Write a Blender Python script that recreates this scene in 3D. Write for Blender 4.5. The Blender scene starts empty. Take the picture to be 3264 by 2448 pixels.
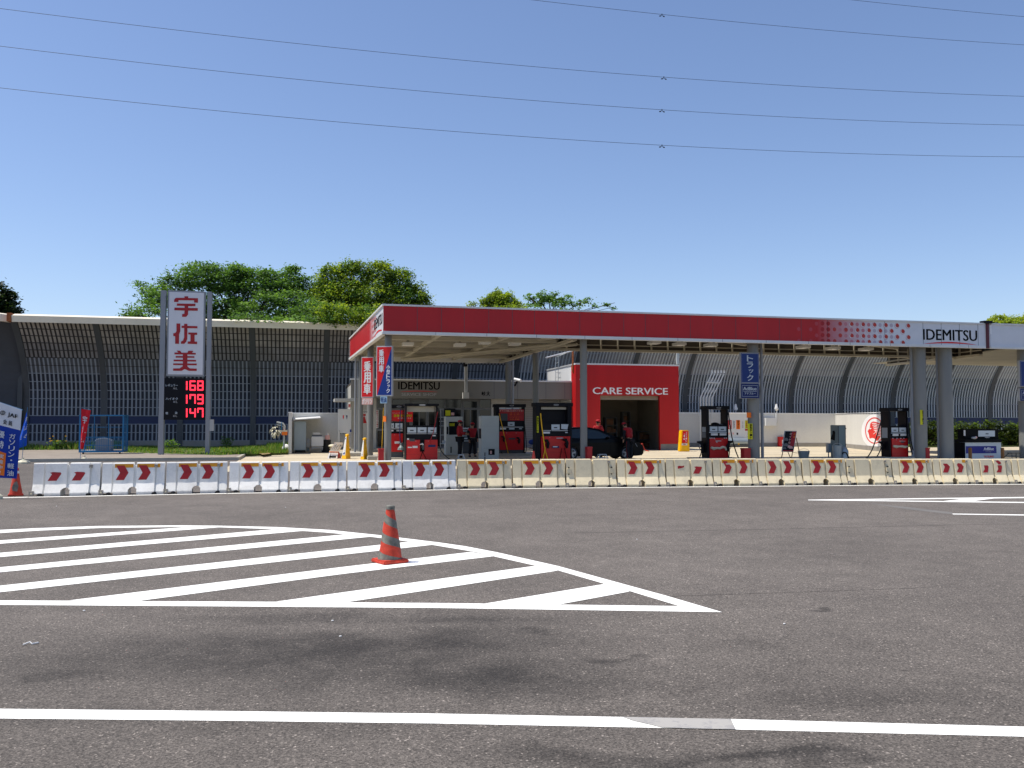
import bpy, bmesh, math, random
import numpy as np
from mathutils import Vector, Matrix
R = math.radians
rnd = random.Random(7)
# ------------------------------------------------------------------ camera, sky, sun, exposure
SC = bpy.context.scene
COL = SC.collection
F_PX, CAM_H = 2800.0, 1.6
YAW = math.atan(0.24)
TH = math.atan((1352.0 - 1224.0) / F_PX)
cd = bpy.data.cameras.new('camera')
cam = bpy.data.objects.new('camera', cd); COL.objects.link(cam)
cam.location = (0, 0, CAM_H)
cam.rotation_euler = (R(90) + TH, 0, -YAW)
cd.sensor_fit = 'HORIZONTAL'; cd.sensor_width = 36.0; cd.lens = 36.0 * F_PX / 3264.0
cd.clip_start = 0.1; cd.clip_end = 3000
SC.camera = cam
SUN_EL, SUN_H = R(66), Vector((-0.98, 0.17)).normalized()
S = Vector((SUN_H.x * math.cos(SUN_EL), SUN_H.y * math.cos(SUN_EL), math.sin(SUN_EL)))
W = bpy.data.worlds.new('World'); SC.world = W; W.use_nodes = True
wn = W.node_tree; bgn = wn.nodes['Background']
sky = wn.nodes.new('ShaderNodeTexSky'); sky.sky_type = 'NISHITA'; sky.sun_disc = False
sky.sun_elevation = SUN_EL; sky.sun_rotation = math.atan2(S.x, S.y)
sky.air_density = 1.0; sky.dust_density = 0.6; sky.ozone_density = 3.2; sky.altitude = 100
wb = wn.nodes.new('ShaderNodeVectorMath'); wb.operation = 'MULTIPLY'; wb.inputs[1].default_value = (0.985, 0.95, 1.01)   # white balance of the camera
wn.links.new(sky.outputs[0], wb.inputs[0]); wn.links.new(wb.outputs[0], bgn.inputs['Color']); bgn.inputs['Strength'].default_value = 0.13
sd = bpy.data.lights.new('sun', 'SUN'); sun = bpy.data.objects.new('sun', sd); COL.objects.link(sun)
sd.energy = 4.6; sd.angle = R(0.53); sd.color = (1.0, 0.93, 0.82)
sun.rotation_euler = (-S).to_track_quat('-Z', 'Y').to_euler(); sun.location = (0, 0, 60)
SC.view_settings.view_transform = 'Standard'; SC.view_settings.look = 'None'
SC.view_settings.exposure = 0.25; SC.view_settings.gamma = 1.0
SC.cycles.max_bounces = 6; SC.cycles.diffuse_bounces = 4; SC.cycles.glossy_bounces = 3
SC.cycles.transparent_max_bounces = 6
# ------------------------------------------------------------------ pixel rays of the photograph (3264 x 2448) into the place
def ray(px, py):
    u = (px - 1632) / F_PX; v = (1224 - py) / F_PX
    yc = math.cos(TH) - v * math.sin(TH); zc = math.sin(TH) + v * math.cos(TH)
    c, s = math.cos(YAW), math.sin(YAW)
    return Vector((c * u + s * yc, -s * u + c * yc, zc))
EYE = Vector((0, 0, CAM_H))
def G(px, py, z=0.0):
    r = ray(px, py); return EYE + r * ((z - CAM_H) / r.z)
def P(px, py, Y):
    r = ray(px, py); return EYE + r * (Y / r.y)
def PL(px, py, p0, n):
    r = ray(px, py); return EYE + r * ((p0 - EYE).dot(n) / r.dot(n))
# ------------------------------------------------------------------ materials
def lin(h):
    if isinstance(h, str):
        c = [int(h[i:i + 2], 16) / 255 for i in (0, 2, 4)]
        return [x / 12.92 if x <= 0.04045 else ((x + 0.055) / 1.055) ** 2.4 for x in c]
    return [h, h, h] if isinstance(h, (int, float)) else list(h)
MATS = {}
def mat(name, col, rough=0.6, var=0.12, scale=2.5, metal=0.0, emit=0.0, bump=0.0, coat=0.0, spec=0.4, fine=0.0, streak=False):
    if name in MATS: return MATS[name]
    m = bpy.data.materials.new(name); m.use_nodes = True; MATS[name] = m
    nt = m.node_tree; b = nt.nodes['Principled BSDF']; c = lin(col)
    b.inputs['Roughness'].default_value = rough; b.inputs['Metallic'].default_value = metal
    b.inputs['Specular IOR Level'].default_value = spec; b.inputs['Coat Weight'].default_value = coat
    tc = nt.nodes.new('ShaderNodeTexCoord')
    mp = nt.nodes.new('ShaderNodeMapping'); nt.links.new(tc.outputs['Object'], mp.inputs[0])
    mp.inputs['Scale'].default_value = (1, 1, 0.18) if streak else (1, 1, 1)
    n = nt.nodes.new('ShaderNodeTexNoise'); n.inputs['Scale'].default_value = scale; n.inputs['Detail'].default_value = 6
    n.inputs['Roughness'].default_value = 0.62
    nt.links.new(mp.outputs[0], n.inputs['Vector'])
    rp = nt.nodes.new('ShaderNodeValToRGB'); nt.links.new(n.outputs['Fac'], rp.inputs[0])
    rp.color_ramp.elements[0].position = 0.3; rp.color_ramp.elements[1].position = 0.72
    rp.color_ramp.elements[0].color = [max(0, x * (1 - var)) for x in c] + [1]
    rp.color_ramp.elements[1].color = [min(1, x * (1 + var * 0.7)) for x in c] + [1]
    out = rp.outputs[0]
    if fine:
        n2 = nt.nodes.new('ShaderNodeTexNoise'); n2.inputs['Scale'].default_value = scale * 22; n2.inputs['Detail'].default_value = 2
        nt.links.new(tc.outputs['Object'], n2.inputs['Vector'])
        mm = nt.nodes.new('ShaderNodeMapRange'); nt.links.new(n2.outputs['Fac'], mm.inputs[0])
        mm.inputs[1].default_value = 0.3; mm.inputs[2].default_value = 0.7; mm.inputs[3].default_value = 1 - fine; mm.inputs[4].default_value = 1 + fine
        vm = nt.nodes.new('ShaderNodeVectorMath'); vm.operation = 'MULTIPLY'
        nt.links.new(out, vm.inputs[0]); nt.links.new(mm.outputs[0], vm.inputs[1]); out = vm.outputs[0]
    nt.links.new(out, b.inputs['Base Color'])
    if emit:
        b.inputs['Emission Color'].default_value = c + [1]; b.inputs['Emission Strength'].default_value = emit
    if bump:
        bp = nt.nodes.new('ShaderNodeBump'); bp.inputs['Strength'].default_value = bump; bp.inputs['Distance'].default_value = 0.01
        nt.links.new(n.outputs['Fac'], bp.inputs['Height']); nt.links.new(bp.outputs[0], b.inputs['Normal'])
    return m
def M(k): return MATS[k]
mat('white_metal', 'd9dad8', 0.45, 0.08, 0.8, streak=True)
mat('off_white', 'b9b8b2', 0.7, 0.12, 0.7, streak=True)
mat('white_sign', 'd6d8dc', 0.4, 0.04)
mat('lettering_white', 'f0f0f0', 0.5, 0.03)
mat('light_grey', 'a9abab', 0.55, 0.12, 1.0, streak=True)
mat('grey_metal', '8b9096', 0.45, 0.12, 1.2, streak=True)
mat('pillar_grey', '7c7e7c', 0.5, 0.14, 1.5, streak=True)
mat('dark_grey', '4a4d50', 0.6, 0.15)
mat('shop_grey', '7c7a74', 0.75, 0.1, 0.7, streak=True)
mat('black', '15161a', 0.45, 0.15)
mat('navy_black', '0c0d14', 0.5, 0.15, spec=0.2)
mat('ink', '08090c', 0.7, 0.05, spec=0.15)
mat('fascia_red', 'b9151c', 0.42, 0.14, 0.5, streak=True)
mat('care_red', 'b81418', 0.5, 0.16, 0.6, streak=True)
mat('pump_red', 'c41a1c', 0.35, 0.12, 3)
mat('box_red', 'a01820', 0.5, 0.12)
mat('sign_red', 'e01018', 0.4, 0.04)
mat('sign_blue', '0d3484', 0.4, 0.05)
mat('truck_blue', '0a2c6c', 0.45, 0.05)
mat('deep_blue', '0e2058', 0.45, 0.06)
mat('adblue', '101a7a', 0.45, 0.05)
mat('cage_blue', '1f6c9c', 0.5, 0.12, 6)
mat('sign_yellow', 'f0b80c', 0.45, 0.1, 3)
mat('paper_yellow', 'c8c814', 0.6, 0.08)
mat('paper_orange', 'f07820', 0.6, 0.08)
mat('paper_white', 'd8d8d6', 0.7, 0.08)
mat('paper_pink', 'e0b0a8', 0.7, 0.1)
mat('paper_blue', 'a8cce0', 0.7, 0.25, 9)
mat('panel_white', 'bcc6cc', 0.4, 0.04)
mat('cabinet_white', 'b8beba', 0.5, 0.06, 1.5)
mat('cabinet_green', '6f7f7f', 0.5, 0.12, 2, streak=True)
mat('steel', '93a0a8', 0.35, 0.12, 1.5, metal=0.35, streak=True)
mat('galvanised', 'b8bcba', 0.45, 0.12, 4, metal=0.3)
mat('window_dark', '0c1013', 0.08, 0.2, 1.2, spec=0.6)
mat('glass_dark', '24343e', 0.08, 0.1, 1.0, spec=0.5)
mat('frame_grey', '6a6d70', 0.5, 0.08)
mat('tile_white', 'a4a8ac', 0.6, 0.08, 3)
mat('soffit_tan', '8f8672', 0.8, 0.1)
mat('ceiling_beige', 'aaa596', 0.75, 0.12, 0.6)
mat('ceiling_beam', 'b3ad9c', 0.7, 0.12, 1.0)
mat('ceiling_dark', '4b443c', 0.8, 0.2, 0.8)
mat('interior_dark', '8c8578', 0.9, 0.2, 1.0)
mat('interior_brown', '6a4a34', 0.9, 0.3, 2.0)
mat('footing', '8f8c86', 0.85, 0.15, 2, bump=0.2)
mat('kerb_conc', 'a8a498', 0.85, 0.2, 3, bump=0.3, fine=0.15)
mat('pavement_conc', '8c8378', 0.9, 0.2, 1.3, bump=0.3, fine=0.15)
mat('cone_red', 'c4402c', 0.7, 0.38, 11, fine=0.12)
mat('cone_old_red', 'b8402e', 0.7, 0.28, 9)
mat('cone_bright', 'f0503c', 0.5, 0.08, 9)
mat('cone_grey', '75746c', 0.85, 0.5, 12, fine=0.2)
mat('rubber', '1b1b1c', 0.6, 0.15)
mat('barrier_white', 'eae8e2', 0.55, 0.10, 1.6, streak=True, fine=0.03)
mat('barrier_cream', 'e2d4b2', 0.6, 0.13, 1.6, streak=True, fine=0.03)
mat('sticker_red', 'a62026', 0.55, 0.22, 9)
mat('reflector_amber', 'd9930f', 0.35, 0.1, 8)
mat('connector', '9b9388', 0.7, 0.2)
def grime(k):
    nt = MATS[k].node_tree; b = nt.nodes['Principled BSDF']; N = nt.nodes.new; L = nt.links.new
    old = b.inputs['Base Color'].links[0].from_socket
    tc = N('ShaderNodeTexCoord'); oi = N('ShaderNodeObjectInfo')
    ad = N('ShaderNodeVectorMath'); ad.operation = 'ADD'; L(tc.outputs['Object'], ad.inputs[0]); sc_ = N('ShaderNodeVectorMath'); sc_.operation = 'SCALE'; sc_.inputs[0].default_value = (37, 11, 5); L(oi.outputs['Random'], sc_.inputs['Scale']); L(sc_.outputs[0], ad.inputs[1])
    n = N('ShaderNodeTexNoise'); n.inputs['Scale'].default_value = 4.5; n.inputs['Detail'].default_value = 8; n.inputs['Roughness'].default_value = .7; L(ad.outputs[0], n.inputs['Vector'])
    sp = N('ShaderNodeSeparateXYZ'); L(tc.outputs['Object'], sp.inputs[0])
    lo = N('ShaderNodeMapRange'); L(sp.outputs[2], lo.inputs[0]); lo.inputs[1].default_value = 0.0; lo.inputs[2].default_value = .22; lo.inputs[3].default_value = .12; lo.inputs[4].default_value = 0
    a2 = N('ShaderNodeMath'); a2.operation = 'ADD'; L(n.outputs['Fac'], a2.inputs[0]); L(lo.outputs[0], a2.inputs[1])
    mr = N('ShaderNodeMapRange'); L(a2.outputs[0], mr.inputs[0]); mr.inputs[1].default_value = .52; mr.inputs[2].default_value = .85; mr.inputs[3].default_value = 0; mr.inputs[4].default_value = .36
    rv = N('ShaderNodeMapRange'); L(oi.outputs['Random'], rv.inputs[0]); rv.inputs[3].default_value = .90; rv.inputs[4].default_value = 1.05
    v = N('ShaderNodeVectorMath'); v.operation = 'SCALE'; L(old, v.inputs[0]); L(rv.outputs[0], v.inputs['Scale'])
    mx = N('ShaderNodeMix'); mx.data_type = 'RGBA'; L(mr.outputs[0], mx.inputs['Factor']); L(v.outputs[0], mx.inputs['A']); mx.inputs['B'].default_value = (.20, .17, .13, 1); L(mx.outputs['Result'], b.inputs['Base Color'])
grime('barrier_white'); grime('barrier_cream')
mat('led_red', (1.0, 0.03, 0.06), 0.5, 0, emit=1.6)
mat('skin', 'b08468', 0.6, 0.06)
mat('hair', '120e0c', 0.7, 0.2)
mat('uniform_red', 'a51420', 0.75, 0.12, 8)
mat('uniform_black', '15161c', 0.8, 0.2, 8)
mat('shoe', '1a1a1c', 0.6, 0.1)
mat('car_black', '04060a', 0.3, 0.05, spec=0.16)
mat('headlamp', 'd8dce0', 0.1, 0.05, spec=0.9)
mat('alloy', 'a8adb4', 0.3, 0.08, metal=0.7)
mat('flag_blue', '10389c', 0.8, 0.12, 4)
mat('flag_bright_blue', '1454c0', 0.8, 0.12, 4)
mat('flag_red', 'd01424', 0.8, 0.12, 4)
mat('flag_white', 'd8d8da', 0.8, 0.06, 4)
mat('base_cream', 'cfcab0', 0.6, 0.1)
mat('wood_brown', '7a5a3a', 0.8, 0.25, 6)
mat('wood_grey', '6c675c', 0.85, 0.25, 6)
mat('bark', '3b2f24', 0.9, 0.3, 8, bump=0.6)
mat('wire', '1c2026', 0.5, 0.05)
mat('cap_cream', 'e8dfca', 0.6, 0.08, 1.0)
mat('cap_grey', 'a8a8a2', 0.6, 0.15, 1.0)
mat('rust', '9a5a34', 0.9, 0.3, 8)
mat('fence_post', '4c4f52', 0.6, 0.15, 0.5, streak=True)
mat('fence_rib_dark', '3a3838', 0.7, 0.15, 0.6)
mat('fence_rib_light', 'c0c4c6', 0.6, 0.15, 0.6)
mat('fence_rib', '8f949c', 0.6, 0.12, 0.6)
mat('panel_low', '2a2e3a', 0.7, 0.34, 0.9)  # panel_low to panel_top: shade and ground bounce put into the row colours
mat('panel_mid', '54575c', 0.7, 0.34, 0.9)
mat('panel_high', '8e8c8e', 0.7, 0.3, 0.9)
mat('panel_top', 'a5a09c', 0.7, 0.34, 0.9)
mat('panel_plain', '4a4d54', 0.75, 0.2, 0.5)
mat('band_blue', '122650', 0.5, 0.1, 0.8)
mat('emblem_red', 'e0261c', 0.5, 0.04)
mat('wall_white', 'd4d3cd', 0.7, 0.08, 0.5, streak=True, fine=0.03)
def leafmat(name, col, var=0.35):
    m = mat(name, col, 0.55, var, 0.5, spec=0.3)
    nt = m.node_tree; b = nt.nodes['Principled BSDF']
    tr = nt.nodes.new('ShaderNodeBsdfTranslucent'); mx = nt.nodes.new('ShaderNodeMixShader'); mx.inputs[0].default_value = 0.35
    c = lin(col); tr.inputs[0].default_value = (min(1, c[0] * 1.9), min(1, c[1] * 1.9), c[2] * 0.8, 1)
    nt.links.new(b.outputs[0], mx.inputs[1]); nt.links.new(tr.outputs[0], mx.inputs[2])
    nt.links.new(mx.outputs[0], nt.nodes['Material Output'].inputs[0]); return m
leafmat('leaf_cherry', '4c6c36'); leafmat('leaf_cherry_light', '6a8c48'); leafmat('leaf_camphor', '62782a')
leafmat('leaf_camphor_light', '8da038'); leafmat('leaf_dark', '26361c'); leafmat('leaf_hedge', '3c4a1e'); leafmat('leaf_yellow', '98a238')
leafmat('grass_blade', '5f8034'); leafmat('grass_dry', '8c8a50'); mat('petal', 'e8b010', 0.6, 0.1)
# ------------------------------------------------------------------ mesh collecting
_TX = {}
def text_mesh(s, bold):
    k = (s, bold)
    if k not in _TX:
        c = bpy.data.curves.new('t', 'FONT'); c.body = s; c.size = 1; c.resolution_u = 3; c.offset = bold
        o = bpy.data.objects.new('t', c); COL.objects.link(o); bpy.context.view_layer.update()
        dg = bpy.context.evaluated_depsgraph_get(); me = bpy.data.meshes.new_from_object(o.evaluated_get(dg))
        v = [(p.co.x, p.co.y) for p in me.vertices]; f = [list(p.vertices) for p in me.polygons]
        bpy.data.objects.remove(o); bpy.data.curves.remove(c); bpy.data.meshes.remove(me)
        if v:
            x0 = min(a[0] for a in v); x1 = max(a[0] for a in v); y0 = min(a[1] for a in v); y1 = max(a[1] for a in v)
            v = [((a[0] - x0) / max(1e-6, x1 - x0), (a[1] - y0) / max(1e-6, y1 - y0)) for a in v]
        _TX[k] = (v, f)
    return _TX[k]
class MB:
    def __init__(s): s.v = []; s.f = []; s.m = []; s.mats = []
    def mi(s, k):
        k = k if isinstance(k, str) else k.name
        if k not in s.mats: s.mats.append(k)
        return s.mats.index(k)
    def face(s, pts, k):
        i = len(s.v); s.v += [tuple(p) for p in pts]; s.f.append(list(range(i, i + len(pts)))); s.m.append(s.mi(k)); return s
    def add(s, vs, fs, k):
        i = len(s.v); s.v += [tuple(p) for p in vs]; q = s.mi(k)
        for f in fs: s.f.append([a + i for a in f]); s.m.append(q)
        return s
    def box(s, x0, x1, y0, y1, z0, z1, k):
        return s.add([(x0, y0, z0), (x1, y0, z0), (x1, y1, z0), (x0, y1, z0), (x0, y0, z1), (x1, y0, z1), (x1, y1, z1), (x0, y1, z1)],
                     [(0, 3, 2, 1), (4, 5, 6, 7), (0, 1, 5, 4), (1, 2, 6, 5), (2, 3, 7, 6), (3, 0, 4, 7)], k)
    def prism(s, pts, vec, k, k2=None):
        n = len(pts); vec = Vector(vec); a = [Vector(p) for p in pts]; b = [p + vec for p in a]
        s.add(a + b, [list(range(n - 1, -1, -1)), list(range(n, 2 * n))], k)
        s.add(a + b, [(i, (i + 1) % n, (i + 1) % n + n, i + n) for i in range(n)], k2 or k); return s
    def cyl(s, p0, p1, r0, k, r1=None, n=12, caps=True):
        r1 = r0 if r1 is None else r1; p0 = Vector(p0); p1 = Vector(p1); d = (p1 - p0).normalized()
        a = d.orthogonal().normalized(); b = d.cross(a)
        vs = [p0 + (a * math.cos(2 * math.pi * i / n) + b * math.sin(2 * math.pi * i / n)) * r0 for i in range(n)]
        vs += [p1 + (a * math.cos(2 * math.pi * i / n) + b * math.sin(2 * math.pi * i / n)) * r1 for i in range(n)]
        fs = [(i, (i + 1) % n, (i + 1) % n + n, i + n) for i in range(n)]
        if caps: fs += [list(range(n - 1, -1, -1)), list(range(n, 2 * n))]
        return s.add(vs, fs, k)
    def tube(s, pts, r, k, n=6):
        pts = [Vector(p) for p in pts]; vs = []; fs = []
        for i, p in enumerate(pts):
            d = (pts[min(i + 1, len(pts) - 1)] - pts[max(i - 1, 0)]).normalized()
            a = d.cross(Vector((0.13, 0.2, 0.97))).normalized(); b = d.cross(a)
            rr = r[i] if isinstance(r, (list, tuple)) else r
            vs += [p + (a * math.cos(2 * math.pi * j / n) + b * math.sin(2 * math.pi * j / n)) * rr for j in range(n)]
        for i in range(len(pts) - 1):
            for j in range(n): fs.append((i * n + j, i * n + (j + 1) % n, (i + 1) * n + (j + 1) % n, (i + 1) * n + j))
        fs += [list(range(n - 1, -1, -1)), [(len(pts) - 1) * n + j for j in range(n)]]
        return s.add(vs, fs, k)
    def lathe(s, c, prof, k, n=20, sx=1, sy=1):
        c = Vector(c); vs = []; fs = []
        for r, z in prof: vs += [c + Vector((r * math.cos(2 * math.pi * j / n) * sx, r * math.sin(2 * math.pi * j / n) * sy, z)) for j in range(n)]
        for i in range(len(prof) - 1):
            for j in range(n): fs.append((i * n + j, i * n + (j + 1) % n, (i + 1) * n + (j + 1) % n, (i + 1) * n + j))
        fs += [list(range(n - 1, -1, -1)), [(len(prof) - 1) * n + j for j in range(n)]]
        return s.add(vs, fs, k)
    def ell(s, c, r, k, n=12, h=8):
        return s.lathe(c, [(max(1e-3, math.cos(t)), math.sin(t) * r[2]) for t in [-1.55 + 3.1 * i / h for i in range(h + 1)]], k, n, r[0], r[1])
    def tmap(s, txt, O, U, V, k, bold=0.0, nrm=None, off=0.006):
        v, f = text_mesh(txt, 0.0); O = Vector(O); U = Vector(U); V = Vector(V)
        nn = U.cross(V).normalized() if nrm is None else nrm; un = U.normalized()
        cjk = ord(txt[0]) > 0x2000; d = bold * V.length * (.75 if cjk else 1.15); U = U - un * 2 * d; O = O + un * d
        for i, q in enumerate(((-1, 0), (1, 0), (0, .8), (0, -.8), (-.5, 0), (.5, 0)) if d > 1e-5 else ((0, 0),)):
            s.add([O + U * a + V * b + un * q[0] * d + V.normalized() * q[1] * d * (.6 if cjk else .3) + nn * (off + .0007 * i) for a, b in v], f, k)
        return s
    # boxes and lettering laid on a plane Y = T that faces the road, sized by the photograph's pixels
    def pbox(s, x0, y0, x1, y1, T, d, k):
        a = P(x0, y1, T); b = P(x1, y0, T); return s.box(a.x, b.x, T, T + d, a.z, b.z, k)
    def ptext(s, txt, x0, y0, x1, y1, T, k, bold=0.0, off=0.006):
        a = P(x0, y1, T); b = P(x1, y0, T)
        return s.tmap(txt, a, (b.x - a.x, 0, 0), (0, 0, b.z - a.z), k, bold, Vector((0, -1, 0)), off)
    def pvtext(s, txt, x0, y0, x1, y1, T, k, bold=0.03, fill=0.86, off=0.006):
        n = len(txt); h = (y1 - y0) / n
        for i, ch in enumerate(txt):
            if ch in '・ー': 
                if ch == 'ー':
                    s.pbox((x0 + x1) / 2 - (x1 - x0) * 0.08, y0 + h * (i + .1), (x0 + x1) / 2 + (x1 - x0) * 0.08, y0 + h * (i + .9), T - off - 0.002, 0.002, k)
                else:
                    s.pbox((x0 + x1) / 2 - (x1 - x0) * 0.13, y0 + h * (i + .5) - (x1 - x0) * 0.13, (x0 + x1) / 2 + (x1 - x0) * 0.13, y0 + h * (i + .5) + (x1 - x0) * 0.13, T - off - 0.002, 0.002, k)
                continue
            q = 0.25 if ch in 'ッュ' else 0
            s.ptext(ch, x0 + (x1 - x0) * q, y0 + h * (i + (1 - fill) / 2 + q * 0.5), x1, y0 + h * (i + 1 - (1 - fill) / 2), T, k, bold, off)
        return s
    def build(s, name, parent=None, smooth=False, bevel=0.0, world=True):
        me = bpy.data.meshes.new(name); me.from_pydata(s.v, [], s.f)
        for k in s.mats: me.materials.append(MATS[k])
        me.polygons.foreach_set('material_index', s.m)
        if smooth: me.polygons.foreach_set('use_smooth', [True] * len(s.f))
        me.update()
        o = bpy.data.objects.new(name, me); COL.objects.link(o)
        if parent is not None:
            o.parent = parent
            if world:
                o.matrix_parent_inverse = parent_world(parent).inverted()
        if smooth: 
            try: me.shade_auto_smooth if False else None
            except Exception: pass
        if smooth or bevel:
            bm = bmesh.new(); bm.from_mesh(me); bmesh.ops.remove_doubles(bm, verts=bm.verts, dist=1e-4)
            if bevel: bmesh.ops.bevel(bm, geom=[e for e in bm.edges if e.is_manifold and e.calc_face_angle(0) > 0.6], offset=bevel, segments=2, affect='EDGES', clamp_overlap=True)
            if smooth:
                for e in bm.edges:
                    if e.is_manifold and e.calc_face_angle(0) > 0.7: e.smooth = False
            bm.to_mesh(me); bm.free()
        return o
def parent_world(p):
    m = Matrix.LocRotScale(p.location, p.rotation_euler, p.scale)
    if p.parent is not None: m = parent_world(p.parent) @ p.matrix_parent_inverse @ m
    return m
def tag(o, label=None, cat=None, group=None, kind=None):
    if label: o['label'] = label
    if cat: o['category'] = cat
    if group: o['group'] = group
    if kind: o['kind'] = kind
    return o
def thing(name, loc, label, cat, group=None, rz=0.0):
    o = bpy.data.objects.new(name, None); COL.objects.link(o); o.location = loc; o.rotation_euler = (0, 0, rz)
    o.empty_display_size = 0.3
    return tag(o, label, cat, group)
def struct(name, mb, kind='structure'): return tag(mb.build(name), kind=kind)
def copy_tree(o, parent=None):
    c = o.copy(); COL.objects.link(c)
    if parent is not None: c.parent = parent; c.matrix_parent_inverse = o.matrix_parent_inverse
    for ch in list(o.children): copy_tree(ch, c)
    return c
def lerp(a, b, t): return a + (b - a) * t
# ------------------------------------------------------------------ ground
def asphalt():
    m = bpy.data.materials.new('asphalt'); m.use_nodes = True; nt = m.node_tree; b = nt.nodes['Principled BSDF']
    L = nt.links.new; N = nt.nodes.new
    tc = N('ShaderNodeTexCoord')
    def noise(sc, det=3, rough=0.6, src=None):
        n = N('ShaderNodeTexNoise'); n.inputs['Scale'].default_value = sc; n.inputs['Detail'].default_value = det; n.inputs['Roughness'].default_value = rough
        L(src or tc.outputs['Object'], n.inputs['Vector']); return n.outputs['Fac']
    def mr(x, a, c, d, e, smooth=False):
        n = N('ShaderNodeMapRange'); L(x, n.inputs[0])
        if smooth: n.interpolation_type = 'SMOOTHSTEP'
        for i, v in enumerate((a, c, d, e)): n.inputs[i + 1].default_value = v
        return n.outputs[0]
    def mul(a, c):
        n = N('ShaderNodeMath'); n.operation = 'MULTIPLY'; L(a, n.inputs[0])
        if isinstance(c, float): n.inputs[1].default_value = c
        else: L(c, n.inputs[1])
        return n.outputs[0]
    f = mr(noise(0.35, 5), 0.3, 0.7, 0.86, 1.12)
    f = mul(f, mr(noise(2.6, 5, 0.7), 0.3, 0.7, 0.90, 1.08))
    f = mul(f, mr(noise(75, 2, 0.7), 0.32, 0.68, 0.62, 1.40))
    vo = N('ShaderNodeTexVoronoi'); vo.inputs['Scale'].default_value = 95; L(tc.outputs['Object'], vo.inputs['Vector'])
    sep = N('ShaderNodeSeparateColor'); L(vo.outputs['Color'], sep.inputs[0])
    f = mul(f, mr(sep.outputs[0], 0.0, 1.0, 0.58, 1.42))
    bright = mr(sep.outputs[1], 0.955, 0.98, 1.0, 2.3); f = mul(f, bright)
    # soft blobs of oil and tyre dirt; the widest paints far-road grazing brightness
    warp = N('ShaderNodeTexNoise'); warp.inputs['Scale'].default_value = 1.7; warp.inputs['Detail'].default_value = 5; L(tc.outputs['Object'], warp.inputs['Vector'])
    wv = N('ShaderNodeVectorMath'); wv.operation = 'SUBTRACT'; L(warp.outputs['Color'], wv.inputs[0]); wv.inputs[1].default_value = (0.5, 0.5, 0.5)
    ws = N('ShaderNodeVectorMath'); ws.operation = 'SCALE'; L(wv.outputs[0], ws.inputs[0]); ws.inputs['Scale'].default_value = 0.9
    wa = N('ShaderNodeVectorMath'); wa.operation = 'ADD'; L(tc.outputs['Object'], wa.inputs[0]); L(ws.outputs[0], wa.inputs[1])
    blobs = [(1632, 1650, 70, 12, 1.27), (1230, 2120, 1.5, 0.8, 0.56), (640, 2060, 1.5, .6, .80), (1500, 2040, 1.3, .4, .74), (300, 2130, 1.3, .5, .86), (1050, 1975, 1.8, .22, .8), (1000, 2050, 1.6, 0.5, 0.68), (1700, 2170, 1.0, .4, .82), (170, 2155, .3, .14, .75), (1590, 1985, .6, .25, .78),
             (1905, 2108, .25, .12, .6), (1730, 2020, .2, .1, .7), (2030, 2093, .12, .06, .7), (2420, 2065, .25, .12, .82), (2575, 1937, .13, .05, .55), (2885, 2144, .05, .025, .4),
             (1340, 1965, 1.6, .3, .86), (2150, 2425, .9, .1, .52), (1750, 2400, .6, .1, .66), (2500, 2440, .7, .1, .6), (1640, 2170, .7, .3, .8),
             (1860, 1775, .12, .03, .75), (2240, 1833, .04, .02, .5), (500, 2300, 2.2, .25, .88), (2700, 2230, .9, .18, .86)]
    brk = mr(noise(2.2, 9, 0.72), 0.36, 0.60, 0.45, 1.0, True)
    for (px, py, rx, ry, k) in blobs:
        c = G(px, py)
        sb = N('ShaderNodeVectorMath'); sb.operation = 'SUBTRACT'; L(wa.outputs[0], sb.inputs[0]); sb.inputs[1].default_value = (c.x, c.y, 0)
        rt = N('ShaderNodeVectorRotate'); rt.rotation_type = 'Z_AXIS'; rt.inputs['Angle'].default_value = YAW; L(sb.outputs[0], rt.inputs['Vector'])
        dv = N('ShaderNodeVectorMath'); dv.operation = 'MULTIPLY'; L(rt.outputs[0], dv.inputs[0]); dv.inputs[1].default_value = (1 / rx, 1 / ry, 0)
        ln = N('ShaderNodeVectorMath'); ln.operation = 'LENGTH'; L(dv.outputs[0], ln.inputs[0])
        if k > 1: f = mul(f, mr(ln.outputs['Value'], 0.25, 1.25, k, 1.0, True)); continue  # brightening blob: grazing reflectance of the far road painted into the colour
        mk = mul(mr(ln.outputs['Value'], 0.2, 1.3, 1.0, 0.0, True), brk); km = N('ShaderNodeMath'); km.operation = 'MULTIPLY_ADD'; L(mk, km.inputs[0]); km.inputs[1].default_value = k * .86 - 1; km.inputs[2].default_value = 1; f = mul(f, km.outputs[0])
    f = mul(f, mr(noise(1.1, 8, 0.75), 0.34, 0.62, 0.86, 1.07))
    vm = N('ShaderNodeVectorMath'); vm.operation = 'SCALE'; vm.inputs[0].default_value = (0.101, 0.089, 0.078); L(f, vm.inputs['Scale'])
    L(vm.outputs[0], b.inputs['Base Color']); b.inputs['Roughness'].default_value = 0.85; b.inputs['Specular IOR Level'].default_value = 0.3
    bp = N('ShaderNodeBump'); bp.inputs['Strength'].default_value = 0.5; bp.inputs['Distance'].default_value = 0.006
    L(vo.outputs['Distance'], bp.inputs['Height']); L(bp.outputs[0], b.inputs['Normal'])
    MATS['asphalt'] = m
asphalt()
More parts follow.
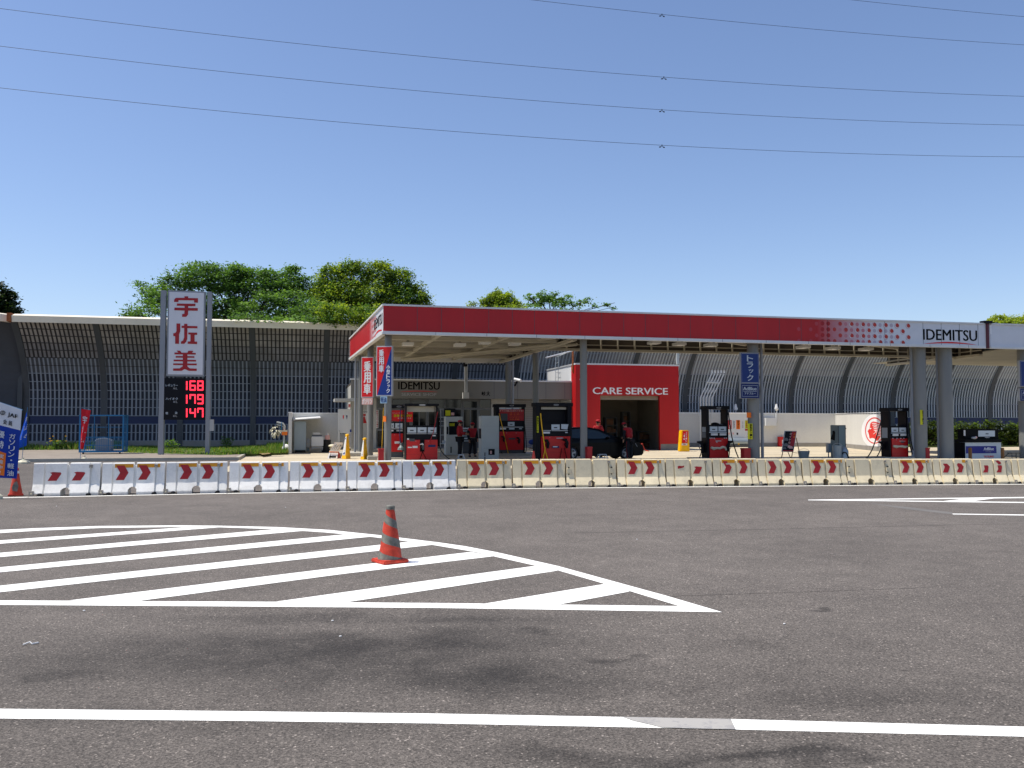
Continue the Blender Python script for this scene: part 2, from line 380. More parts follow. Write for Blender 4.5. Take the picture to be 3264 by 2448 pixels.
def paint(name, col, wear):
    m = mat(name, col, 0.6, 0.05, 3); nt = m.node_tree; b = nt.nodes['Principled BSDF']
    tc = nt.nodes.new('ShaderNodeTexCoord'); n = nt.nodes.new('ShaderNodeTexNoise'); n.inputs['Scale'].default_value = 5; n.inputs['Detail'].default_value = 9; n.inputs['Roughness'].default_value = 0.75
    nt.links.new(tc.outputs['Object'], n.inputs['Vector'])
    mr = nt.nodes.new('ShaderNodeMapRange'); nt.links.new(n.outputs['Fac'], mr.inputs[0]); mr.inputs[1].default_value = wear; mr.inputs[2].default_value = wear + 0.05
    mx = nt.nodes.new('ShaderNodeMix'); mx.data_type = 'RGBA'; nt.links.new(mr.outputs[0], mx.inputs['Factor'])
    old = b.inputs['Base Color'].links[0].from_socket; nt.links.new(old, mx.inputs['A']); mx.inputs['B'].default_value = (0.3, 0.29, 0.28, 1)
    nt.links.new(mx.outputs['Result'], b.inputs['Base Color'])
paint('road_paint', 'f2f2ec', 0.665); paint('worn_paint', 'a5a29c', 0.5); mat('ghost_paint', '6f6c68', 0.8, 0.2, 2)
mat('concrete_slab', 'bdb198', 0.85, 0.16, 0.35, fine=0.06, bump=0.1); mat('road_crack', '433f3b', 0.9, 0.3, 6)
mat('soil', '9c8458', 0.95, 0.25, 2, bump=0.4, fine=0.2); mat('verge_soil', '4d5a2c', 0.95, 0.3, 1.2, bump=0.4, fine=0.2)
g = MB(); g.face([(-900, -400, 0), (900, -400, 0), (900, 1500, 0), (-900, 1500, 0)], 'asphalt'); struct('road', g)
cx0 = G(760, 1468).x
g = MB(); g.face([(cx0, 31, 0.004), (75, 31, 0.004), (75, 62, 0.004), (cx0, 62, 0.004)], 'concrete_slab'); struct('forecourt_pavement', g)
g = MB()
for k in range(1, 9): g.box(cx0, 70, 31 + k * 3.6, 31 + k * 3.6 + 0.03, 0.004, 0.008, 'kerb_conc')
struct('forecourt_joints', g)
# left footpath, kerb and verge
g = MB(); ky0, ky1 = 41.0, 54.0
g.box(-60, cx0 - 0.15, ky0 + 0.15, 62, 0.0, 0.12, 'pavement_conc'); struct('footpath', g)
g = MB(); g.box(-60, cx0 - 0.15, ky0, ky0 + 0.148, 0, 0.13, 'kerb_conc'); g.box(cx0 - 0.148, cx0, ky0, 60, 0.0, 0.13, 'kerb_conc'); struct('kerb', g)
def gpoly(pts, z, k, mb):
    q = [G(x, y, z) for x, y in pts]; mb.face([(p.x, p.y, z) for p in q], k)
vz = 0.126
g = MB()
for pp in ([(395, 1449), (700, 1459), (919, 1449), (919, 1428), (395, 1432)], [(150, 1440), (395, 1438), (395, 1424), (150, 1424)]):
    q = [G(x, y) for x, y in pp]; g.prism([(p.x, p.y, 0.002) for p in q], (0, 0, vz), 'verge_soil')
struct('grass_verge', g)
g = MB(); gpoly([(826, 1445), (848, 1439), (864, 1437), (870, 1441), (856, 1447), (836, 1449)], vz + 0.008, 'soil', g); struct('bare_soil_patch', g)
# ------------------------------------------------------------------ road markings
ZM = 0.002
def marks(name, polys, k='road_paint', z=ZM):
    mb = MB()
    for q in polys: gpoly(q, z, k, mb)
    return struct(name, mb)
marks('lane_line', [[(-260, 2252), (0, 2259), (700, 2266), (1400, 2274.5), (2300, 2291), (3264, 2316), (3700, 2326), (3700, 2360), (3264, 2348), (2300, 2324), (1400, 2306), (700, 2297), (0, 2290), (-260, 2284)]])
OUT = [(-300, 1710), (0, 1689), (127, 1683), (316, 1676.5), (570, 1674.5), (696, 1675.6), (886, 1680), (1050, 1689), (1213, 1706), (1400, 1729), (1484, 1741), (1583, 1760), (1779, 1804), (1939, 1848), (2125, 1899), (2302, 1951)]
INN = [(2165, 1931.6), (2011, 1885), (1927, 1861), (1779, 1818), (1707, 1803), (1573, 1773), (1510, 1758.5), (1376, 1736.5), (1303, 1726), (1178, 1710.5), (1036, 1697), (886, 1687), (696, 1680.6), (570, 1679.6), (316, 1683), (127, 1691), (0, 1699), (-300, 1722)]
marks('hatched_zone_edge', [OUT + INN])
marks('hatched_zone_base', [[(-300, 1910), (0, 1913.5), (886, 1918), (1400, 1922), (2165, 1931.6), (2302, 1951), (1400, 1938), (886, 1934), (0, 1928), (-300, 1924)]], z=ZM + 0.0008)
marks('hatched_zone_stripes', [
    [(-300, 1743), (0, 1722.4), (582, 1681), (702, 1680.8), (0, 1733), (-300, 1755)],
    [(-300, 1790), (0, 1762), (867, 1687.6), (968, 1692), (0, 1775.6), (-300, 1804)],
    [(-300, 1840), (0, 1808), (1101, 1703), (1180, 1711), (0, 1824), (-300, 1857)],
    [(-300, 1905), (0, 1866.7), (1303, 1726.5), (1376, 1737), (0, 1887.6), (-200, 1909)],
    [(221, 1913.5), (1100, 1806), (1501, 1759), (1573, 1773), (1100, 1828.5), (443, 1915.2)],
    [(880, 1917.5), (1400, 1845), (1707, 1803.4), (1779, 1818.6), (1400, 1876), (1104, 1919.5)],
    [(1543, 1924), (1927, 1861.3), (2007, 1885.3), (1783, 1926.6)]], z=ZM + 0.0016)
marks('worn_paint_patch', [[(1985, 2284.5), (2060, 2286), (2130, 2287.6), (2230, 2289.5), (2330, 2292), (2345, 2324.4), (2200, 2321.6), (2110, 2318), (2060, 2306), (2020, 2297)]], 'worn_paint', ZM + 0.0024)
marks('far_island_lines', [[(2576, 1592.6), (3264, 1584), (3600, 1580), (3600, 1583), (3264, 1587.5), (2700, 1593.6), (3264, 1600), (3600, 1604), (3600, 1608), (3264, 1603), (2576, 1594.5)],
                           [(3000, 1597.5), (3080, 1589.5), (3170, 1588.5), (3090, 1598.5)]])
marks('far_island_second_line', [[(3035, 1637), (3264, 1640), (3600, 1644), (3600, 1648), (3264, 1643), (3038, 1639.5)]])
marks('old_faded_line', [[(2765, 1603), (2900, 1617), (3035, 1633), (3035, 1639), (2890, 1623)]], 'ghost_paint')
mb = MB()
for pts in ([(2125, 1901), (2400, 1892), (2647, 1884), (2959, 1873)], [(1821, 1699), (2400, 1688), (3000, 1674), (3264, 1669)]):
    for (a, c) in zip(pts, pts[1:]):
        gpoly([(a[0], a[1] - .5), (c[0], c[1] - .5), (c[0], c[1] + .2), (a[0], a[1] + .2)], 0.0012, 'road_crack', mb)
struct('road_joints', mb)
# manhole-like wet stains and litter specks
mb = MB()
for (px, py) in [(1060, 1980), (268, 1948), (1085, 2030), (430, 1826), (910, 1618), (2030, 1720), (2500, 1990), (180, 1614)]:
    p = G(px, py); mb.ell((p.x, p.y, 0.005), (0.012, 0.009, 0.006), 'paper_white', 6, 4)
p = G(95, 2055)
mb.tube([(p.x - .04, p.y - .02, .008), (p.x, p.y, .02), (p.x + .02, p.y - .02, .01), (p.x + .05, p.y + .02, .008)], 0.006, 'paper_white')
tag(mb.build('litter'), kind='stuff')
# ------------------------------------------------------------------ water barriers
BL = 1.37
BP = [(0.0, .235), (.06, .245), (.075, .24), (.25, .15), (.69, .093), (.71, .08)]
def ysurf(z):
    for (z0, y0), (z1, y1) in zip(BP, BP[1:]):
        if z0 <= z <= z1: return lerp(y0, y1, (z - z0) / (z1 - z0))
    return BP[-1][1]
def seg(mb, x0, x1, k, inset=0.0, zb=0.0, zt=0.71):
    zs = [zb] + [z for z, _ in BP if zb < z < zt] + [zt]
    pts = [(x0, -(ysurf(z) - inset), z) for z in zs] + [(x0, ysurf(z) - inset, z) for z in reversed(zs)]
    mb.prism(pts, (x1 - x0, 0, 0), k)
def barrier_mesh(k, holes=False):
    mb = MB(); A = lambda f: f * BL
    seg(mb, A(.012), A(.165), k, .016, .05); seg(mb, A(.165), A(.195), k, .045, .05)
    arch0, arch1, ah = .425, .565, .175
    def body(x0, x1, ins=0.0, zt=.71):
        x = x0
        while x < x1 - 1e-6:
            nx = min(x1, x + .0155) if arch0 - .02 <= x < arch1 else min(x1, arch0 if x < arch0 else x1)
            t = (x + nx) / 2; zb = 0.0
            if arch0 < t < arch1:
                q = (t - (arch0 + arch1) / 2) / ((arch1 - arch0) / 2); zb = .08 + (ah - .08) * math.sqrt(max(0, 1 - q * q))
            elif t < .20 or t > .80: zb = 0.03
            seg(mb, A(x), A(nx), k, ins, zb, zt); x = nx
    body(.195, .5); body(.5, .545, .035, .655); body(.545, .835)
    seg(mb, A(.835), A(.862), k, .045, .05)
    seg(mb, A(.862), A(.988), k, .02, .0)
    for f, w in ((.06, .02), (.30, .05), (.70, .05), (.93, .03)): pass
    # forklift notches read dark under the foot
    mb.lathe((A(.13), -.232, 0), [(.055, 0.001), (.055, .03), (.04, .055), (.005, .066)], 'rubber', 10, 1, .35)
    mb.lathe((A(.835), -.232, 0), [(.055, 0.001), (.055, .03), (.04, .055), (.005, .066)], 'rubber', 10, 1, .35)
    if holes:
        for fx in (.06, .90):
            mb.box(A(fx) - .05, A(fx) + .06, -.15, -.10, .36, .47, k)
            for z in (.33, .50): mb.box(A(fx) - .015, A(fx) + .02, -.128, -.10, z - .015, z + .012, 'rubber')
    return mb
def on_face(mb, pts, k, off=0.004, th=0.0):
    mb.face([(x * BL, -(ysurf(z) + off), z) for x, z in pts], k)
CHEV = [(.0, .650), (.13, .650), (.195, .487), (.13, .325), (.0, .325), (.065, .487)]
def chev(kind, dx):
    q = {'full': CHEV, 'half': [(.03, .50), (.07, .515), (.185, .505), (.195, .475), (.13, .325), (.0, .325), (.06, .47)],
         'flag': [(.03, .52), (.06, .535), (.12, .525), (.17, .54), (.16, .49), (.10, .47), (.03, .455)],
         'torn': [(.0, .650), (.10, .645), (.11, .60), (.06, .585), (.07, .555), (.15, .56), (.195, .487), (.13, .325), (.0, .325), (.065, .487)],
         'bite': [(.02, .575), (.13, .575), (.195, .487), (.13, .325), (.0, .325), (.065, .487)],
         'round': [(.03, .56), (.06, .59), (.14, .57), (.195, .487), (.13, .325), (.0, .325), (.06, .45), (.03, .52)],
         'scrap': [(.05, .53), (.15, .53), (.165, .49), (.13, .325), (.0, .325), (.06, .42)],
         'upper': [(.02, .66), (.09, .67), (.15, .63), (.17, .58), (.10, .55), (.07, .60)]}[kind]
    return [(x + dx, z) for x, z in q]
BJ = [(96, 1583), (318, 1579), (525, 1575), (726, 1571), (920, 1568), (1106, 1565.6), (1285, 1562.6), (1459, 1558.6), (1635, 1556), (1806, 1554.2), (1970, 1552.6), (2127, 1551.2), (2278, 1549.8), (2423, 1548.4), (2565, 1547.2), (2706, 1546), (2853, 1544.9), (2985, 1544), (3113, 1543.1), (3238, 1542.3), (3350, 1541.6), (3460, 1541)]
BHT = [.73, .72, .72, .71, .71, .71, .71, .71, .71, .71, .70, .70, .70, .69, .69, .68, .67, .67, .66, .66, .66]
KIND = [('half', 'half', 0), ('full', 'full', 1), ('full', 'full', 1), ('full', 'full', 1), ('full', 'full', 1), ('full', 'full', 1), ('full', 'full', 1),
        ('full', 'full', 1), ('full', 'full', 1), (None, None, 0), ('full', 'full', 1), ('flag', 'half', 0), ('torn', 'full', 1), ('full', 'full', 2), ('full', 'full', 1),
        (None, None, 0), ('full', 'full', 1), ('bite', 'round', 2), ('scrap', 'scrap', 3), (None, None, 0), (None, None, 0)]
BLAB = ['white barrier at the left end of the row with two short slanted red stubs',
        'white barrier in front of the blue cage, second from the left end',
        'white barrier in front of the left foot of the price sign',
        'white barrier in front of the right foot of the price sign',
        'white barrier below the steel cabinet enclosure, fifth from the left end',
        'white barrier below the folding arrow board and yellow floor signs',
        'last white barrier before the cream ones, under the biggest pump',
        'first cream barrier, directly right of the last white one',
        'second cream barrier, under the pump with the yellow hoses',
        'plain cream barrier without arrows in front of the black car',
        'cream barrier with two whole arrows under the nose of the black car',
        'cream barrier with one small red scrap and one slanted red stub',
        'cream barrier with one torn and one whole arrow below the truck pump',
        'cream barrier with two whole arrows and a stub of amber strip under the easel',
        'cream barrier with two whole arrows under the grey green cabinet',
        'plain cream barrier with bolt holes left of the pump beside the emblem',
        'cream barrier with two whole arrows in front of the emblem pump',
        'cream barrier with two clipped arrows just left of the ragged scraps',
        'cream barrier with ragged red scraps of arrows near the right edge',
        'blank cream barrier at the right edge of the picture',
        'blank cream barrier beyond the right edge, last of the row']
bmesh_w = barrier_mesh('barrier_white').build('body').data; bpy.data.objects.remove([o for o in COL.objects if o.data == bmesh_w][0])
bmesh_c = barrier_mesh('barrier_cream').build('body').data; bpy.data.objects.remove([o for o in COL.objects if o.data == bmesh_c][0])
bmesh_h = barrier_mesh('barrier_cream', True).build('body').data; bpy.data.objects.remove([o for o in COL.objects if o.data == bmesh_h][0])
STM = {}
def mesh_of(key, fn):
    if key not in STM:
        mb = MB(); fn(mb); o = mb.build(key); STM[key] = o.data; bpy.data.objects.remove(o)
    return STM[key]
def child(name, me, par):
    o = bpy.data.objects.new(name, me); COL.objects.link(o); o.parent = par; return o
for i in range(21):
    a = G(*BJ[i]); b = G(*BJ[i + 1]); d = b - a
    # joints sit on the front foot line: shift back by the foot's half depth
    rz = math.atan2(d.y, d.x) + rnd.uniform(-.013, .013)
    nrm = Vector((-math.sin(rz), math.cos(rz), 0))
    t = thing('water_barrier', a + nrm * .245, BLAB[i], 'barrier', 'water barriers in a row along the forecourt', rz)
    t.scale = (d.length / BL * 0.993, 1, BHT[i] / .71)
    white = i <= 6
    child('body', bmesh_w if white else (bmesh_h if i in (9, 15) else bmesh_c), t)
    k0, k1, amb = KIND[i]
    for kk, dx in ((k0, .225), (k1, .575)):
        if kk:
            child('arrow_sticker', mesh_of('arrow_' + kk + str(dx), lambda mb: on_face(mb, chev(kk, dx), 'sticker_red', .006)), t)
    if kk and k0 == 'scrap': child('arrow_sticker', mesh_of('arrow_up', lambda mb: on_face(mb, chev('upper', .56), 'sticker_red', .006)), t)
    if amb == 1:
        for key, x0, x1 in (('r0', .205, .495), ('r1', .555, .83), ('r2', .875, .915)):
            child('reflector_strip', mesh_of('reflector_' + key, lambda mb: on_face(mb, [(x0, .60), (x1, .60), (x1, .682), (x0, .682)], 'reflector_amber', .003 if key != 'r2' else -.012)), t)
    elif amb == 2:
        child('reflector_strip', mesh_of('reflector_s', lambda mb: on_face(mb, [(.74, .60), (.83, .60), (.83, .682), (.74, .682)], 'reflector_amber', .003)), t)
    def capf(mb):
        mb.box(.835 * BL - .015, .862 * BL + .015, -.117, -.07, .60, .665, 'connector'); mb.box(.84 * BL, .858 * BL, -.122, -.117, .60, .62, 'barrier_cream')
    child('filler_cap', mesh_of('cap', capf), t)
    def conf(mb):
        mb.box(-.03, .062, -.252, -.20, .01, .115, 'connector'); mb.cyl((.02, -.253, .062), (.02, -.256, .062), .022, 'barrier_cream', n=10)
    child('connector_block', mesh_of('conn', conf), t)
# white edge line painted at the barriers' feet
el = [G(-300, 1592)] + [G(x, y) for x, y in BJ]
mb = MB()
for a, b in zip(el, el[1:]):
    d = (b - a).normalized(); n = Vector((d.y, -d.x, 0))
    q = [a + n * .10, b + n * .10, b + n * .25, a + n * .25]; mb.face([(p.x, p.y, ZM) for p in q], 'road_paint')
struct('edge_line', mb)
# ------------------------------------------------------------------ cones
def cone(px, py, h, label, red, grey, spiral=True, rz=0.3, base=True, dents=0.0):
    p = G(px, py); t = thing('traffic_cone', p, label, 'traffic cone', None, rz)
    n = 40; rows = 46; vs = []; r0 = .15 * h / .7; r1 = .05 * h / .7; mb = MB(); zz0 = .05 * h / .7
    rr = random.Random(int(px))
    for i in range(rows + 1):
        z = zz0 + (h * .93 - zz0) * i / rows; r = lerp(r0, r1, i / rows)
        for j in range(n):
            a = 2 * math.pi * j / n - (2 * math.pi * 2.65 * i / rows if spiral else 0); q = r * (1 + dents * (math.sin(a * 3 + z * 14) * .5 + math.sin(a * 2 - z * 9 + 1) * .5))
            vs.append((q * math.cos(a), q * math.sin(a), z))
    fr = []; fg = []
    for i in range(rows):
        for j in range(n):
            f = (i * n + j, i * n + (j + 1) % n, (i + 1) * n + (j + 1) % n, (i + 1) * n + j)
            (fg if spiral and ((j / n + .55) % 1.0) < .43 else fr).append(f)
    mb.add(vs, fr, red); b_ = mb.build('cone_body', t, True, world=False)
    if fg:
        mg = MB(); mg.add([(v[0] * 1.012, v[1] * 1.012, v[2]) for v in vs], fg, grey); mg.build('reflective_wrap', t, True, world=False)
    mt = MB(); mt.lathe((0, 0, 0), [(r1 * 1.0, h * .925), (r1 * 1.12, h * .935), (r1 * 1.12, h * .985), (r1 * .9, h)], grey if spiral else red, 20); mt.build('cone_tip', t, world=False)
    if base:
        w = .172 * h / .7; me = MB(); me.box(-w, w, -w, w, 0.0, zz0, red); me.build('base_plate', t, world=False, bevel=.012)
    return t
cone(1243, 1793, .66, 'big red cone wound with dirty grey tape standing on the hatched white stripes', 'cone_red', 'cone_grey', dents=.035, rz=.42)
c2 = cone(50, 1580, .62, 'old faded red cone with a dirty front beside the blue member banner', 'cone_old_red', 'cone_grey', spiral=False, dents=.03, rz=.25)
mb = MB(); mb.lathe((0, 0, 0), [(.0655, .50), (.056, .555)], 'paper_white', 20); mb.build('white_sleeve', c2, world=False)
mb = MB(); mb.face([(-.06, -.145, .12), (.03, -.15, .10), (.055, -.128, .22), (.02, -.112, .33), (-.035, -.118, .30), (-.075, -.13, .2)], 'cone_grey'); mb.build('dirt_patch', c2, world=False)
mb = MB(); p = G(1701, 1475)
c3 = cone(1701, 1476, .50, 'small bright pink red cone between two pumps', 'cone_bright', 'cone_grey', spiral=False)
# ------------------------------------------------------------------ price sign
T = 45.6
t = thing('price_sign', (G(590, 1456).x, T + .2, 0), 'tall grey price sign with three red characters and glowing red fuel prices', 'price sign')
a = P(503, 1462, T); L0 = P(512, 925, T); z1 = P(520, 925, T).z
mb = MB(); mb.box(P(505.5, 1300, T).x, P(522, 1300, T).x, T, T + .42, .12, z1, 'grey_metal'); mb.build('post', t)
mb = MB(); mb.box(P(655.5, 1300, T).x, P(669, 1300, T).x, T, T + .42, .12, P(660, 930, T).z, 'grey_metal'); mb.build('post', t)
for x0, x1 in ((479, 544), (629, 690)):
    mb = MB(); mb.pbox(x0, 1459, x1, 1470, T - .3, 1.0, 'grey_metal'); mb.build('footing', t)
mb = MB(); mb.pbox(530, 929, 655, 1199, T + .03, .3, 'grey_metal'); mb.pbox(535, 934, 650, 1193, T + .015, .02, 'white_sign')
RED = 'sticker_red'
def pf(mb, pts, T_, k, off=.008): mb.prism([P(x, y, T_ - off) for x, y in pts], (0, .004, 0), k)
sx = lambda x: 500 + x / 3.605
sy = lambda y: 900 + y / 3.605
def gl(pts): pf(mb, [(sx(x), sy(y)) for x, y in pts], T + .01, RED)
gl([(317, 160), (360, 160), (360, 180), (472, 182), (472, 234), (428, 232), (428, 207), (250, 205), (246, 226), (196, 224), (200, 196), (218, 178), (317, 178)])
gl([(230, 243), (442, 246), (442, 274), (360, 273), (360, 294), (471, 296), (470, 326), (360, 325), (358, 370), (338, 396), (290, 397), (290, 366), (316, 360), (318, 324), (200, 320), (203, 290), (318, 293), (318, 271), (230, 268)])
gl([(225, 472), (269, 473), (269, 560), (255, 600), (255, 706), (210, 706), (210, 620), (189, 617), (189, 585), (213, 580), (225, 560)])
gl([(314, 475), (351, 477), (351, 500), (466, 503), (466, 528), (351, 526), (349, 650), (335, 685), (315, 706), (277, 706), (277, 680), (300, 670), (314, 630), (314, 525), (284, 523), (284, 498), (314, 498)])
gl([(361, 576), (463, 578), (463, 604), (434, 603), (433, 680), (463, 681), (463, 710), (354, 706), (355, 679), (385, 679), (386, 600), (361, 598)])
gl([(228, 783), (268, 786), (284, 808), (350, 808), (364, 785), (420, 787), (402, 810), (447, 811), (446, 830), (350, 829), (350, 848), (432, 849), (431, 867), (350, 866), (350, 890), (451, 891), (450, 910), (350, 909), (350, 932),
    (459, 933), (458, 953), (350, 952), (352, 968), (380, 989), (458, 991), (457, 1018), (368, 1017), (320, 996), (284, 1017), (186, 1016), (187, 989), (262, 988), (296, 965), (299, 952), (187, 950), (188, 931), (299, 932),
    (299, 908), (192, 907), (193, 888), (299, 889), (299, 866), (216, 865), (217, 846), (299, 847), (299, 829), (201, 827), (202, 806), (246, 807)])
mb.build('name_panel', t)
mb = MB(); mb.pbox(522, 1206, 655, 1338, T + .03, .3, 'navy_black')
for i, (txt, u) in enumerate((('レギュラー', 1224), ('ハイオク', 1267))):
    mb.ptext(txt, 528, u, 567, u + 8, T + .03, 'panel_white', .02); mb.ptext('¥/L', 552, u + 11, 566, u + 17, T + .03, 'light_grey', .0)
mb.ptext('軽', 528, 1313, 536, 1321, T + .03, 'panel_white', .02); mb.ptext('油', 557, 1312, 565, 1320, T + .03, 'panel_white', .02); mb.ptext('¥/L', 551, 1323, 565, 1329, T + .03, 'light_grey')
mb.build('price_panel', t)
SEG = {'1': 'bc', '6': 'acdefg', '8': 'abcdefg', '7': 'abcf', '9': 'abcdfg', '4': 'bcfg'}
for row, (s_, y0) in enumerate((('168', 1213), ('179', 1256.5), ('147', 1300))):
    mb = MB()
    for ch, x0 in zip(s_, (586 if True else 0, 604, 628.5)):
        x1 = x0 + 20; h = 32; w = 4.6
        if ch == '1': x0, x1 = 578, 597.5
        yb = y0 + h; ym = y0 + h / 2
        seg_ = {'a': (x0 + 1, y0, x1 - 1, y0 + w), 'g': (x0 + 1, ym - w / 2, x1 - 1, ym + w / 2), 'd': (x0 + 1, yb - w, x1 - 1, yb),
                'f': (x0, y0 + 2, x0 + w, ym - .4), 'b': (x1 - w, y0 + 2, x1, ym - .4), 'e': (x0, ym + .4, x0 + w, yb - 2), 'c': (x1 - w, ym + .4, x1, yb - 2)}
        for c_ in SEG[ch]: mb.pbox(*seg_[c_], T + .005, .02, 'led_red')
    mb.build('price_digits', t)
mb = MB(); mb.pbox(668, 1337, 681, 1374, T - .02, .25, 'light_grey'); mb.build('switch_box', t)
# ------------------------------------------------------------------ banners
def banner(T_, corners, k, label, pole, base, wav=.03, extra=None, nx=10, ny=16):
    bp = G(*base); t = thing('banner_flag', (bp.x, T_, 0), label, 'banner')
    (a, b, c, d) = [P(x, y, T_) for x, y in corners]   # top left, top right, bottom right, bottom left
    def at(u, v):
        q = (a.lerp(b, u)).lerp(d.lerp(c, u), v); q.y += wav * math.sin(u * 5 + v * 4) * (.3 + v); return q
    for nm, (v0, v1, kk) in k.items():
        mb = MB(); vs = [at(i / nx, v0 + (v1 - v0) * j / ny) for j in range(ny + 1) for i in range(nx + 1)]
        mb.add(vs, [(j * (nx + 1) + i, j * (nx + 1) + i + 1, (j + 1) * (nx + 1) + i + 1, (j + 1) * (nx + 1) + i) for j in range(ny) for i in range(nx)], kk)
        if extra: extra(mb, nm, at)
        mb.build(nm, t, True)
    mb = MB(); mb.tube([P(x, y, T_ + .03) for x, y in pole], .011, 'cage_blue' if 'blue' in label else 'galvanised'); mb.build('pole', t)
    mb = MB(); w = base[2]; p = G(base[0], base[1]); mb.lathe((p.x, T_ + .03, 0), [(w, 0.0), (w, .06), (w * .8, .10), (w * .25, .15), (w * .12, .16), (w * .12, .24)], 'base_cream', 8); mb.build('base', t)
    return t
T = 20.9
def wrt(mb, at, txt, u0, v0, u1, v1, k, bold=.03):
    O = at(u0, v1); U = at(u1, v1) - O; V = at(u0, v0) - O; mb.tmap(txt, O, U, V, k, bold, Vector((0, -1, 0)), .022)
def jaf(mb, nm, at):
    if nm == 'white_cloth':
        wrt(mb, at, 'JAF', .60, .095, .90, .165, 'ink', .03); wrt(mb, at, '会', .48, .205, .60, .27, 'ink'); wrt(mb, at, '員', .64, .205, .76, .27, 'ink')
        c = at(.445, .125); mb.tube([c + Vector((.045 * math.cos(a / 8 * math.pi), -.02, .045 * math.sin(a / 8 * math.pi))) for a in range(17)], .007, 'dark_grey')
        mb.box(c.x - .022, c.x + .02, c.y - .024, c.y - .018, c.z - .03, c.z - .012, 'dark_grey'); mb.box(c.x - .02, c.x + .024, c.y - .024, c.y - .018, c.z + .004, c.z + .026, 'dark_grey')
    else:
        for i, ch in enumerate('ガソリン'): wrt(mb, at, ch, .70, .375 + i * .085, .88, .445 + i * .085, 'flag_white')
        wrt(mb, at, '・', .77, .735, .83, .755, 'flag_white', .1); wrt(mb, at, '軽', .70, .79, .90, .86, 'flag_white'); wrt(mb, at, '油', .70, .89, .90, .965, 'flag_white')
        wrt(mb, at, '優', .36, .37, .56, .46, 'flag_white'); wrt(mb, at, '待', .36, .50, .56, .60, 'flag_white')
        pts = [(.42, .64), (.64, .66), (.62, .97), (.24, .95), (.38, .85)]
        mb.face([at(u, v) + Vector((0, -.016, 0)) for u, v in pts], 'paper_orange')
        for i, ch in enumerate('実施中'): wrt(mb, at, ch, .45 - i * .01, .68 + i * .075, .58 - i * .01, .735 + i * .075, 'flag_white')
        wrt(mb, at, '!!', .36, .905, .52, .945, 'flag_white', .02)
banner(T, [(-36, 1270), (70, 1306), (53, 1526), (-54, 1520)], {'white_cloth': (0, .30, 'flag_white'), 'blue_cloth': (.30, 1.0, 'flag_blue')},
       'blue and white member discount banner with an orange patch at the left edge', [(-62, 1583), (-48, 1262), (-30, 1273), (72, 1307)], (-10, 1588, .19), .02, jaf)
T = 39.5
def bl(mb, nm, at):
    wrt(mb, at, '佐', .42, .34, .98, .52, 'flag_white'); wrt(mb, at, '美', .25, .56, .92, .76, 'flag_white'); wrt(mb, at, '宇', .6, .14, .97, .30, 'flag_white')
banner(T, [(83, 1318), (87, 1312), (84, 1420), (52, 1432)], {'cloth': (0, 1, 'flag_bright_blue')}, 'bright blue banner drooping on its pole behind the left cone', [(69, 1474), (88, 1298)], (70, 1478, .26), .05, bl)
T = 41.5
def rd(mb, nm, at):
    for i, ch in enumerate('宇佐美'): wrt(mb, at, ch, .2, .17 + i * .24, .85, .35 + i * .24, 'flag_white')
banner(T, [(259, 1303), (290, 1308), (265, 1432), (257, 1430)], {'cloth': (0, 1, 'flag_red')}, 'narrow red banner twisted on its pole beside the blue cage', [(256, 1466), (257, 1300), (289, 1306)], (255, 1472, .26), .04, rd)
# ------------------------------------------------------------------ blue cage with a bin
T = 47.2
x0, x1 = P(254, 1400, T).x, P(392, 1400, T).x; zt = P(300, 1326, T).z; y1 = T + 1.1
t = thing('cage_trolley', ((x0 + x1) / 2, T + .5, .12), 'blue wire cage cart with a pale top on the footpath', 'cage')
mb = MB()
for x in (x0, x1):
    for y in (T, y1): mb.box(x - .03, x + .03, y - .03, y + .03, .2, zt, 'cage_blue')
mb.box(x0 - .03, x1 + .03, T - .04, y1 + .04, .20, .27, 'cage_blue'); mb.build('frame', t)
mb = MB(); mb.box(x0 - .05, x1 + .05, T - .05, y1 + .05, zt, zt + .06, 'cage_blue'); mb.build('top_panel', t)
mb = MB()
for i in range(1, 24):
    x = lerp(x0, x1, i / 24); mb.box(x - .006, x + .006, T - .006, T + .006, .27, .95, 'cage_blue'); mb.box(x - .006, x + .006, y1 - .006, y1 + .006, .27, .95, 'cage_blue')
for i in range(1, 8):
    y = lerp(T, y1, i / 8)
    for x in (x0, x1): mb.box(x - .006, x + .006, y - .006, y + .006, .27, zt, 'cage_blue')
for z in (.55, .95, 1.45): 
    mb.box(x0, x1, T - .012, T + .012, z - .012, z + .012, 'cage_blue'); mb.box(x0, x1, y1 - .012, y1 + .012, z - .012, z + .012, 'cage_blue')
for fx in (.33, .66): mb.box(lerp(x0, x1, fx) - .015, lerp(x0, x1, fx) + .015, T - .012, T + .012, .27, zt, 'cage_blue')
mb.build('wire_mesh', t)
for x in (x0 + .15, x1 - .15):
    mb = MB(); mb.cyl((x - .03, T + .1, .18), (x + .03, T + .1, .18), .065, 'rubber'); mb.build('caster', t)
t = thing('litter_bin', (P(330, 1400, T + .5).x, T + .5, .27), 'round topped grey bin with a white rim inside the blue cage', 'bin')
mb = MB(); a = P(303, 1448, T + .4); b = P(356, 1405, T + .4); cx = (a.x + b.x) / 2; w = (b.x - a.x) / 2
prof = [(cx - w, .27), (cx + w, .27), (cx + w, b.z)] + [(cx + w * math.cos(q), b.z + .13 * math.sin(q)) for q in [i * math.pi / 10 for i in range(1, 10)]] + [(cx - w, b.z)]
mb.prism([(x, T + .4, z) for x, z in prof], (0, .5, 0), 'grey_metal'); mb.build('body', t)
mb = MB(); mb.tube([(cx + w * math.cos(q), T + .385, b.z + .13 * math.sin(q)) for q in [i * math.pi / 10 for i in range(0, 11)]], .022, 'white_metal'); mb.build('rim', t)
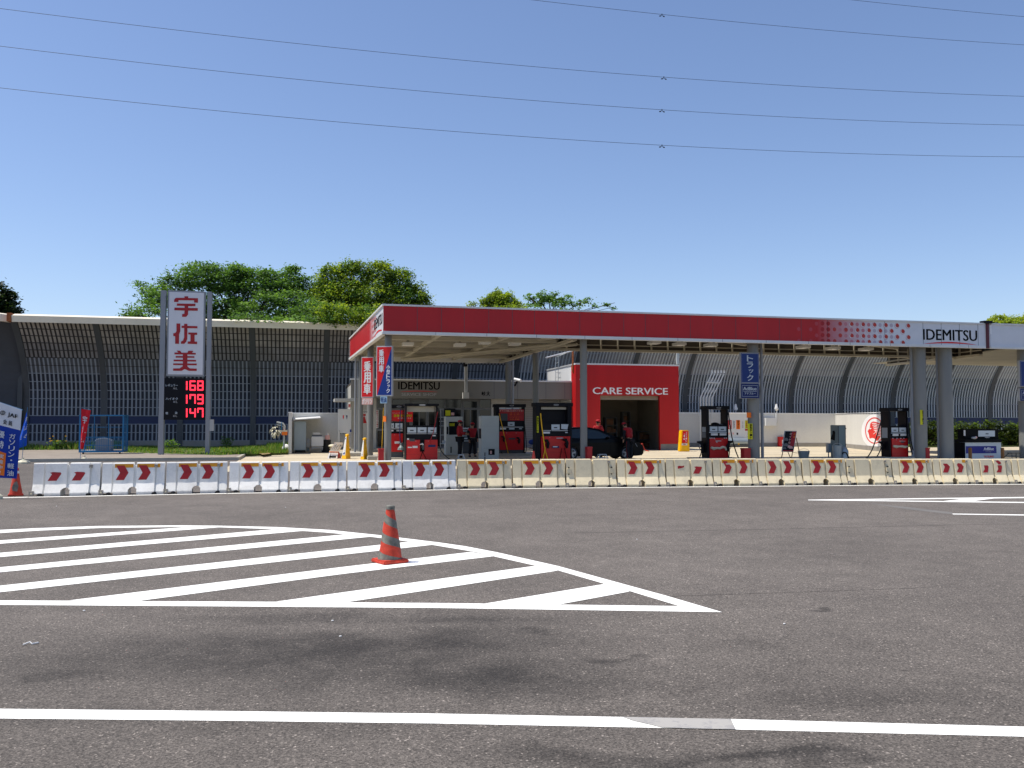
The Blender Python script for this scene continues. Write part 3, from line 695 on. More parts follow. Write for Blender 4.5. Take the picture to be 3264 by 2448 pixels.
# ------------------------------------------------------------------ curved noise wall
TF = 60.0
def prof(n_extra=0):
    pts = []; z = .54; arc = 0; zs = [.54, 1.07, 1.6, 2.13]
    while zs[-1] < 7.4:
        z = zs[-1]; s_ = 0.26 * max(0, z - 3.0); dz = .53 / math.sqrt(1 + s_ * s_); zs.append(z + dz)
    zs[-1] = 7.72
    return [(0.13 * max(0, z - 3.0) ** 2, z) for z in zs]
PR = prof(); NR = len(PR) - 1
postx = [-16.57, -12.11, -7.57, -3.06, 1.57] + [1.57 + 4.318 * i for i in range(1, 10)] + [45.0, 49.5, 54.0, 58.5]
t = thing('noise_wall', (10, TF, 0), 'long curved grey noise wall with a dark blue stripe behind the whole station', 'noise wall')
def row_mat(i, n=None):  # rows lighten upward, painting the bounced light under the overhang
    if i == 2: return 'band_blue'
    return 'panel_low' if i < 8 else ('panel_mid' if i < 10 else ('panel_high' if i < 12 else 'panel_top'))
for bi in range(len(postx) - 1):
    xa, xb = postx[bi] + .12, postx[bi + 1] - .12; mb = MB()
    for i in range(NR):
        (o0, z0), (o1, z1) = PR[i], PR[i + 1]
        mb.add([(xa, TF - o0, z0), (xb, TF - o0, z0), (xb, TF - o1, z1), (xa, TF - o1, z1), (xa, TF - o0 + .1, z0), (xb, TF - o0 + .1, z0), (xb, TF - o1 + .1, z1), (xa, TF - o1 + .1, z1)],
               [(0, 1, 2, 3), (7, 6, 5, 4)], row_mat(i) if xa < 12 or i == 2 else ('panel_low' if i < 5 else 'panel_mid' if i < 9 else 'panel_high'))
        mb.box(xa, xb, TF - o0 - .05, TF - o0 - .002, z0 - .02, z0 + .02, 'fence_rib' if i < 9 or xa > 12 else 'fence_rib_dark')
    n = 17
    for r in range(n + 1):
        x = lerp(xa + .03, xb - .03, r / n); w = .045
        for i in range(NR):
            if i == 2: continue
            (o0, z0), (o1, z1) = PR[i], PR[i + 1]
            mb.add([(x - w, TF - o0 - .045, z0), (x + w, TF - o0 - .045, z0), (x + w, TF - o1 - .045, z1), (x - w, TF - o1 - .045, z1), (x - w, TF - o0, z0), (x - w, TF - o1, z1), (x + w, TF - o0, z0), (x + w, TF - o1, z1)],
                   [(0, 1, 2, 3), (4, 0, 3, 5), (1, 6, 7, 2)], ('fence_rib' if i < 10 else 'fence_rib_dark') if xa < 12 else 'fence_rib_light')  # rib tones painted by row and side to follow the light on them
    mb.build('slatted_panel', t)
for x in postx:
    mb = MB(); pts = [(TF - o - .11, z) for o, z in PR]; back = [(TF - o + .16, z) for o, z in reversed(PR)]
    poly = [(TF - .11, 0)] + pts + back + [(TF + .16, 0)]
    for i in range(len(pts) - 1): pass
    w = .17; fl = [(TF - .11, 0.)] + pts
    for (ya, za), (yb, zb) in zip(fl, fl[1:]):
        mb.add([(x - w, ya, za), (x + w, ya, za), (x + w, yb, zb), (x - w, yb, zb), (x - w, ya + .25, za), (x + w, ya + .25, za), (x + w, yb + .25, zb), (x - w, yb + .25, zb)],
               [(0, 1, 2, 3), (4, 0, 3, 7), (1, 5, 6, 2), (5, 4, 7, 6)], 'fence_post')
    mb.build('post', t)
mb = MB(); mb.box(postx[0], postx[-1], TF - .06, TF + .2, 0, .535, 'footing'); mb.build('footing', t)
oT, zT = PR[-1]
def capb(x0, x1, k):
    mb = MB(); y = TF - oT
    mb.add([(x0, y - .34, zT - .12), (x1, y - .34, zT - .12), (x1, y - .42, zT + .26), (x0, y - .42, zT + .26), (x0, y + .30, zT - .02), (x1, y + .30, zT - .02), (x1, y + .2, zT + .42), (x0, y + .2, zT + .42)],
           [(0, 1, 2, 3), (3, 2, 6, 7), (4, 7, 6, 5), (0, 3, 7, 4), (1, 5, 6, 2), (0, 4, 5, 1)], k); mb.build('cap', t)
capb(postx[0] + .0, P(1290, 1020, 56).x, 'cap_cream'); capb(P(1290, 1020, 56).x + .02, postx[-1], 'cap_grey')
mb = MB(); mb.box(postx[0] - .25, postx[0] - .02, TF - oT - .44, TF - oT + .2, zT - .1, zT + .4, 'rust'); mb.build('rusty_joint', t)
# plain end wall turning toward the road
t = thing('noise_wall', (-17, TF - 2, 0), 'plain dark end section of the noise wall at the left edge with slats only at its foot', 'noise wall')
ang = R(-24); dx_, dy_ = -math.cos(ang), math.sin(ang)
def e2(s_, o, z): return (-16.8 + dx_ * s_ + o * dy_ * -1 * .9 * 0, TF - .05 + dy_ * s_ - o, z)
mb = MB(); L_ = 12
for i in range(NR):
    (o0, z0), (o1, z1) = PR[i], PR[i + 1]
    o0 *= .82; o1 *= .82
    k = 'band_blue' if i == 2 else ('panel_low' if i < 4 else 'panel_plain')
    mb.face([e2(0, o0, z0), e2(L_, o0, z0), e2(L_, o1, z1), e2(0, o1, z1)], k)
    if i < 4 and i != 2:
        for r in range(46):
            s_ = r * L_ / 46; mb.face([e2(s_, o0 + .04, z0), e2(s_ + .08, o0 + .04, z0), e2(s_ + .08, o1 + .04, z1), e2(s_, o1 + .04, z1)], 'fence_rib')
mb.face([e2(0, .0, 0), e2(L_, .0, 0), e2(L_, .0, .54), e2(0, .0, .54)], 'footing'); mb.build('panel', t)
mb = MB(); o_ = oT * .82; a = Vector(e2(-.1, o_, zT)); b = Vector(e2(L_, o_, zT + .9)); pts = [a + Vector((0, -.4, -.1)), a + Vector((0, -.4, .32)), a + Vector((0, .25, .42)), a + Vector((0, .25, -.1))]
mb.prism(pts, b - a, 'cap_cream'); mb.build('cap', t)
mb = MB(); mb.box(-17.0, -16.72, TF - .35, TF, 0, 8.0, 'fence_post'); mb.build('post', t)
# ------------------------------------------------------------------ trees
def leaves(name, centres, n, size, mats, par, seed, thin=0.0, clump=0.9, flat=0.5, per=26):
    rs = np.random.RandomState(seed)
    cs = np.array([c[0] for c in centres], float); rd_ = np.array([c[1] for c in centres], float)
    vol = rd_[:, 0] * rd_[:, 2]; pr = vol / vol.sum()
    nc = max(20, n // per); li = rs.choice(len(cs), nc, p=pr)
    d = rs.normal(size=(nc, 3)); d /= np.linalg.norm(d, axis=1)[:, None]
    rad = rs.uniform(.35, 1.12, nc) ** .7
    cc = cs[li] + d * rd_[li] * rad[:, None]                       # clump centres
    pick = rs.randint(0, nc, n); off = rs.normal(size=(n, 3)) * clump * .33 * rs.uniform(.6, 1.25, nc)[pick][:, None] * np.array([1, 1, flat])
    pos = cc[pick] + off
    a = rs.normal(size=(n, 3)); a[:, 2] *= .45; a /= np.linalg.norm(a, axis=1)[:, None]
    b = np.cross(a, rs.normal(size=(n, 3)) * .5 + np.array([0, 0, 1])); b /= np.linalg.norm(b, axis=1)[:, None]
    sz = size * rs.uniform(.6, 1.35, n)[:, None]
    v = np.empty((n, 4, 3)); v[:, 0] = pos - a * sz * .6; v[:, 1] = pos + b * sz * .33; v[:, 2] = pos + a * sz * .6; v[:, 3] = pos - b * sz * .33
    me = bpy.data.meshes.new(name); me.vertices.add(4 * n); me.vertices.foreach_set('co', v.ravel())
    me.loops.add(4 * n); me.loops.foreach_set('vertex_index', np.arange(4 * n)); me.polygons.add(n)
    me.polygons.foreach_set('loop_start', np.arange(0, 4 * n, 4)); me.polygons.foreach_set('loop_total', np.full(n, 4))
    for k in mats: me.materials.append(MATS[k])
    mm = rs.randint(0, len(mats), nc)[pick]; flip = rs.rand(n) < .2; mm = np.where(flip, rs.randint(0, len(mats), n), mm)
    me.polygons.foreach_set('material_index', mm.astype(np.int32)); me.update(); me.validate()
    o = bpy.data.objects.new(name, me); COL.objects.link(o)
    if par is not None: o.parent = par; o.matrix_parent_inverse = parent_world(par).inverted()
    return o, cc
def tree(lobes, T_, base_px, label, cat, mats, n, size, seed, clump=.9, flat=.5, twig=40):
    bx = P(base_px, 1300, T_).x; t = thing('tree', (bx, T_, 0), label, cat, 'trees behind the noise wall')
    cen = []
    for (cx, cy, rx, ry, *dt) in lobes:
        q = P(cx, cy, T_ + (dt[0] if dt else 0)); s_ = (q - EYE).length / F_PX; cen.append(((q.x, q.y, q.z), (rx * s_, max(rx, ry) * s_ * 1.0, ry * s_)))
    _, cc = leaves('crown', cen, n, size, mats, t, seed, clump=clump, flat=flat, per=46)
    mb = MB(); rr = random.Random(seed); zf = min(c[0][2] for c in cen) - 1.5
    mb.tube([(bx, T_, 0), (bx + .1, T_ + .1, zf * .5), (bx - .1, T_, zf)], [.42, .34, .26], 'bark', 8)
    for c, r in cen:
        mid = Vector((lerp(bx, c[0], .45), lerp(T_, c[1], .4), lerp(zf, c[2], .6))); rr_ = min(1, r[0] / 1.6); mb.tube([(bx, T_, zf - .2), mid, c], [.2 * rr_ + .02, .1 * rr_ + .01, .02], 'bark', 5)
    for i in range(twig):
        q = cc[rr.randrange(len(cc))]; c = min(cen, key=lambda e: (e[0][0] - q[0]) ** 2 + (e[0][1] - q[1]) ** 2 + (e[0][2] - q[2]) ** 2)[0]; mb.tube([c, q], [.035, .012], 'bark', 4)
    mb.build('trunk', t, True); return t
tree([(470, 985, 42, 24, -3), (505, 945, 52, 26, -1), (440, 1005, 28, 8, -4), (415, 1004, 12, 4, -4), (560, 915, 62, 30), (530, 893, 26, 7), (655, 853, 22, 6), (745, 846, 10, 5), (640, 885, 80, 40), (665, 865, 40, 12), (722, 895, 75, 48), (800, 905, 85, 48), (760, 862, 40, 14), (880, 915, 75, 45), (925, 862, 14, 16), (948, 850, 16, 7), (935, 880, 26, 16),
      (960, 915, 50, 34), (600, 985, 90, 45), (720, 985, 105, 50), (850, 985, 105, 50, -2), (950, 985, 75, 55, -2), (800, 1016, 60, 5, -9.3), (900, 1018, 70, 6, -9.3), (1000, 1018, 50, 10, -9.3), (1060, 1026, 40, 10, -9), (1000, 1000, 60, 35, -5), (530, 960, 40, 30, -2), (465, 925, 16, 6), (445, 905, 14, 4), (380, 1000, 16, 5, -4)],
     66, 760, 'wide loose green cherry tree spreading behind the price sign', 'tree', ['leaf_cherry', 'leaf_cherry', 'leaf_cherry_light'], 52000, .17, 11, .95, .4, 90)
tree([(1060, 885, 55, 40), (1090, 862, 30, 18), (1145, 858, 44, 26), (1135, 845, 16, 10), (1212, 872, 50, 34), (1208, 850, 26, 14), (1270, 900, 45, 40), (1285, 880, 18, 14), (1320, 945, 42, 45), (1350, 975, 22, 36), (1090, 945, 90, 60), (1180, 945, 90, 70), (1262, 965, 75, 60), (1040, 960, 45, 60), (1015, 1000, 35, 45, -3), (1090, 1004, 80, 30, -8), (1190, 1015, 80, 32, -8)],
     65, 1190, 'dense rounded yellow green camphor tree rising over the left corner of the canopy', 'tree', ['leaf_camphor', 'leaf_camphor', 'leaf_camphor_light', 'leaf_cherry'], 52000, .16, 12, .7, .8, 20)
tree([(1545, 968, 14, 14), (1580, 960, 28, 24), (1588, 940, 12, 14), (1620, 958, 26, 26), (1620, 942, 8, 8), (1650, 972, 26, 18), (1505, 972, 9, 5), (1600, 990, 70, 16)], 68, 1590, 'small pointed yellow green treetop above the middle of the canopy', 'tree', ['leaf_camphor', 'leaf_camphor_light', 'leaf_camphor_light'], 10000, .15, 13, .55, .8, 14)
tree([(1690, 948, 22, 10), (1720, 955, 36, 24), (1745, 940, 30, 12), (1770, 952, 30, 22), (1815, 945, 10, 4), (1800, 965, 30, 14), (1850, 965, 28, 14), (1882, 950, 10, 4), (1900, 976, 14, 5), (1760, 985, 100, 14), (1960, 965, 5, 7), (1950, 980, 6, 6), (1930, 972, 10, 3)], 69, 1760, 'open treetop with airy sprays right of the small pointed one', 'tree', ['leaf_cherry', 'leaf_cherry_light', 'leaf_cherry_light'], 4600, .16, 14, .6, .45, 60)
tree([(-20, 950, 50, 40), (8, 950, 26, 22), (20, 972, 20, 20), (45, 988, 16, 12), (-10, 1000, 60, 40)], 70, -30, 'dark tree at the left edge of the picture', 'tree', ['leaf_dark'], 9000, .2, 15, .6, .7, 10)
tree([(3155, 1024, 14, 12), (3185, 1018, 22, 14), (3225, 1022, 26, 12), (3262, 1024, 20, 12), (3300, 1020, 40, 20), (3220, 1040, 80, 16)], 75, 3230, 'sunny yellow green treetop above the white canopy at the right edge', 'tree', ['leaf_yellow', 'leaf_camphor_light'], 7000, .2, 16, .5, .8, 10)
# hedge beyond the forecourt
a = G(2948, 1426); b = G(3330, 1424); t = thing('hedge', ((a.x + b.x) / 2, a.y, 0), 'dark clipped hedge under the blue stripe behind the urea dispenser', 'hedge')
cen = []
for i in range(15):
    f = i / 14; q = a.lerp(b, f)
    for z in (.45, 1.15): cen.append(((q.x, q.y + .6, z + rnd.uniform(-.1, .12)), (.9, .6, .6)))
leaves('foliage', cen, 15000, .16, ['leaf_hedge', 'leaf_hedge', 'leaf_camphor', 'leaf_dark'], t, 21, clump=.4, flat=1)
mb = MB(); mb.box(a.x - .3, b.x + .3, a.y + .45, a.y + .8, .1, 1.2, 'bark'); mb.build('stems', t)
mb = MB(); mb.box(a.x - .6, b.x + 2, a.y - .5, a.y + 5, .004, .1, 'verge_soil'); struct('hedge_bed', mb)
mb = MB(); mb.pbox(2955, 1432, 3003, 1449, P(2980, 1452, 50).y, 2.5, 'kerb_conc')
# grass
def grass(polys, n, h, seed, mats, nm='grass'):
    rs = random.Random(seed); mb = MB()
    for poly, z0, cnt, hh in polys:
        q = [G(x, y) for x, y in poly]; xs = [p.x for p in q]; ys = [p.y for p in q]
        def inside(x, y):
            c = False
            for i in range(len(q)):
                a_, b_ = q[i], q[i - 1]
                if (a_.y > y) != (b_.y > y) and x < (b_.x - a_.x) * (y - a_.y) / (b_.y - a_.y) + a_.x: c = not c
            return c
        k = 0; tries = 0
        while k < cnt and tries < cnt * 20:
            tries += 1
            x = rs.uniform(min(xs), max(xs)); y = rs.uniform(min(ys), max(ys))
            if not inside(x, y): continue
            dens = math.sin(x * 1.7) * math.cos(y * 1.3 + x) + math.sin(x * .6 + 2)
            if dens < rs.uniform(-2.2, .8): continue
            hgt = hh * rs.uniform(.4, 1.3) * (1.0 + .35 * dens); a_ = rs.uniform(0, 6.28); w = .02 + hgt * .08
            mb.face([(x - w * math.cos(a_), y - w * math.sin(a_), z0), (x + w * math.cos(a_), y + w * math.sin(a_), z0), (x + rs.uniform(-.1, .1), y + rs.uniform(-.1, .1), z0 + hgt)], mats[0] if rs.random() < .8 else mats[1]); k += 1
    return tag(mb.build(nm), kind='stuff')
grass([([(395, 1450), (700, 1459), (919, 1450), (919, 1424), (395, 1428)], .12, 15000, .13), ([(150, 1441), (395, 1438), (395, 1422), (150, 1422)], .12, 6000, .30),
       ([(60, 1441), (170, 1441), (170, 1422), (60, 1422)], .12, 2500, .3), ([(850, 1449), (919, 1449), (919, 1428), (850, 1428)], .12, 1300, .24)], 0, 0, 5, ['grass_blade', 'grass_dry'])
for px, py, hh, lab in ((545, 1440, .55, 'leafy weed clump by the left foot of the price sign'), (720, 1432, .7, 'tall pale weed in front of the noise wall right of the price sign')):
    q = G(px, py); t = thing('weed', (q.x, q.y, .12), lab, 'weed')
    leaves('leaves', [((q.x, q.y, .12 + hh * .5), (.35, .3, hh * .5))], 220, .12, ['grass_blade'], t, px, clump=.3, flat=1)
    mb = MB()
    for i in range(7): mb.tube([(q.x, q.y, .1), (q.x + rnd.uniform(-.3, .3), q.y, .12 + hh * rnd.uniform(.6, 1.1))], .008, 'grass_blade', 4)
    mb.build('stem', t)
q = G(186, 1440); t = thing('flowering_plant', (q.x, q.y, .12), 'small clump of yellow flowers at the foot of the noise wall', 'flowers')
leaves('leaves', [((q.x, q.y, .42), (.4, .3, .3))], 260, .12, ['grass_blade', 'leaf_dark'], t, 3, clump=.3, flat=1)
for i in range(9):
    u = Vector((q.x + rnd.uniform(-.5, .5), q.y - .1 + rnd.uniform(-.2, .2), rnd.uniform(.55, .95))); mb = MB(); mb.tube([(q.x, q.y, .12), u], .007, 'grass_blade', 4)
    mb.lathe(u, [(.01, -.01), (.06, 0.0), (.055, .02), (.01, .025)], 'petal', 7); mb.build('flower', t)
# ------------------------------------------------------------------ overhead wires
WL = [('lowest', [(0, 280), (2110, 463), (3264, 500)]), ('second lowest', [(0, 147), (2110, 350), (3264, 399)]), ('middle', [(0, 27), (2117, 246), (3264, 307)]),
      ('second highest', [(1700, 0), (2110, 47), (3264, 143)]), ('highest, cutting the top right corner', [(2700, -2), (2980, 22), (3264, 53)])]
for i, (nm, pts) in enumerate(WL):
    q = [P(x, y, 48 + i * .6) for x, y in pts]; A_ = np.array([[p.x ** 2, p.x, 1] for p in q]); co = np.linalg.solve(A_, np.array([p.z for p in q]))
    if i < 3: curv = co[0]
    else:
        e0, e1 = q[0], q[-1]; sl = (e1.z - e0.z) / (e1.x - e0.x) - curv * (e1.x + e0.x); co = (curv, sl, e0.z - curv * e0.x ** 2 - sl * e0.x)
    co_f = lambda x: co[0] * x * x + co[1] * x + co[2]
    xa, xb = -45, 75; t = thing('power_cable', (xa, q[0].y, co_f(xa)), 'thin overhead cable, the %s of the five crossing the sky' % nm if 'corner' not in nm else 'thin overhead cable, the highest one, cutting the top right corner of the sky', 'cable', 'overhead power cables')
    mb = MB(); mb.tube([(x, q[0].y, co_f(x)) for x in np.linspace(xa, xb, 50)], .0115, 'wire', 5); mb.build('conductor', t)
    if i < 4:
        x = P(2110 + (6 if i == 2 else 0), pts[1][1], q[0].y).x; z = co_f(x); mb = MB(); y = q[0].y
        mb.box(x - .02, x + .02, y - .02, y + .02, z - .06, z + .04, 'wire'); mb.tube([(x - .14, y, z - .12), (x - .02, y, z - .06), (x + .14, y, z - .12)], .012, 'wire')
        for s_ in (-1, 1): mb.cyl((x + s_ * .07, y, z - .10), (x + s_ * .17, y, z - .125), .035, 'wire', n=8)
        mb.build('vibration_damper', t)
# ------------------------------------------------------------------ canopy over the pumps
CX0, CX1, CT, CB = 3.02, 30.2, 33.7, 38.9
Z0, Z1 = 5.04, 6.20
can = thing('canopy', (CX0 + 13, CT + 2.5, 0), 'long red and white forecourt canopy on round grey pillars', 'canopy')
LB = Vector((2.5, 47.7, 0))                                      # back left corner
def gradient_red(name, along, s0, s1):
    m = mat(name, 'b5141f', 0.42, 0.0); nt = m.node_tree; b = nt.nodes['Principled BSDF']
    tc = nt.nodes.new('ShaderNodeTexCoord'); sp = nt.nodes.new('ShaderNodeSeparateXYZ'); nt.links.new(tc.outputs['Object'], sp.inputs[0])
    mr = nt.nodes.new('ShaderNodeMapRange'); nt.links.new(sp.outputs[along], mr.inputs[0]); mr.inputs[1].default_value = s0; mr.inputs[2].default_value = s1
    mx = nt.nodes.new('ShaderNodeMix'); mx.data_type = 'RGBA'; nt.links.new(mr.outputs[0], mx.inputs['Factor'])
    mx.inputs['A'].default_value = lin('b5141f') + [1]; mx.inputs['B'].default_value = lin('d6d8dc') + [1]; nt.links.new(mx.outputs['Result'], b.inputs['Base Color'])
xg0, xg1 = P(2605, 1040, CT).x, P(2800, 1040, CT).x
gradient_red('fascia_gradient', 0, xg0, xg1)
mb = MB(); mb.box(CX0, xg0, CT, CT + .12, Z0 + .12, Z1 - .07, 'fascia_red'); mb.box(xg0, xg1, CT, CT + .12, Z0 + .12, Z1 - .07, 'fascia_gradient'); mb.box(xg1, CX1, CT, CT + .12, Z0 + .12, Z1 - .07, 'white_sign')
# dot pattern: small red discs with a white crescent, on a staggered grid
xa = P(2640, 1040, CT).x; pitch = (P(2900, 1040, CT).x - xa) / 14.3; rowz = [5.96, 5.705, 5.45, 5.195]
mat('dot_red', 'b8382f', 0.5, 0.05); mat('dot_pink', 'c07c84', 0.5, 0.05); mat('dot_pale', 'b9adb8', 0.5, 0.05); mat('dot_faint', 'b8404a', 0.5, 0.05)
def disc(mb, x, z, r, k, off, n=14, y=CT): mb.face([(x + r * math.cos(2 * math.pi * i / n), y - off, z + r * math.sin(2 * math.pi * i / n)) for i in range(n)], k)
for ri, z in enumerate(rowz):
    for ci in range(-5, 15):
        x = xa + (ci + 0.0) * pitch * 1.0
        strong = (ci + ri) % 2 == 0
        if ci < -1:
            if (ci + ri) % 2 == 0 and (ci % 4 in (2, 3) or ci in (-2, -3)): disc(mb, x, z - .02, .085, 'dot_faint', .003)
        elif ci < 1: disc(mb, x, z, .095, 'sticker_red', .003)
        elif strong:
            if ci > 3: disc(mb, x - .008, z - .01, .118, 'dot_red', .003); disc(mb, x - .008, z - .01, .107, 'white_sign', .004)
            else: disc(mb, x - .008, z - .01, .112, 'dot_pink', .003)
            disc(mb, x + .012, z + .008, .088, 'dot_red', .005); 
        elif ci < 12: disc(mb, x, z, .085, 'dot_pink' if ci < 8 else 'dot_pale', .003)
O = P(2942, 1084, CT); U = P(3115, 1090, CT) - P(2942, 1090, CT); H = P(2942, 1048, CT).z - P(2942, 1082.5, CT).z
mb.tmap('IDEMITSU', (O.x, CT, P(2942, 1083, CT).z), (U.x, 0, 0), (0, 0, H), 'ink', .028, Vector((0, -1, 0)), .006)
def swoosh(mb, O, U, V, k, off, nrm):
    top = []; bot = []
    for i in range(17):
        f = i / 16; a = math.sin(f * math.pi) * .8; top.append(O + U * f + V * (a + .02) + nrm * off); bot.append(O + U * f + V * (a - .85 * math.sin(math.pi * min(1, f * 1.02)) ** .7 * .55 - .02) + nrm * off)
    mb.face(bot + top[::-1], k)
swoosh(mb, Vector((P(2945, 1092, CT).x, CT, 5.19)), Vector((P(3113, 1092, CT).x - P(2945, 1092, CT).x, 0, 0)), Vector((0, 0, .13)), 'sign_red', .006, Vector((0, -1, 0)))
xs_ = [P(px, 1050, CT).x for px in (2554, 2638, 2820, 2942, 3000, 3058, 3117)] + [P(px, 1020, CT).x for px in (1330, 1407, 1480, 1558, 1633, 1704, 1777, 1848, 1918, 1988, 2057, 2130, 2200, 2272, 2345, 2415, 2484)]
for x in xs_: mb.box(x - .008, x + .008, CT - .003, CT, Z0 + .12, Z1 - .07, 'dark_grey')
mb.build('front_fascia', can)
mb = MB()
mb.box(CX0 - .02, CX1, CT - .05, CT + .14, Z1 - .068, Z1, 'white_metal'); mb.box(CX0 - .02, CX1, CT - .05, CT + .18, Z0, Z0 + .118, 'white_metal')
for i in range(1, 14): x = CX0 + i * 2.02; mb.box(x - .006, x + .006, CT - .053, CT - .05, Z0, Z0 + .118, 'dark_grey')
mb.build('front_trim', can)
# left fascia along the receding side
d = (LB - Vector((CX0, CT, 0))); Ld = d.length; du = d.normalized(); nl = Vector((-du.y, du.x, 0)); 
if nl.x > 0: nl = -nl
p0 = Vector((CX0, CT, 0))
def side_s(px, py): q = PL(px, py, p0, nl); return (q - p0).dot(du)
mb = MB()
def sface(s0, s1, z0, z1, k, off=0.0): 
    a = p0 + du * s0 + nl * off; b = p0 + du * s1 + nl * off
    mb.face([(a.x, a.y, z0), (b.x, b.y, z0), (b.x, b.y, z1), (a.x, a.y, z1)], k)
sW, sG = side_s(1197, 1040), side_s(1178, 1060)
mid = [lerp(sW, sG, i / 8) for i in range(9)]
gr = []
for i in range(8):
    c = [lerp(x, y, (i + .5) / 8) for x, y in zip(lin('d6d8dc'), lin('b5141f'))]; mat('side_fade_%d' % i, c, .42, 0)
sface(0.002, sW, Z0 + .1, Z1 - .07, 'white_sign'); sface(sG, Ld, Z0 + .1, Z1 - .07, 'fascia_red')
for i in range(8): sface(mid[i], mid[i + 1], Z0 + .1, Z1 - .07, 'side_fade_%d' % i)
for i in range(5):
    for r in range(4):
        s_ = sW - .1 + i * .28 + (r % 2) * .14; q = p0 + du * s_ + nl * .004; mb.face([q + du * (.08 * math.cos(a)) + Vector((0, 0, rowz[r] + .08 * math.sin(a))) for a in [k * math.pi / 5 for k in range(10)]], 'dot_red')
s0, s1 = side_s(1219, 1040), side_s(1193, 1040)
O = p0 + du * s1 + Vector((0, 0, 5.48)); mb.tmap('IDEMITSU', O, du * (s0 - s1), (0, 0, .42), 'ink', .028, nl, .006)
swoosh(mb, p0 + du * s1 + Vector((0, 0, 5.22)), du * (s0 - s1), Vector((0, 0, .15)), 'sign_red', .006, nl)
mb.build('side_fascia', can)
mb = MB()
for z0, z1, o in ((Z1 - .07, Z1, .05), (Z0, Z0 + .1, .05)):
    a = p0 + nl * o; b = p0 + du * Ld + nl * o; c = p0 + du * Ld - nl * .12; e = p0 - nl * .12
    mb.prism([(q.x, q.y, z0) for q in (a, b, c, e)], (0, 0, z1 - z0), 'white_metal')
mb.build('side_trim', can)
XD = 10.8
mb = MB(); mb.prism([(CX0 + .1, CT + .1, 6.04), (LB.x + .1, LB.y, 6.04), (XD, LB.y, 6.04), (XD, CB, 6.04), (CX1 - .02, CB, 6.04), (CX1 - .02, CT + .1, 6.04)], (0, 0, .1), 'ceiling_dark'); mb.build('roof', can)
mb = MB(); mb.prism([(CX0 + .15, CT + .3, 5.24), (LB.x + .15, LB.y - .2, 5.24), (XD - .15, LB.y - .2, 5.24), (XD - .15, CT + .3, 5.24)], (0, 0, .05), 'ceiling_beige'); mb.box(3.2, XD, LB.y + .002, 50.7, 5.26, 5.32, 'ceiling_beige'); 
for i in range(1, 30): y = CT + .3 + i * .47; mb.box(CX0 + .0, XD - .2, y - .01, y + .01, 5.225, 5.24, 'ceiling_dark')
mb.box(XD - .15, CX1 - .1, CT + .25, CB - .1, 5.86, 5.9, 'ceiling_beige')
mb.build('ceiling', can)
for y in (36.2, 39.2, 42.2, 45.4):
    mb = MB(); mb.box(CX0 + .2, XD - .15, y - .1, y + .1, 5.08, 5.238, 'ceiling_beam'); mb.build('beam', can)
for x in (5.3, 8.1, 13.2, 15.9, 18.6, 21.3, 24.0, 26.7, 29.2):
    mb = MB(); mb.box(x - .09, x + .09, CT + .2, (LB.y if x < XD else CB) - .15, 5.10 if x < XD else 5.58, 5.236 if x < XD else 5.855, 'ceiling_beam'); mb.build('beam', can)
for a, b in (((5.2, 46.2, 5.02), (11.0, 36.0, 5.06)), ((5.9, 46.6, 5.02), (11.6, 36.3, 5.06)), ((11.0, 34.6, 5.3), (8.9, 37.2, 5.14)), ((27.5, 36.2, 5.2), (23.5, 35.0, 5.35)), ((19.6, 36.2, 5.2), (16.7, 35.0, 5.4))):
    mb = MB(); mb.tube([a, b], .07, 'ceiling_beam', 6); mb.build('bracing_pipe', can)
# rear girders: open boxes seen from below
def girder(a, b, par, step=.84, base=5.0, dark_h=5.86):
    a = Vector(a); b = Vector(b); u = (b - a).normalized(); n = Vector((-u.y, u.x, 0)); L_ = (b - a).length
    def bx(mb, s0, s1, o0, o1, z0, z1, k):
        q = [a + u * s + n * o for s, o in ((s0, o0), (s1, o0), (s1, o1), (s0, o1))]; mb.prism([(p.x, p.y, z0) for p in q], (0, 0, z1 - z0), k)
    mb = MB(); bx(mb, 0, L_, -.11, .11, base, base + .11, 'ceiling_beam'); bx(mb, 0, L_, -.03, .03, base + .27, base + .31, 'ceiling_beam')
    k = .3
    while k < L_: bx(mb, k - .035, k + .035, -.04, .04, base + .11, dark_h, 'ceiling_beam'); k += step
    mb.build('rear_girder', par); mb = MB(); bx(mb, 0, L_, .06, .10, base + .12, 6.1, 'ceiling_dark'); mb.build('rear_fascia', par)
girder((CX1, CB, 0), (XD + .0, CB, 0), can) if False else girder((XD, CB, 0), (CX1, CB, 0), can)
girder((XD, CB, 0), (XD, LB.y - .1, 0), can) if False else girder((XD, LB.y - .1, 0), (XD, CT + .4, 0), can)
mb = MB(); mb.box(LB.x, XD + .1, LB.y - .15, LB.y, 5.0, 6.05, 'white_metal'); mb.build('rear_fascia', can)
for (px, py) in ((1300, 1097), (1465, 1100), (1545, 1092), (2085, 1092), (2165, 1097), (2265, 1100), (2560, 1106), (2655, 1110), (2760, 1113), (1640, 1096)):
    q = P(px, py, 36.6); mb = MB(); mb.box(q.x - .22, q.x + .22, 36.3, 36.9, q.z - .06, q.z + .06, 'white_metal'); mb.box(q.x - .05, q.x + .05, 36.5, 36.7, q.z + .06, 5.87 if q.x > XD else 5.24, 'ceiling_beam'); mb.build('lamp_housing', can)
def pillar(par, x0, x1, Y, z0=0.0, z1=5.24, k='pillar_grey', nm='pillar', n=24):
    a = P(x0, 1300, Y); b = P(x1, 1300, Y); mb = MB(); mb.cyl((a.x / 2 + b.x / 2, Y, z0), (a.x / 2 + b.x / 2, Y, z1), (b.x - a.x) / 2, k, n=n); return mb.build(nm, par, True)
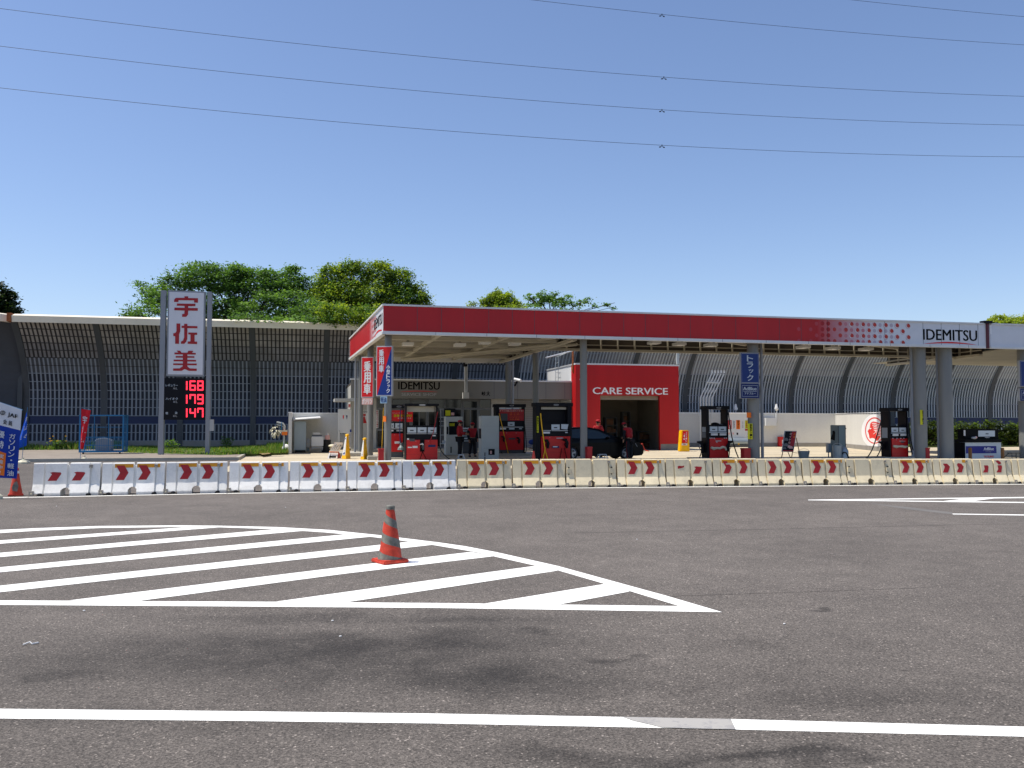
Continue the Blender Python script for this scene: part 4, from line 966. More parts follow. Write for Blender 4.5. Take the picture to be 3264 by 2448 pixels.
pillar(can, 1225, 1248, 34.4); pillar(can, 1170, 1190, 41.0); pillar(can, 1142, 1157.5, 46.6); pillar(can, 1611, 1629, 47.0); pillar(can, 1698, 1717, 40.6); pillar(can, 1849.5, 1871, 34.4)
pillar(can, 2385, 2418, 34.4, z1=5.86); pillar(can, 2916, 2950, 34.3, z1=5.86)
for x0, x1, Y in ((1129, 1136, 46.0), (1631, 1638, 46.8), (2424, 2433, 34.8), (2903, 2913, 34.5), (1138, 1141, 46.9)):
    pillar(can, x0, x1, Y, k='grey_metal', nm='downpipe', n=12)
for x0, x1, Y, zt in ((1225, 1247, 34.1, .8), (1871, 1887, 34.1, .8), (2371, 2393, 34.1, .8), (2950, 2964, 34.1, .8), (1214, 1226, 34.0, .8)):
    pass
mb = MB(); c = pillar_x = P(1157, 1300, 46.6)
# second canopy at the right edge
c2 = thing('canopy', (35, CT + 3, 0), 'plain white canopy starting beyond the dark joint at the right edge', 'canopy')
QX = 30.5
mb = MB(); mb.box(QX, 46, CT, CT + .12, Z0 + .1, Z1 - .07, 'white_sign'); mb.box(QX + .0, QX + .07, CT - .003, CT, 5.7, Z1 - .1, 'lettering_white'); mb.build('front_fascia', c2)
mb = MB(); mb.box(QX, 46, CT - .05, CT + .14, Z1 - .068, Z1, 'white_metal'); mb.box(QX, 46, CT - .05, CT + .16, Z0, Z0 + .098, 'white_metal'); mb.build('front_trim', c2)
mb = MB(); mb.box(QX, 46, CT + .13, 46, 6.02, 6.12, 'ceiling_dark'); mb.build('roof', c2)
mb = MB(); mb.box(33.2, 45.9, CT + .3, 45.9, 5.22, 5.26, 'ceiling_beige'); mb.box(QX + .1, 33.1, CT + .3, 38.6, 5.86, 5.9, 'ceiling_beige'); mb.build('ceiling', c2)
girder((QX, 38.9, 0), (33.2, 38.9, 0), c2); girder((33.3, 44.8, 0), (33.0, CT + 3.4, 0), c2)
pillar(c2, 2997, 3033, 34.25, z1=5.86); pillar(c2, 3252, 3288, 34.3, z1=5.2); 
pillar(c2, 2986, 2995, 34.5, z1=5.86, k='grey_metal', nm='downpipe', n=12); pillar(c2, 3034, 3037, 35.0, z1=5.8, k='dark_grey', nm='cable_duct', n=8)
mat('joint_maroon', '5c2a34', 0.6, 0.1); mb = MB(); mb.box(CX1 + .0, QX, CT + .02, CT + .1, Z0, Z1, 'white_metal'); mb.box(CX1 + .08, QX - .09, CT - .04, CT + .019, Z0, Z1 + .0, 'joint_maroon'); mb.box(CX1 - .08, QX + .06, CT - .1, CT + .2, Z1 - .02, Z1 + .1, 'navy_black'); mb.build('joint_cover', c2)
# ------------------------------------------------------------------ signs hanging on the pillars
def hanging_sign(nm, label, px, Yc, ang, w, h, draw, depth=.14, cat='sign', par_off=0.0, frame='light_grey', group=None):
    c = P(px[0], px[1], Yc); t = thing(nm, c, label, cat, group, ang)
    mb = MB(); mb.box(-w / 2, w / 2, 0, depth, -h / 2, h / 2, frame); mb.build('frame', t, world=False, bevel=.01)
    mb = MB(); draw(mb, w, h); mb.build('face', t, world=False); return t
def lt(mb, txt, x0, z0, x1, z1, k, b=.04, y=-.012): mb.tmap(txt, (x0, y, z0), (x1 - x0, 0, 0), (0, 0, z1 - z0), k, b, Vector((0, -1, 0)), 0)
def lv(mb, txt, x0, x1, ztop, zbot, k, b=.04, y=-.012):
    n = len(txt); h = (ztop - zbot) / n
    for i, ch in enumerate(txt):
        q = .18 if ch in 'ッュ' else .04; lt(mb, ch, x0 + (x1 - x0) * (q - .04) * 2, ztop - h * (i + 1) + h * q, x1, ztop - h * i - h * q, k, b, y)
def lr(mb, x0, z0, x1, z1, k, y): mb.face([(x0, y, z0), (x1, y, z0), (x1, y, z1), (x0, y, z1)], k)
def s1(mb, w, h):
    lr(mb, -w * .47, -h * .485, w * .47, h * .485, 'lettering_white', -.004); lr(mb, -w * .445, -h * .475, w * .445, h * .475, 'sign_red', -.008)
    lv(mb, '乗用車', -w * .30, w * .30, h * .40, -h * .42, 'lettering_white', .06)
def sc(px0, px1, Y): return (P(px1, 1250, Y) - P(px0, 1250, Y)).length
wS = sc(1151, 1191, 40.2); hS = P(1171, 1137, 40.2).z - P(1171, 1268, 40.2).z
hanging_sign('hanging_sign', 'narrow all red sign board with three white characters on the second pillar', (1171, 1202.5), 40.2, R(-24), wS * 1.04, hS, s1)
def s1b(mb, w, h): lr(mb, -w * .49, -h * .49, w * .49, h * .49, 'paper_pink', -.004); lt(mb, 'ガソリン', -w * .45, -h * .38, w * .45, h * .38, 'lettering_white', .05)
hanging_sign('paper_sign', 'pink paper strip with white katakana under the narrow red sign', (1170.5, 1279), 40.1, R(-24), sc(1152, 1189, 40.1), P(1170, 1268.5, 40.1).z - P(1170, 1290, 40.1).z, s1b, .01, 'sign', frame='paper_pink')
def s2(mb, w, h):
    lr(mb, -w * .475, -h * .487, w * .475, h * .487, 'lettering_white', -.004); lr(mb, -w * .45, -h * .477, w * .45, h * .477, 'sign_red', -.008)
    mb.face([(-w * .45, -.011, -h * .477), (w * .45, -.011, -h * .477), (w * .45, -.011, h * .40), (w * .40, -.011, h * .40)][:0] or [(-w * .42, -.011, -h * .477), (w * .45, -.011, -h * .477), (w * .45, -.011, h * .42), (w * .40, -.011, h * .42)], 'sign_blue')
    lv(mb, '乗用車', -w * .34, w * -.02, h * .43, -h * .03, 'lettering_white', .05, -.015); lv(mb, '小型トラック', w * .13, w * .36, h * .12, -h * .44, 'lettering_white', .05, -.015)
hanging_sign('hanging_sign', 'diagonal red and blue sign board with white characters on the corner pillar', (1225, 1182.5), 33.95 + .15, R(-24), sc(1199, 1251.5, 34.1) * 1.04, P(1225, 1102, 34.1).z - P(1225, 1263, 34.1).z, s2)
def s2b(mb, w, h): lr(mb, -w * .49, -h * .49, w * .49, h * .49, 'paper_blue', -.004); lt(mb, '軽油', -w * .4, -h * .1, w * .4, h * .4, 'sign_blue', .02); lt(mb, 'セルフ', -w * .35, -h * .4, w * .35, -h * .14, 'dark_grey', .01)
def s2b(mb, w, h): lr(mb, -w * .49, -h * .49, w * .49, h * .49, 'paper_blue', -.004); lt(mb, '軽油', -w * .4, -h * .36, w * .4, h * .38, 'sign_blue', .02)
hanging_sign('paper_sign', 'pale blue paper note taped crookedly under the red and blue sign', (1223, 1274.5), 34.05, R(-20), sc(1211.5, 1234.5, 34.1), P(1225, 1263.5, 34.1).z - P(1225, 1286, 34.1).z, s2b, .01, 'sign', frame='paper_white')
def s3(mb, w, h):
    lr(mb, -w * .485, -h * .355 + h * .005, w * .485, h * .49, 'sign_blue', -.004); 
    for a, b, c, e in ((-.45, -.34, .45, -.335), (-.45, .475, .45, .48), (-.45, -.34, -.44, .48), (.44, -.34, .45, .48)): lr(mb, w * a, h * b, w * c, h * e, 'light_grey', -.006)
    lv(mb, 'トラック', -w * .17, w * .17, h * .44, -h * .14 - h * .12, 'lettering_white', .045)
w3 = sc(2361, 2420, 34.3)
def s3a(mb, w, h):
    lr(mb, -w * .485, -h * .485, w * .485, h * .485, 'truck_blue', -.004)
    for a, b, c, e in ((-.45, -.475, .45, -.465), (-.45, .465, .45, .475), (-.45, -.47, -.44, .47), (.44, -.47, .45, .47)): lr(mb, w * a, h * b, w * c, h * e, 'light_grey', -.006)
    lv(mb, 'トラック', -w * .17, w * .17, h * .42, -h * .42, 'panel_white', .045)
def s3b(mb, w, h):
    lr(mb, -w * .485, -h * .485, w * .485, h * .485, 'deep_blue', -.004)
    for a, b, c, e in ((-.42, -.37, .42, -.355), (-.42, .35, .42, .365), (-.42, -.36, -.41, .36), (.41, -.36, .42, .36), (-.36, -.04, .36, -.02)): lr(mb, w * a, h * b, w * c, h * e, 'panel_white', -.006)
    lt(mb, 'AdBlue', -w * .37, h * .04, w * .35, h * .26, 'panel_white', .03); lt(mb, 'アドブルー', -w * .30, -h * .24, w * .30, -h * .09, 'panel_white', .03)
for i, (xa_, xb_, lab) in enumerate(((2361, 2420, 'on the thick pillar left of centre right'), (3251, 3311, 'cut off by the right edge'))):
    z0_, z1_, z2_ = (1124, 1222, 1270) if i == 0 else (1146, 1237, 1280)
    w_ = sc(xa_, xb_, 34.25)
    hanging_sign('hanging_sign', ('blue vertical katakana truck sign on the pillar between the car and the easel board', 'blue vertical katakana sign cut off by the right edge')[i], ((xa_ + xb_) / 2, (z0_ + z1_) / 2), 33.98, 0, w_, P(2390, z0_, 34.2).z - P(2390, z1_, 34.2).z - .01, s3a)
    hanging_sign('hanging_sign', ('dark blue urea additive sign under the truck sign on the pillar', 'dark blue sign below the one cut off by the right edge')[i], ((xa_ + xb_) / 2, (z1_ + z2_) / 2), 33.98, 0, w_, P(2390, z1_, 34.2).z - P(2390, z2_, 34.2).z, s3b)
def ys(txt):
    def f(mb, w, h): lr(mb, -w * .48, -h * .49, w * .48, h * .49, 'paper_yellow', -.004); lv(mb, txt, -w * .05, w * .38, h * .47, -h * .47, 'ink', .04)
    return f
hanging_sign('sticker_sign', 'narrow yellow vertical notice on the thick pillar right of the emblem pump', (2940, 1330), 34.02, R(20), sc(2930, 2950, 34.3), P(2940, 1306, 34.3).z - P(2940, 1353, 34.3).z, ys('静電気シート必'), .01, frame='paper_yellow')
hanging_sign('sticker_sign', 'narrow yellow vertical notice on the left side of the truck sign pillar', (2391, 1375), 34.12, R(-30), sc(2384, 2398, 34.3), P(2391, 1350, 34.3).z - P(2391, 1400, 34.3).z, ys('静電気シート'), .01, frame='paper_yellow')
def og(mb, w, h): lr(mb, -w * .48, -h * .49, w * .48, h * .49, 'paper_orange', -.004)
hanging_sign('sticker_sign', 'small orange sticker on the corner pillar', (1226, 1335), 34.22, R(-50), .16, .22, og, .01, frame='paper_orange')
hanging_sign('sticker_sign', 'orange sticker on the left side of the truck sign pillar', (2387, 1323), 34.2, R(-50), .2, .22, og, .01, frame='paper_orange')
# red guard boxes beside the pillars
for i, (x0, x1, y0, lab) in enumerate(((1207, 1224, 1431, 'dark red box with yellow brooms standing in it left of the corner pillar'), (1872, 1888, 1425, 'dark red box against the pillar in front of the black car'), (2371, 2393, 1429, 'dark red box left of the thick truck sign pillar'), (2951, 2964, 1428, 'dark red box right of the pillar with the yellow notice'))):
    a = P(x0, y0, 34.0); b = P(x1, y0, 34.0); t = thing('fire_box', (a.x, 34, 0), lab, 'box', 'dark red boxes by the pillars')
    mb = MB(); mb.box(a.x, b.x, 34.0, 34.3, 0.0, a.z, 'box_red'); mb.build('body', t, bevel=.012); mb = MB(); mb.box(a.x - .008, b.x + .008, 33.99, 34.31, a.z - .05, a.z + .008, 'box_red'); mb.build('lid', t)
t = thing('broom', (P(1220, 1400, 34.2).x, 34.2, 0), 'long yellow broom handle leaning on the corner pillar', 'broom')
mb = MB(); mb.tube([P(1217, 1432, 34.25), P(1222, 1300, 34.3)], .010, 'sign_yellow'); mb.build('handle', t)
mb = MB(); q = P(1214, 1432, 34.25); mb.box(q.x - .1, q.x + .1, 34.22, 34.28, .1, .3, 'sign_yellow'); mb.build('brush', t)
# ------------------------------------------------------------------ service shop
TS = 51.0
shop = thing('service_shop', (P(1400, 1400, TS).x, TS + 3, 0), 'low grey shop building with black lettering under the canopy', 'building')
a = P(1119, 1212, TS); b = P(1846, 1212, TS); zt = P(1500, 1212, TS).z; zb = P(1500, 1271, TS).z
mb = MB(); mb.box(a.x, b.x, TS, TS + .25, zb, zt - .06, 'shop_grey'); mb.box(a.x - .04, b.x, TS - .05, TS + .3, zt - .058, zt + .03, 'white_metal')
for px in (1480, 1575, 1650, 1740, 1800): x = P(px, 1250, TS).x; mb.box(x - .01, x + .01, TS - .003, TS, zb, zt - .06, 'dark_grey')
mb.ptext('IDEMITSU', 1269, 1218, 1402, 1241, TS, 'ink', .028); 
q0 = P(1275, 1247, TS); q1 = P(1397, 1247, TS); swoosh(mb, Vector((q0.x, TS, q0.z - .03)), Vector((q1.x - q0.x, 0, 0)), Vector((0, 0, .08)), 'sign_red', .006, Vector((0, -1, 0)))
mb.ptext('SERVICE SHOP', 1280, 1253, 1391, 1261.5, TS, 'light_grey', .03)
mb.ptext('岐', 1535, 1248, 1548, 1261, TS, 'ink', .05); mb.ptext('大', 1550, 1247, 1562, 1262, TS, 'ink', .05)
mb.build('name_band', shop)
TWl = 51.9; xl = P(1119, 1300, TWl).x; xr = 16.1
mb = MB(); mb.box(xl, xr, TS + .3, TS + 7.5, zt - .3, zt - .16, 'ceiling_dark'); mb.build('roof', shop)
mb = MB(); mb.box(xl - .0, P(1200, 1300, TWl).x, TWl, TWl + .2, 0, zb + .3, 'off_white'); mb.box(xl, xl + .2, TWl + .2, TS + 7.5, 0, zt - .3, 'off_white'); mb.box(xl, xr, TS + 7.3, TS + 7.5, 0, zt - .3, 'off_white')
mb.box(P(1565, 1300, TWl).x, P(1612, 1300, TWl).x, TWl, TWl + .2, 0, zb + .3, 'off_white'); mb.build('wall', shop)
mb = MB(); T2 = 53.4; mb.box(P(1600, 1300, T2).x, P(1812, 1300, T2).x, T2, T2 + .2, 0, zb + .2, 'tile_white')
for i in range(1, 24): z = i * .14; mb.box(P(1600, 1300, T2).x, P(1812, 1300, T2).x, T2 - .004, T2, z - .006, z + .006, 'dark_grey')
mb.build('tiled_wall', shop)
mb = MB(); mb.box(P(1612, 1300, TWl).x, xr, TS + .26, T2 - .01, zb + .02, zb + .08, 'soffit_tan'); mb.build('soffit', shop)
mb = MB(); mb.box(xl + .2, P(1565, 1300, TWl).x, TWl + 3.5, TWl + 3.6, 0, zb, 'interior_dark'); mb.box(xl + .2, P(1565, 1300, TWl).x, TWl + .2, TWl + 3.5, .1, .15, 'interior_dark'); mb.box(xl + .2, P(1565, 1300, TWl).x, TWl + .2, TWl + 3.5, zb + .25, zb + .3, 'interior_dark'); mb.build('interior', shop)
fx = [1200, 1249, 1308, 1364, 1418, 1472, 1527, 1566]
yt, yb_ = 1271, 1431
for i, (xa_, xb_) in enumerate(zip(fx, fx[1:])):
    door = i in (2, 5); A_ = P(xa_, yb_, TWl); B_ = P(xb_, yt, TWl); zmid = P(xa_, 1303, TWl).z; zlow = P(xa_, 1370, TWl).z; z0_ = .18
    w_ = .05 if not door else .12
    nm = 'door' if door else 'window'; mb = MB()
    mb.box(A_.x, A_.x + w_, TWl, TWl + .08, z0_, B_.z + .05, 'frame_grey'); mb.box(B_.x - w_, B_.x, TWl, TWl + .08, z0_, B_.z + .05, 'frame_grey')
    mb.box(A_.x + w_, B_.x - w_, TWl, TWl + .08, zmid - .06, zmid + .06, 'frame_grey'); mb.box(A_.x + w_, B_.x - w_, TWl, TWl + .08, z0_, z0_ + .1, 'frame_grey'); mb.box(A_.x + w_, B_.x - w_, TWl, TWl + .08, B_.z - .05 - (.12 if door else 0), B_.z + .05, 'frame_grey')
    if i in (0,): mb.box(A_.x + w_, B_.x - w_, TWl, TWl + .08, zlow - .06, zlow + .06, 'frame_grey')
    if door: mb.box((A_.x + B_.x) / 2 - .03, (A_.x + B_.x) / 2 + .03, TWl, TWl + .08, z0_, zmid - .06, 'frame_grey')
    f_ = mb.build(nm, shop); mb = MB(); mb.box(A_.x + w_, B_.x - w_, TWl + .03, TWl + .05, z0_ + .1, B_.z - .05, 'window_dark'); mb.build('pane', f_)
    if door: mb = MB(); mb.box((A_.x + B_.x) / 2 + .06, (A_.x + B_.x) / 2 + .09, TWl - .05, TWl - .02, .9, 1.3, 'galvanised'); mb.build('handle', f_)
mb = MB(); mb.box(xl, xr, TS - .2, TWl + 1.5, 0.0, .17, 'kerb_conc'); mb.build('step', shop)
mb = MB(); mb.pbox(1198.5, 1307, 1206.5, 1364, TWl - .03, .02, 'paper_white'); mb.pvtext('防犯カメラ作動中', 1200, 1308, 1205, 1363, TWl - .03, 'sticker_red', .05); mb.build('window_notice', shop)
mb = MB(); q = TWl - .04
mb.pbox(1158, 1306, 1176, 1350, q, .02, 'paper_white'); mb.ptext('01', 1159, 1309, 1170, 1316, q, 'ink', .03); mb.pbox(1158, 1319, 1166, 1326, q - .004, .004, 'care_red'); pf(mb, [(1158, 1328), (1163, 1328), (1169, 1349), (1158, 1349)], q, 'care_red'); mb.build('wall_poster', shop)
# side awning
mb = MB(); mb.pbox(1067, 1270, 1132, 1279, TS - .3, 2.0, 'off_white'); mb.build('awning', shop)
t = thing('service_counter_poster', (P(1290, 1300, 46).x, 46, 0), 'red poster with yellow letters behind the partly hidden left pump', 'poster') if False else None
# restroom screen beside the shop
t = thing('restroom_screen', (P(1100, 1400, 51.5).x, 51.5, 0), 'white panel with red and blue restroom figures left of the shop', 'restroom panel')
Tq = 51.4; mb = MB(); mb.pbox(1077, 1304, 1120, 1381, Tq, .1, 'white_metal'); mb.pbox(1077, 1381, 1083.5, 1425, Tq, .1, 'white_metal'); mb.pbox(1112, 1381, 1121, 1425, Tq, .1, 'light_grey'); mb.build('panel', t)
mb = MB(); mb.pbox(1083.6, 1383, 1111.8, 1425, Tq + .5, .05, 'tile_white'); mb.build('inner_wall', t)
for x, k, sk in ((1094.5, 'sign_red', 1), (1105.5, 'deep_blue', 0)):
    mb = MB(); q = P(x, 1326, Tq); disc(mb, q.x, q.z, .045, k, .008, 10, Tq); 
    if sk: pf(mb, [(x - .8, 1328), (x + .8, 1328), (x + 2.6, 1332.5), (x - 2.6, 1332.5)], Tq, k)
    else: pf(mb, [(x - 1.9, 1328), (x + 1.9, 1328), (x + 1.0, 1332.5), (x - 1.0, 1332.5)], Tq, k)
    pf(mb, [(x - .9, 1332), (x + .9, 1332), (x + .7, 1336), (x - .7, 1336)], Tq, k); mb.build('figure_mark', t)
mb = MB(); mb.pbox(1115, 1369, 1120.5, 1378, Tq - .01, .01, 'sign_blue'); mb.build('blue_notice', t)
mb = MB(); mb.tube([P(1080, 1371, Tq - .1), P(1082, 1372, Tq - .12), P(1084, 1380, Tq - .1)], .02, 'galvanised'); mb.build('handle', t)
t = thing('bracket_sign', (P(1114, 1293, 51).x, 51, P(1114, 1293, 51).z), 'little square restroom sign sticking out under the awning', 'sign')
mb = MB(); mb.pbox(1110, 1288, 1118, 1299, 51, .06, 'paper_pink'); q = P(1113.5, 1291, 51); disc(mb, q.x, q.z, .04, 'sign_red', .005, 8, 51); mb.pbox(1112.6, 1292, 1114.4, 1297, 51 - .006, .004, 'sign_red'); mb.build('face', t)
# conduits from the canopy to the shop front
t = thing('conduit_bundle', (P(1485, 1200, 50.2).x, 50.2, 0), 'bundle of thin grey pipes with a junction box over the shop lettering', 'conduit')
mb = MB()
for x in (1482, 1485.5, 1489): mb.tube([P(x, 1256, 50.75), P(x, 1160, 50.75), P(x + 4, 1156, 49.5), (P(1560, 1140, 47.5).x, 47.4, 5.0)], .035, 'light_grey')
mb.build('pipe', t); mb = MB(); mb.pbox(1476, 1251, 1495, 1270, 50.6, .35, 'off_white'); mb.build('junction_box', t)
mb = MB(); mb.pbox(1479, 1148, 1490, 1168, 50.4, .3, 'navy_black'); mb.build('floodlight', t)
for i, (x0, y0, x1, y1, lab) in enumerate(((1640, 1206, 1659, 1216, 'white security camera above the shop band beside the thin pipe'), (1838, 1206, 1848, 1222, 'white security camera on the corner of the red garage'))):
    c = P((x0 + x1) / 2, (y0 + y1) / 2, 50.4); t = thing('security_camera', c, lab, 'camera')
    mb = MB(); dd = Vector((.16, -.25, -.06 if i == 0 else .12)); mb.cyl(c - dd * .9, c + dd * .9, .09, 'white_metal'); mb.build('housing', t); mb = MB(); mb.cyl(c + Vector((0, .1, -.08)), (c.x, TS - .0, c.z - .3), .05, 'navy_black'); mb.build('bracket', t)
# ------------------------------------------------------------------ red garage
TG = 50.2
gar = thing('garage_building', (P(2000, 1430, TG).x, TG + 3, 0), 'bright red garage with white lettering over its open dark door', 'garage')
X0, X1 = P(1836, 1300, TG).x, P(2164, 1300, TG).x; ZT = P(2000, 1160, TG).z
dx0, dx1 = P(1913.5, 1300, TG).x, P(2103, 1300, TG).x; dz = P(2000, 1261, TG).z
zf = P(2130, 1415, TG).z
mb = MB(); mb.box(X0, dx0, TG, TG + .2, zf, dz, 'care_red'); mb.box(dx1, X1, TG, TG + .2, zf, dz, 'care_red'); mb.box(X0, X1, TG, TG + .2, dz, ZT - .09, 'care_red')
mb.ptext('CARE SERVICE', 1889, 1237, 2129, 1256, TG, 'lettering_white', .035)
for z in (dz + .85, dz + 1.25): mb.box(X0, X1, TG - .003, TG, z - .006, z + .006, 'sticker_red')
mb.build('front_wall', gar)
mb = MB(); mb.box(X0 - .03, X1 + .04, TG - .05, TG + .3, ZT - .088, ZT, 'white_metal'); mb.build('parapet_cap', gar)
mb = MB(); mb.box(X0, dx0, TG + .01, TG + .2, 0, zf, 'footing'); mb.box(dx1 + .05, X1, TG + .01, TG + .2, 0, zf, 'footing'); mb.box(dx1, dx1 + .048, TG, TG + .2, 0, zf, 'care_red'); mb.build('plinth', gar)
GB = TG + 6.5
mb = MB(); mb.box(X0, X0 + .2, TG + .202, GB, 0, ZT - .09, 'white_metal'); mb.box(X1 - .2, X1, TG + .202, GB, 0, ZT - .09, 'white_metal'); mb.box(X0 + .2, X1 - .2, GB - .2, GB, 0, ZT - .3, 'white_metal'); mb.build('side_wall', gar)
mb = MB(); mb.box(X0 - .012, X0 - .002, TG, TG + .9, zf, ZT - .09, 'care_red'); mb.build('corner_panel', gar)
mb = MB(); mb.box(X0 - .04, X0 + .24, TG + .3, GB, ZT - .09, ZT - .0, 'light_grey'); mb.box(X1 - .24, X1 + .04, TG + .3, GB, ZT - .09, ZT, 'light_grey'); mb.build('coping', gar)
mb = MB(); mb.box(X0 + .2, X1 - .2, TG + .2, GB - .2, ZT - .4, ZT - .3, 'ceiling_dark'); mb.build('roof', gar)
mb = MB(); mb.box(X0 + .21, X0 + .25, TG + .2, GB - .2, .02, ZT - .4, 'interior_dark'); mb.box(X1 - .25, X1 - .21, TG + .2, GB - .2, .02, ZT - .4, 'interior_dark'); mb.box(X0 + .25, X1 - .25, GB - .3, GB - .22, .02, ZT - .4, 'interior_dark'); mb.box(X0 + .25, X1 - .25, TG + .25, GB - .3, .006, .012, 'interior_dark'); mb.build('inner_lining', gar)
mb = MB(); mb.box(dx0 + .02, dx1 - .02, TG + .22, TG + .3, dz - .25, dz, 'interior_dark'); mb.build('roller_shutter', gar)
for i, (x0, x1, y0, lab) in enumerate(((1930, 1968, 1330, 'tall dark shelf of tyres and boxes inside the left of the garage'), (1985, 2010, 1312, 'dark stack of brown boxes in the middle of the garage'), (2035, 2098, 1375, 'low dark workbench inside the right of the garage'))):
    a = P(x0, y0, GB - 3 + i * .3); b = P(x1, y0, GB - 3 + i * .3); t = thing('storage_shelf', (a.x, a.y, 0), lab, 'shelf'); mb = MB()
    for s_ in (0, 1): mb.box((a.x, b.x - .06)[s_], (a.x + .06, b.x)[s_], a.y, a.y + .5, .02, a.z, 'dark_grey')
    nz = max(2, int(a.z / .5)); 
    for j in range(nz + 1): mb.box(a.x + .06, b.x - .06, a.y, a.y + .5, .02 + (a.z - .06) * j / nz, .06 + (a.z - .06) * j / nz, 'dark_grey')
    mb.build('frame', t)
    for j in range(nz):
        mb = MB(); x = a.x + .1
        while x < b.x - .3: w_ = rnd.uniform(.2, .45); mb.box(x, min(x + w_, b.x - .1), a.y + .02, a.y + .42, .065 + (a.z - .06) * j / nz, .05 + (a.z - .06) * (j + rnd.uniform(.5, .85)) / nz, 'interior_brown'); x += w_ + .04
        mb.build('goods', t)
t = thing('roof_ladder', (P(1785, 1190, 53.5).x, 53.5, P(1785, 1213, 53.5).z), 'thin white ladder against the bright side wall of the garage', 'ladder')
mb = MB(); xx = X0 - .15
for y in (53.4, 54.0): mb.tube([(xx, y, 3.0), (xx, y, 5.9), (xx + .5, y, 6.1)], .02, 'galvanised')
for k in range(9): mb.tube([(xx, 53.4, 3.1 + k * .3), (xx, 54.0, 3.1 + k * .3)], .015, 'galvanised')
mb.build('frame', t)
t = thing('gutter_pipe', (P(1826, 1150, 50.6).x, 50.6, 4), 'bent downpipe above the corner of the red garage', 'pipe')
mb = MB(); mb.tube([P(1826, 1118, 50.6), P(1826, 1182, 50.6), P(1830, 1190, 50.6), P(1842, 1190, 50.6)], .06, 'rust', 8); mb.build('pipe', t)
mb = MB(); mb.tube([(P(1740, 1140, 47).x, 47, P(1740, 1140, 47).z), P(1826, 1118, 50.6)], .04, 'white_metal', 6); mb.build('arm', t)
t = thing('rod', (X1 - .1, TG + .3, 0), 'pale upright pipe on the right corner of the red garage roof', 'pipe'); mb = MB(); mb.pbox(2158, 1126, 2165, 1160.5, TG + .32, .16, 'galvanised'); mb.build('pipe', t)
# ------------------------------------------------------------------ white wall with the emblem
A_, B_, C_ = G(2162, 1424), G(2664, 1424), G(2814, 1440)
t = thing('forecourt_wall', (B_.x - 5, B_.y, 0), 'white forecourt wall whose sunlit right end carries the red head emblem', 'wall')
zA, zB, zC = P(2170, 1316, A_.y).z, P(2655, 1320, B_.y).z, PL(2811, 1319.5, B_, (C_ - B_).cross(Vector((0, 0, 1))).normalized()).z
def wallseg(a, b, za, zb_, k, th=.18, z0=0.0, off=0.0):
    u = (b - a).normalized(); n = Vector((-u.y, u.x, 0)); mb = MB(); o = n * off
    q = [a + o, b + o, b + o + n * th, a + o + n * th]
    mb.add([(p.x, p.y, z0) for p in q] + [(q[0].x, q[0].y, za), (q[1].x, q[1].y, zb_), (q[2].x, q[2].y, zb_), (q[3].x, q[3].y, za)], [(0, 3, 2, 1), (4, 5, 6, 7), (0, 1, 5, 4), (1, 2, 6, 5), (2, 3, 7, 6), (3, 0, 4, 7)], k); return mb
wallseg(A_, B_, zA, zB, 'wall_white').build('panel', t); wallseg(B_, C_, zB, zC, 'wall_white').build('panel', t)
wallseg(A_, B_, .28, .28, 'footing', .05, 0, -.04).build('footing', t); wallseg(B_, C_, .28, .28, 'footing', .05, 0, -.04).build('footing', t)
wallseg(A_, B_, zA + .05, zB + .05, 'white_metal', .24, zB + .0, -.03).build('coping', t)
wallseg(B_, C_, zB + .05, zC + .05, 'white_metal', .24, zB - .0, -.03).build('coping', t)
nW = (C_ - B_).cross(Vector((0, 0, 1))).normalized(); nW = -nW if nW.dot(EYE - B_) < 0 else nW
def em(pts, k, off, sc_=11.85, ox=2740, oy=1300):
    q = [PL(ox + x / sc_, oy + y / sc_, B_ + nW * off, nW) for x, y in pts]; return q
# the pump hides the right half in the photograph: the emblem is a whole oval
mb = MB(); el_ = lambda cx, cy, rx, ry, n=36: [(cx + rx * math.cos(2 * math.pi * i / n), cy + ry * math.sin(2 * math.pi * i / n)) for i in range(n)]
def clip(pts, xmax=852): return [(min(x, xmax), y) for x, y in pts]
mb.face(em(clip(el_(560, 880, 490, 640)), 0, .006), 'lettering_white'); mb.build('white_oval', t)
mb = MB(); o1 = clip(el_(560, 855, 355, 500)); o2 = clip(el_(562, 858, 325, 458))
a1 = em(o1, 0, .012); a2 = em(o2, 0, .012)
for i in range(36):
    if o1[i][0] < 851 or o1[(i + 1) % 36][0] < 851: mb.face([a1[i], a1[(i + 1) % 36], a2[(i + 1) % 36], a2[i]], 'emblem_red')
mb.face(em([(390, 690), (400, 600), (450, 540), (530, 515), (640, 540), (740, 575), (845, 600), (850, 1040), (790, 1090), (700, 1230), (640, 1250), (560, 1160), (480, 1130), (400, 1160), (370, 1130), (350, 1010), (325, 920), (300, 880), (345, 820), (375, 770)], 0, .010), 'emblem_red')
mb.build('red_emblem', t)
mb = MB()
for i in range(8):
    y0 = 580 + i * 65; x0 = 465 + min(i, 4) * 22 + max(0, i - 4) * 40
    top = [(x0, y0 + 5), (x0 + 60, y0 - 12), (x0 + 140, y0 + 6), (x0 + 230, y0 + 38 - i * 3), (min(x0 + 330, 846), y0 + 50 - i * 4), (848, y0 + 52 - i * 4)]
    bot = [(x, y + 26) for x, y in top]; mb.face(em(top + bot[::-1], 0, .016), 'lettering_white')
mb.face(em([(372, 752), (460, 770), (395, 820)], 0, .016), 'lettering_white')
mb.tube(em([(545, 850), (590, 850), (600, 900), (570, 960), (520, 985)], 0, .018), .018, 'lettering_white', 5)
mb.build('hair_stripes', t)
t = thing('wall_pole', (P(2672, 1330, B_.y - .3).x, B_.y - .3, 0), 'thin white pole at the bend of the forecourt wall', 'pole')
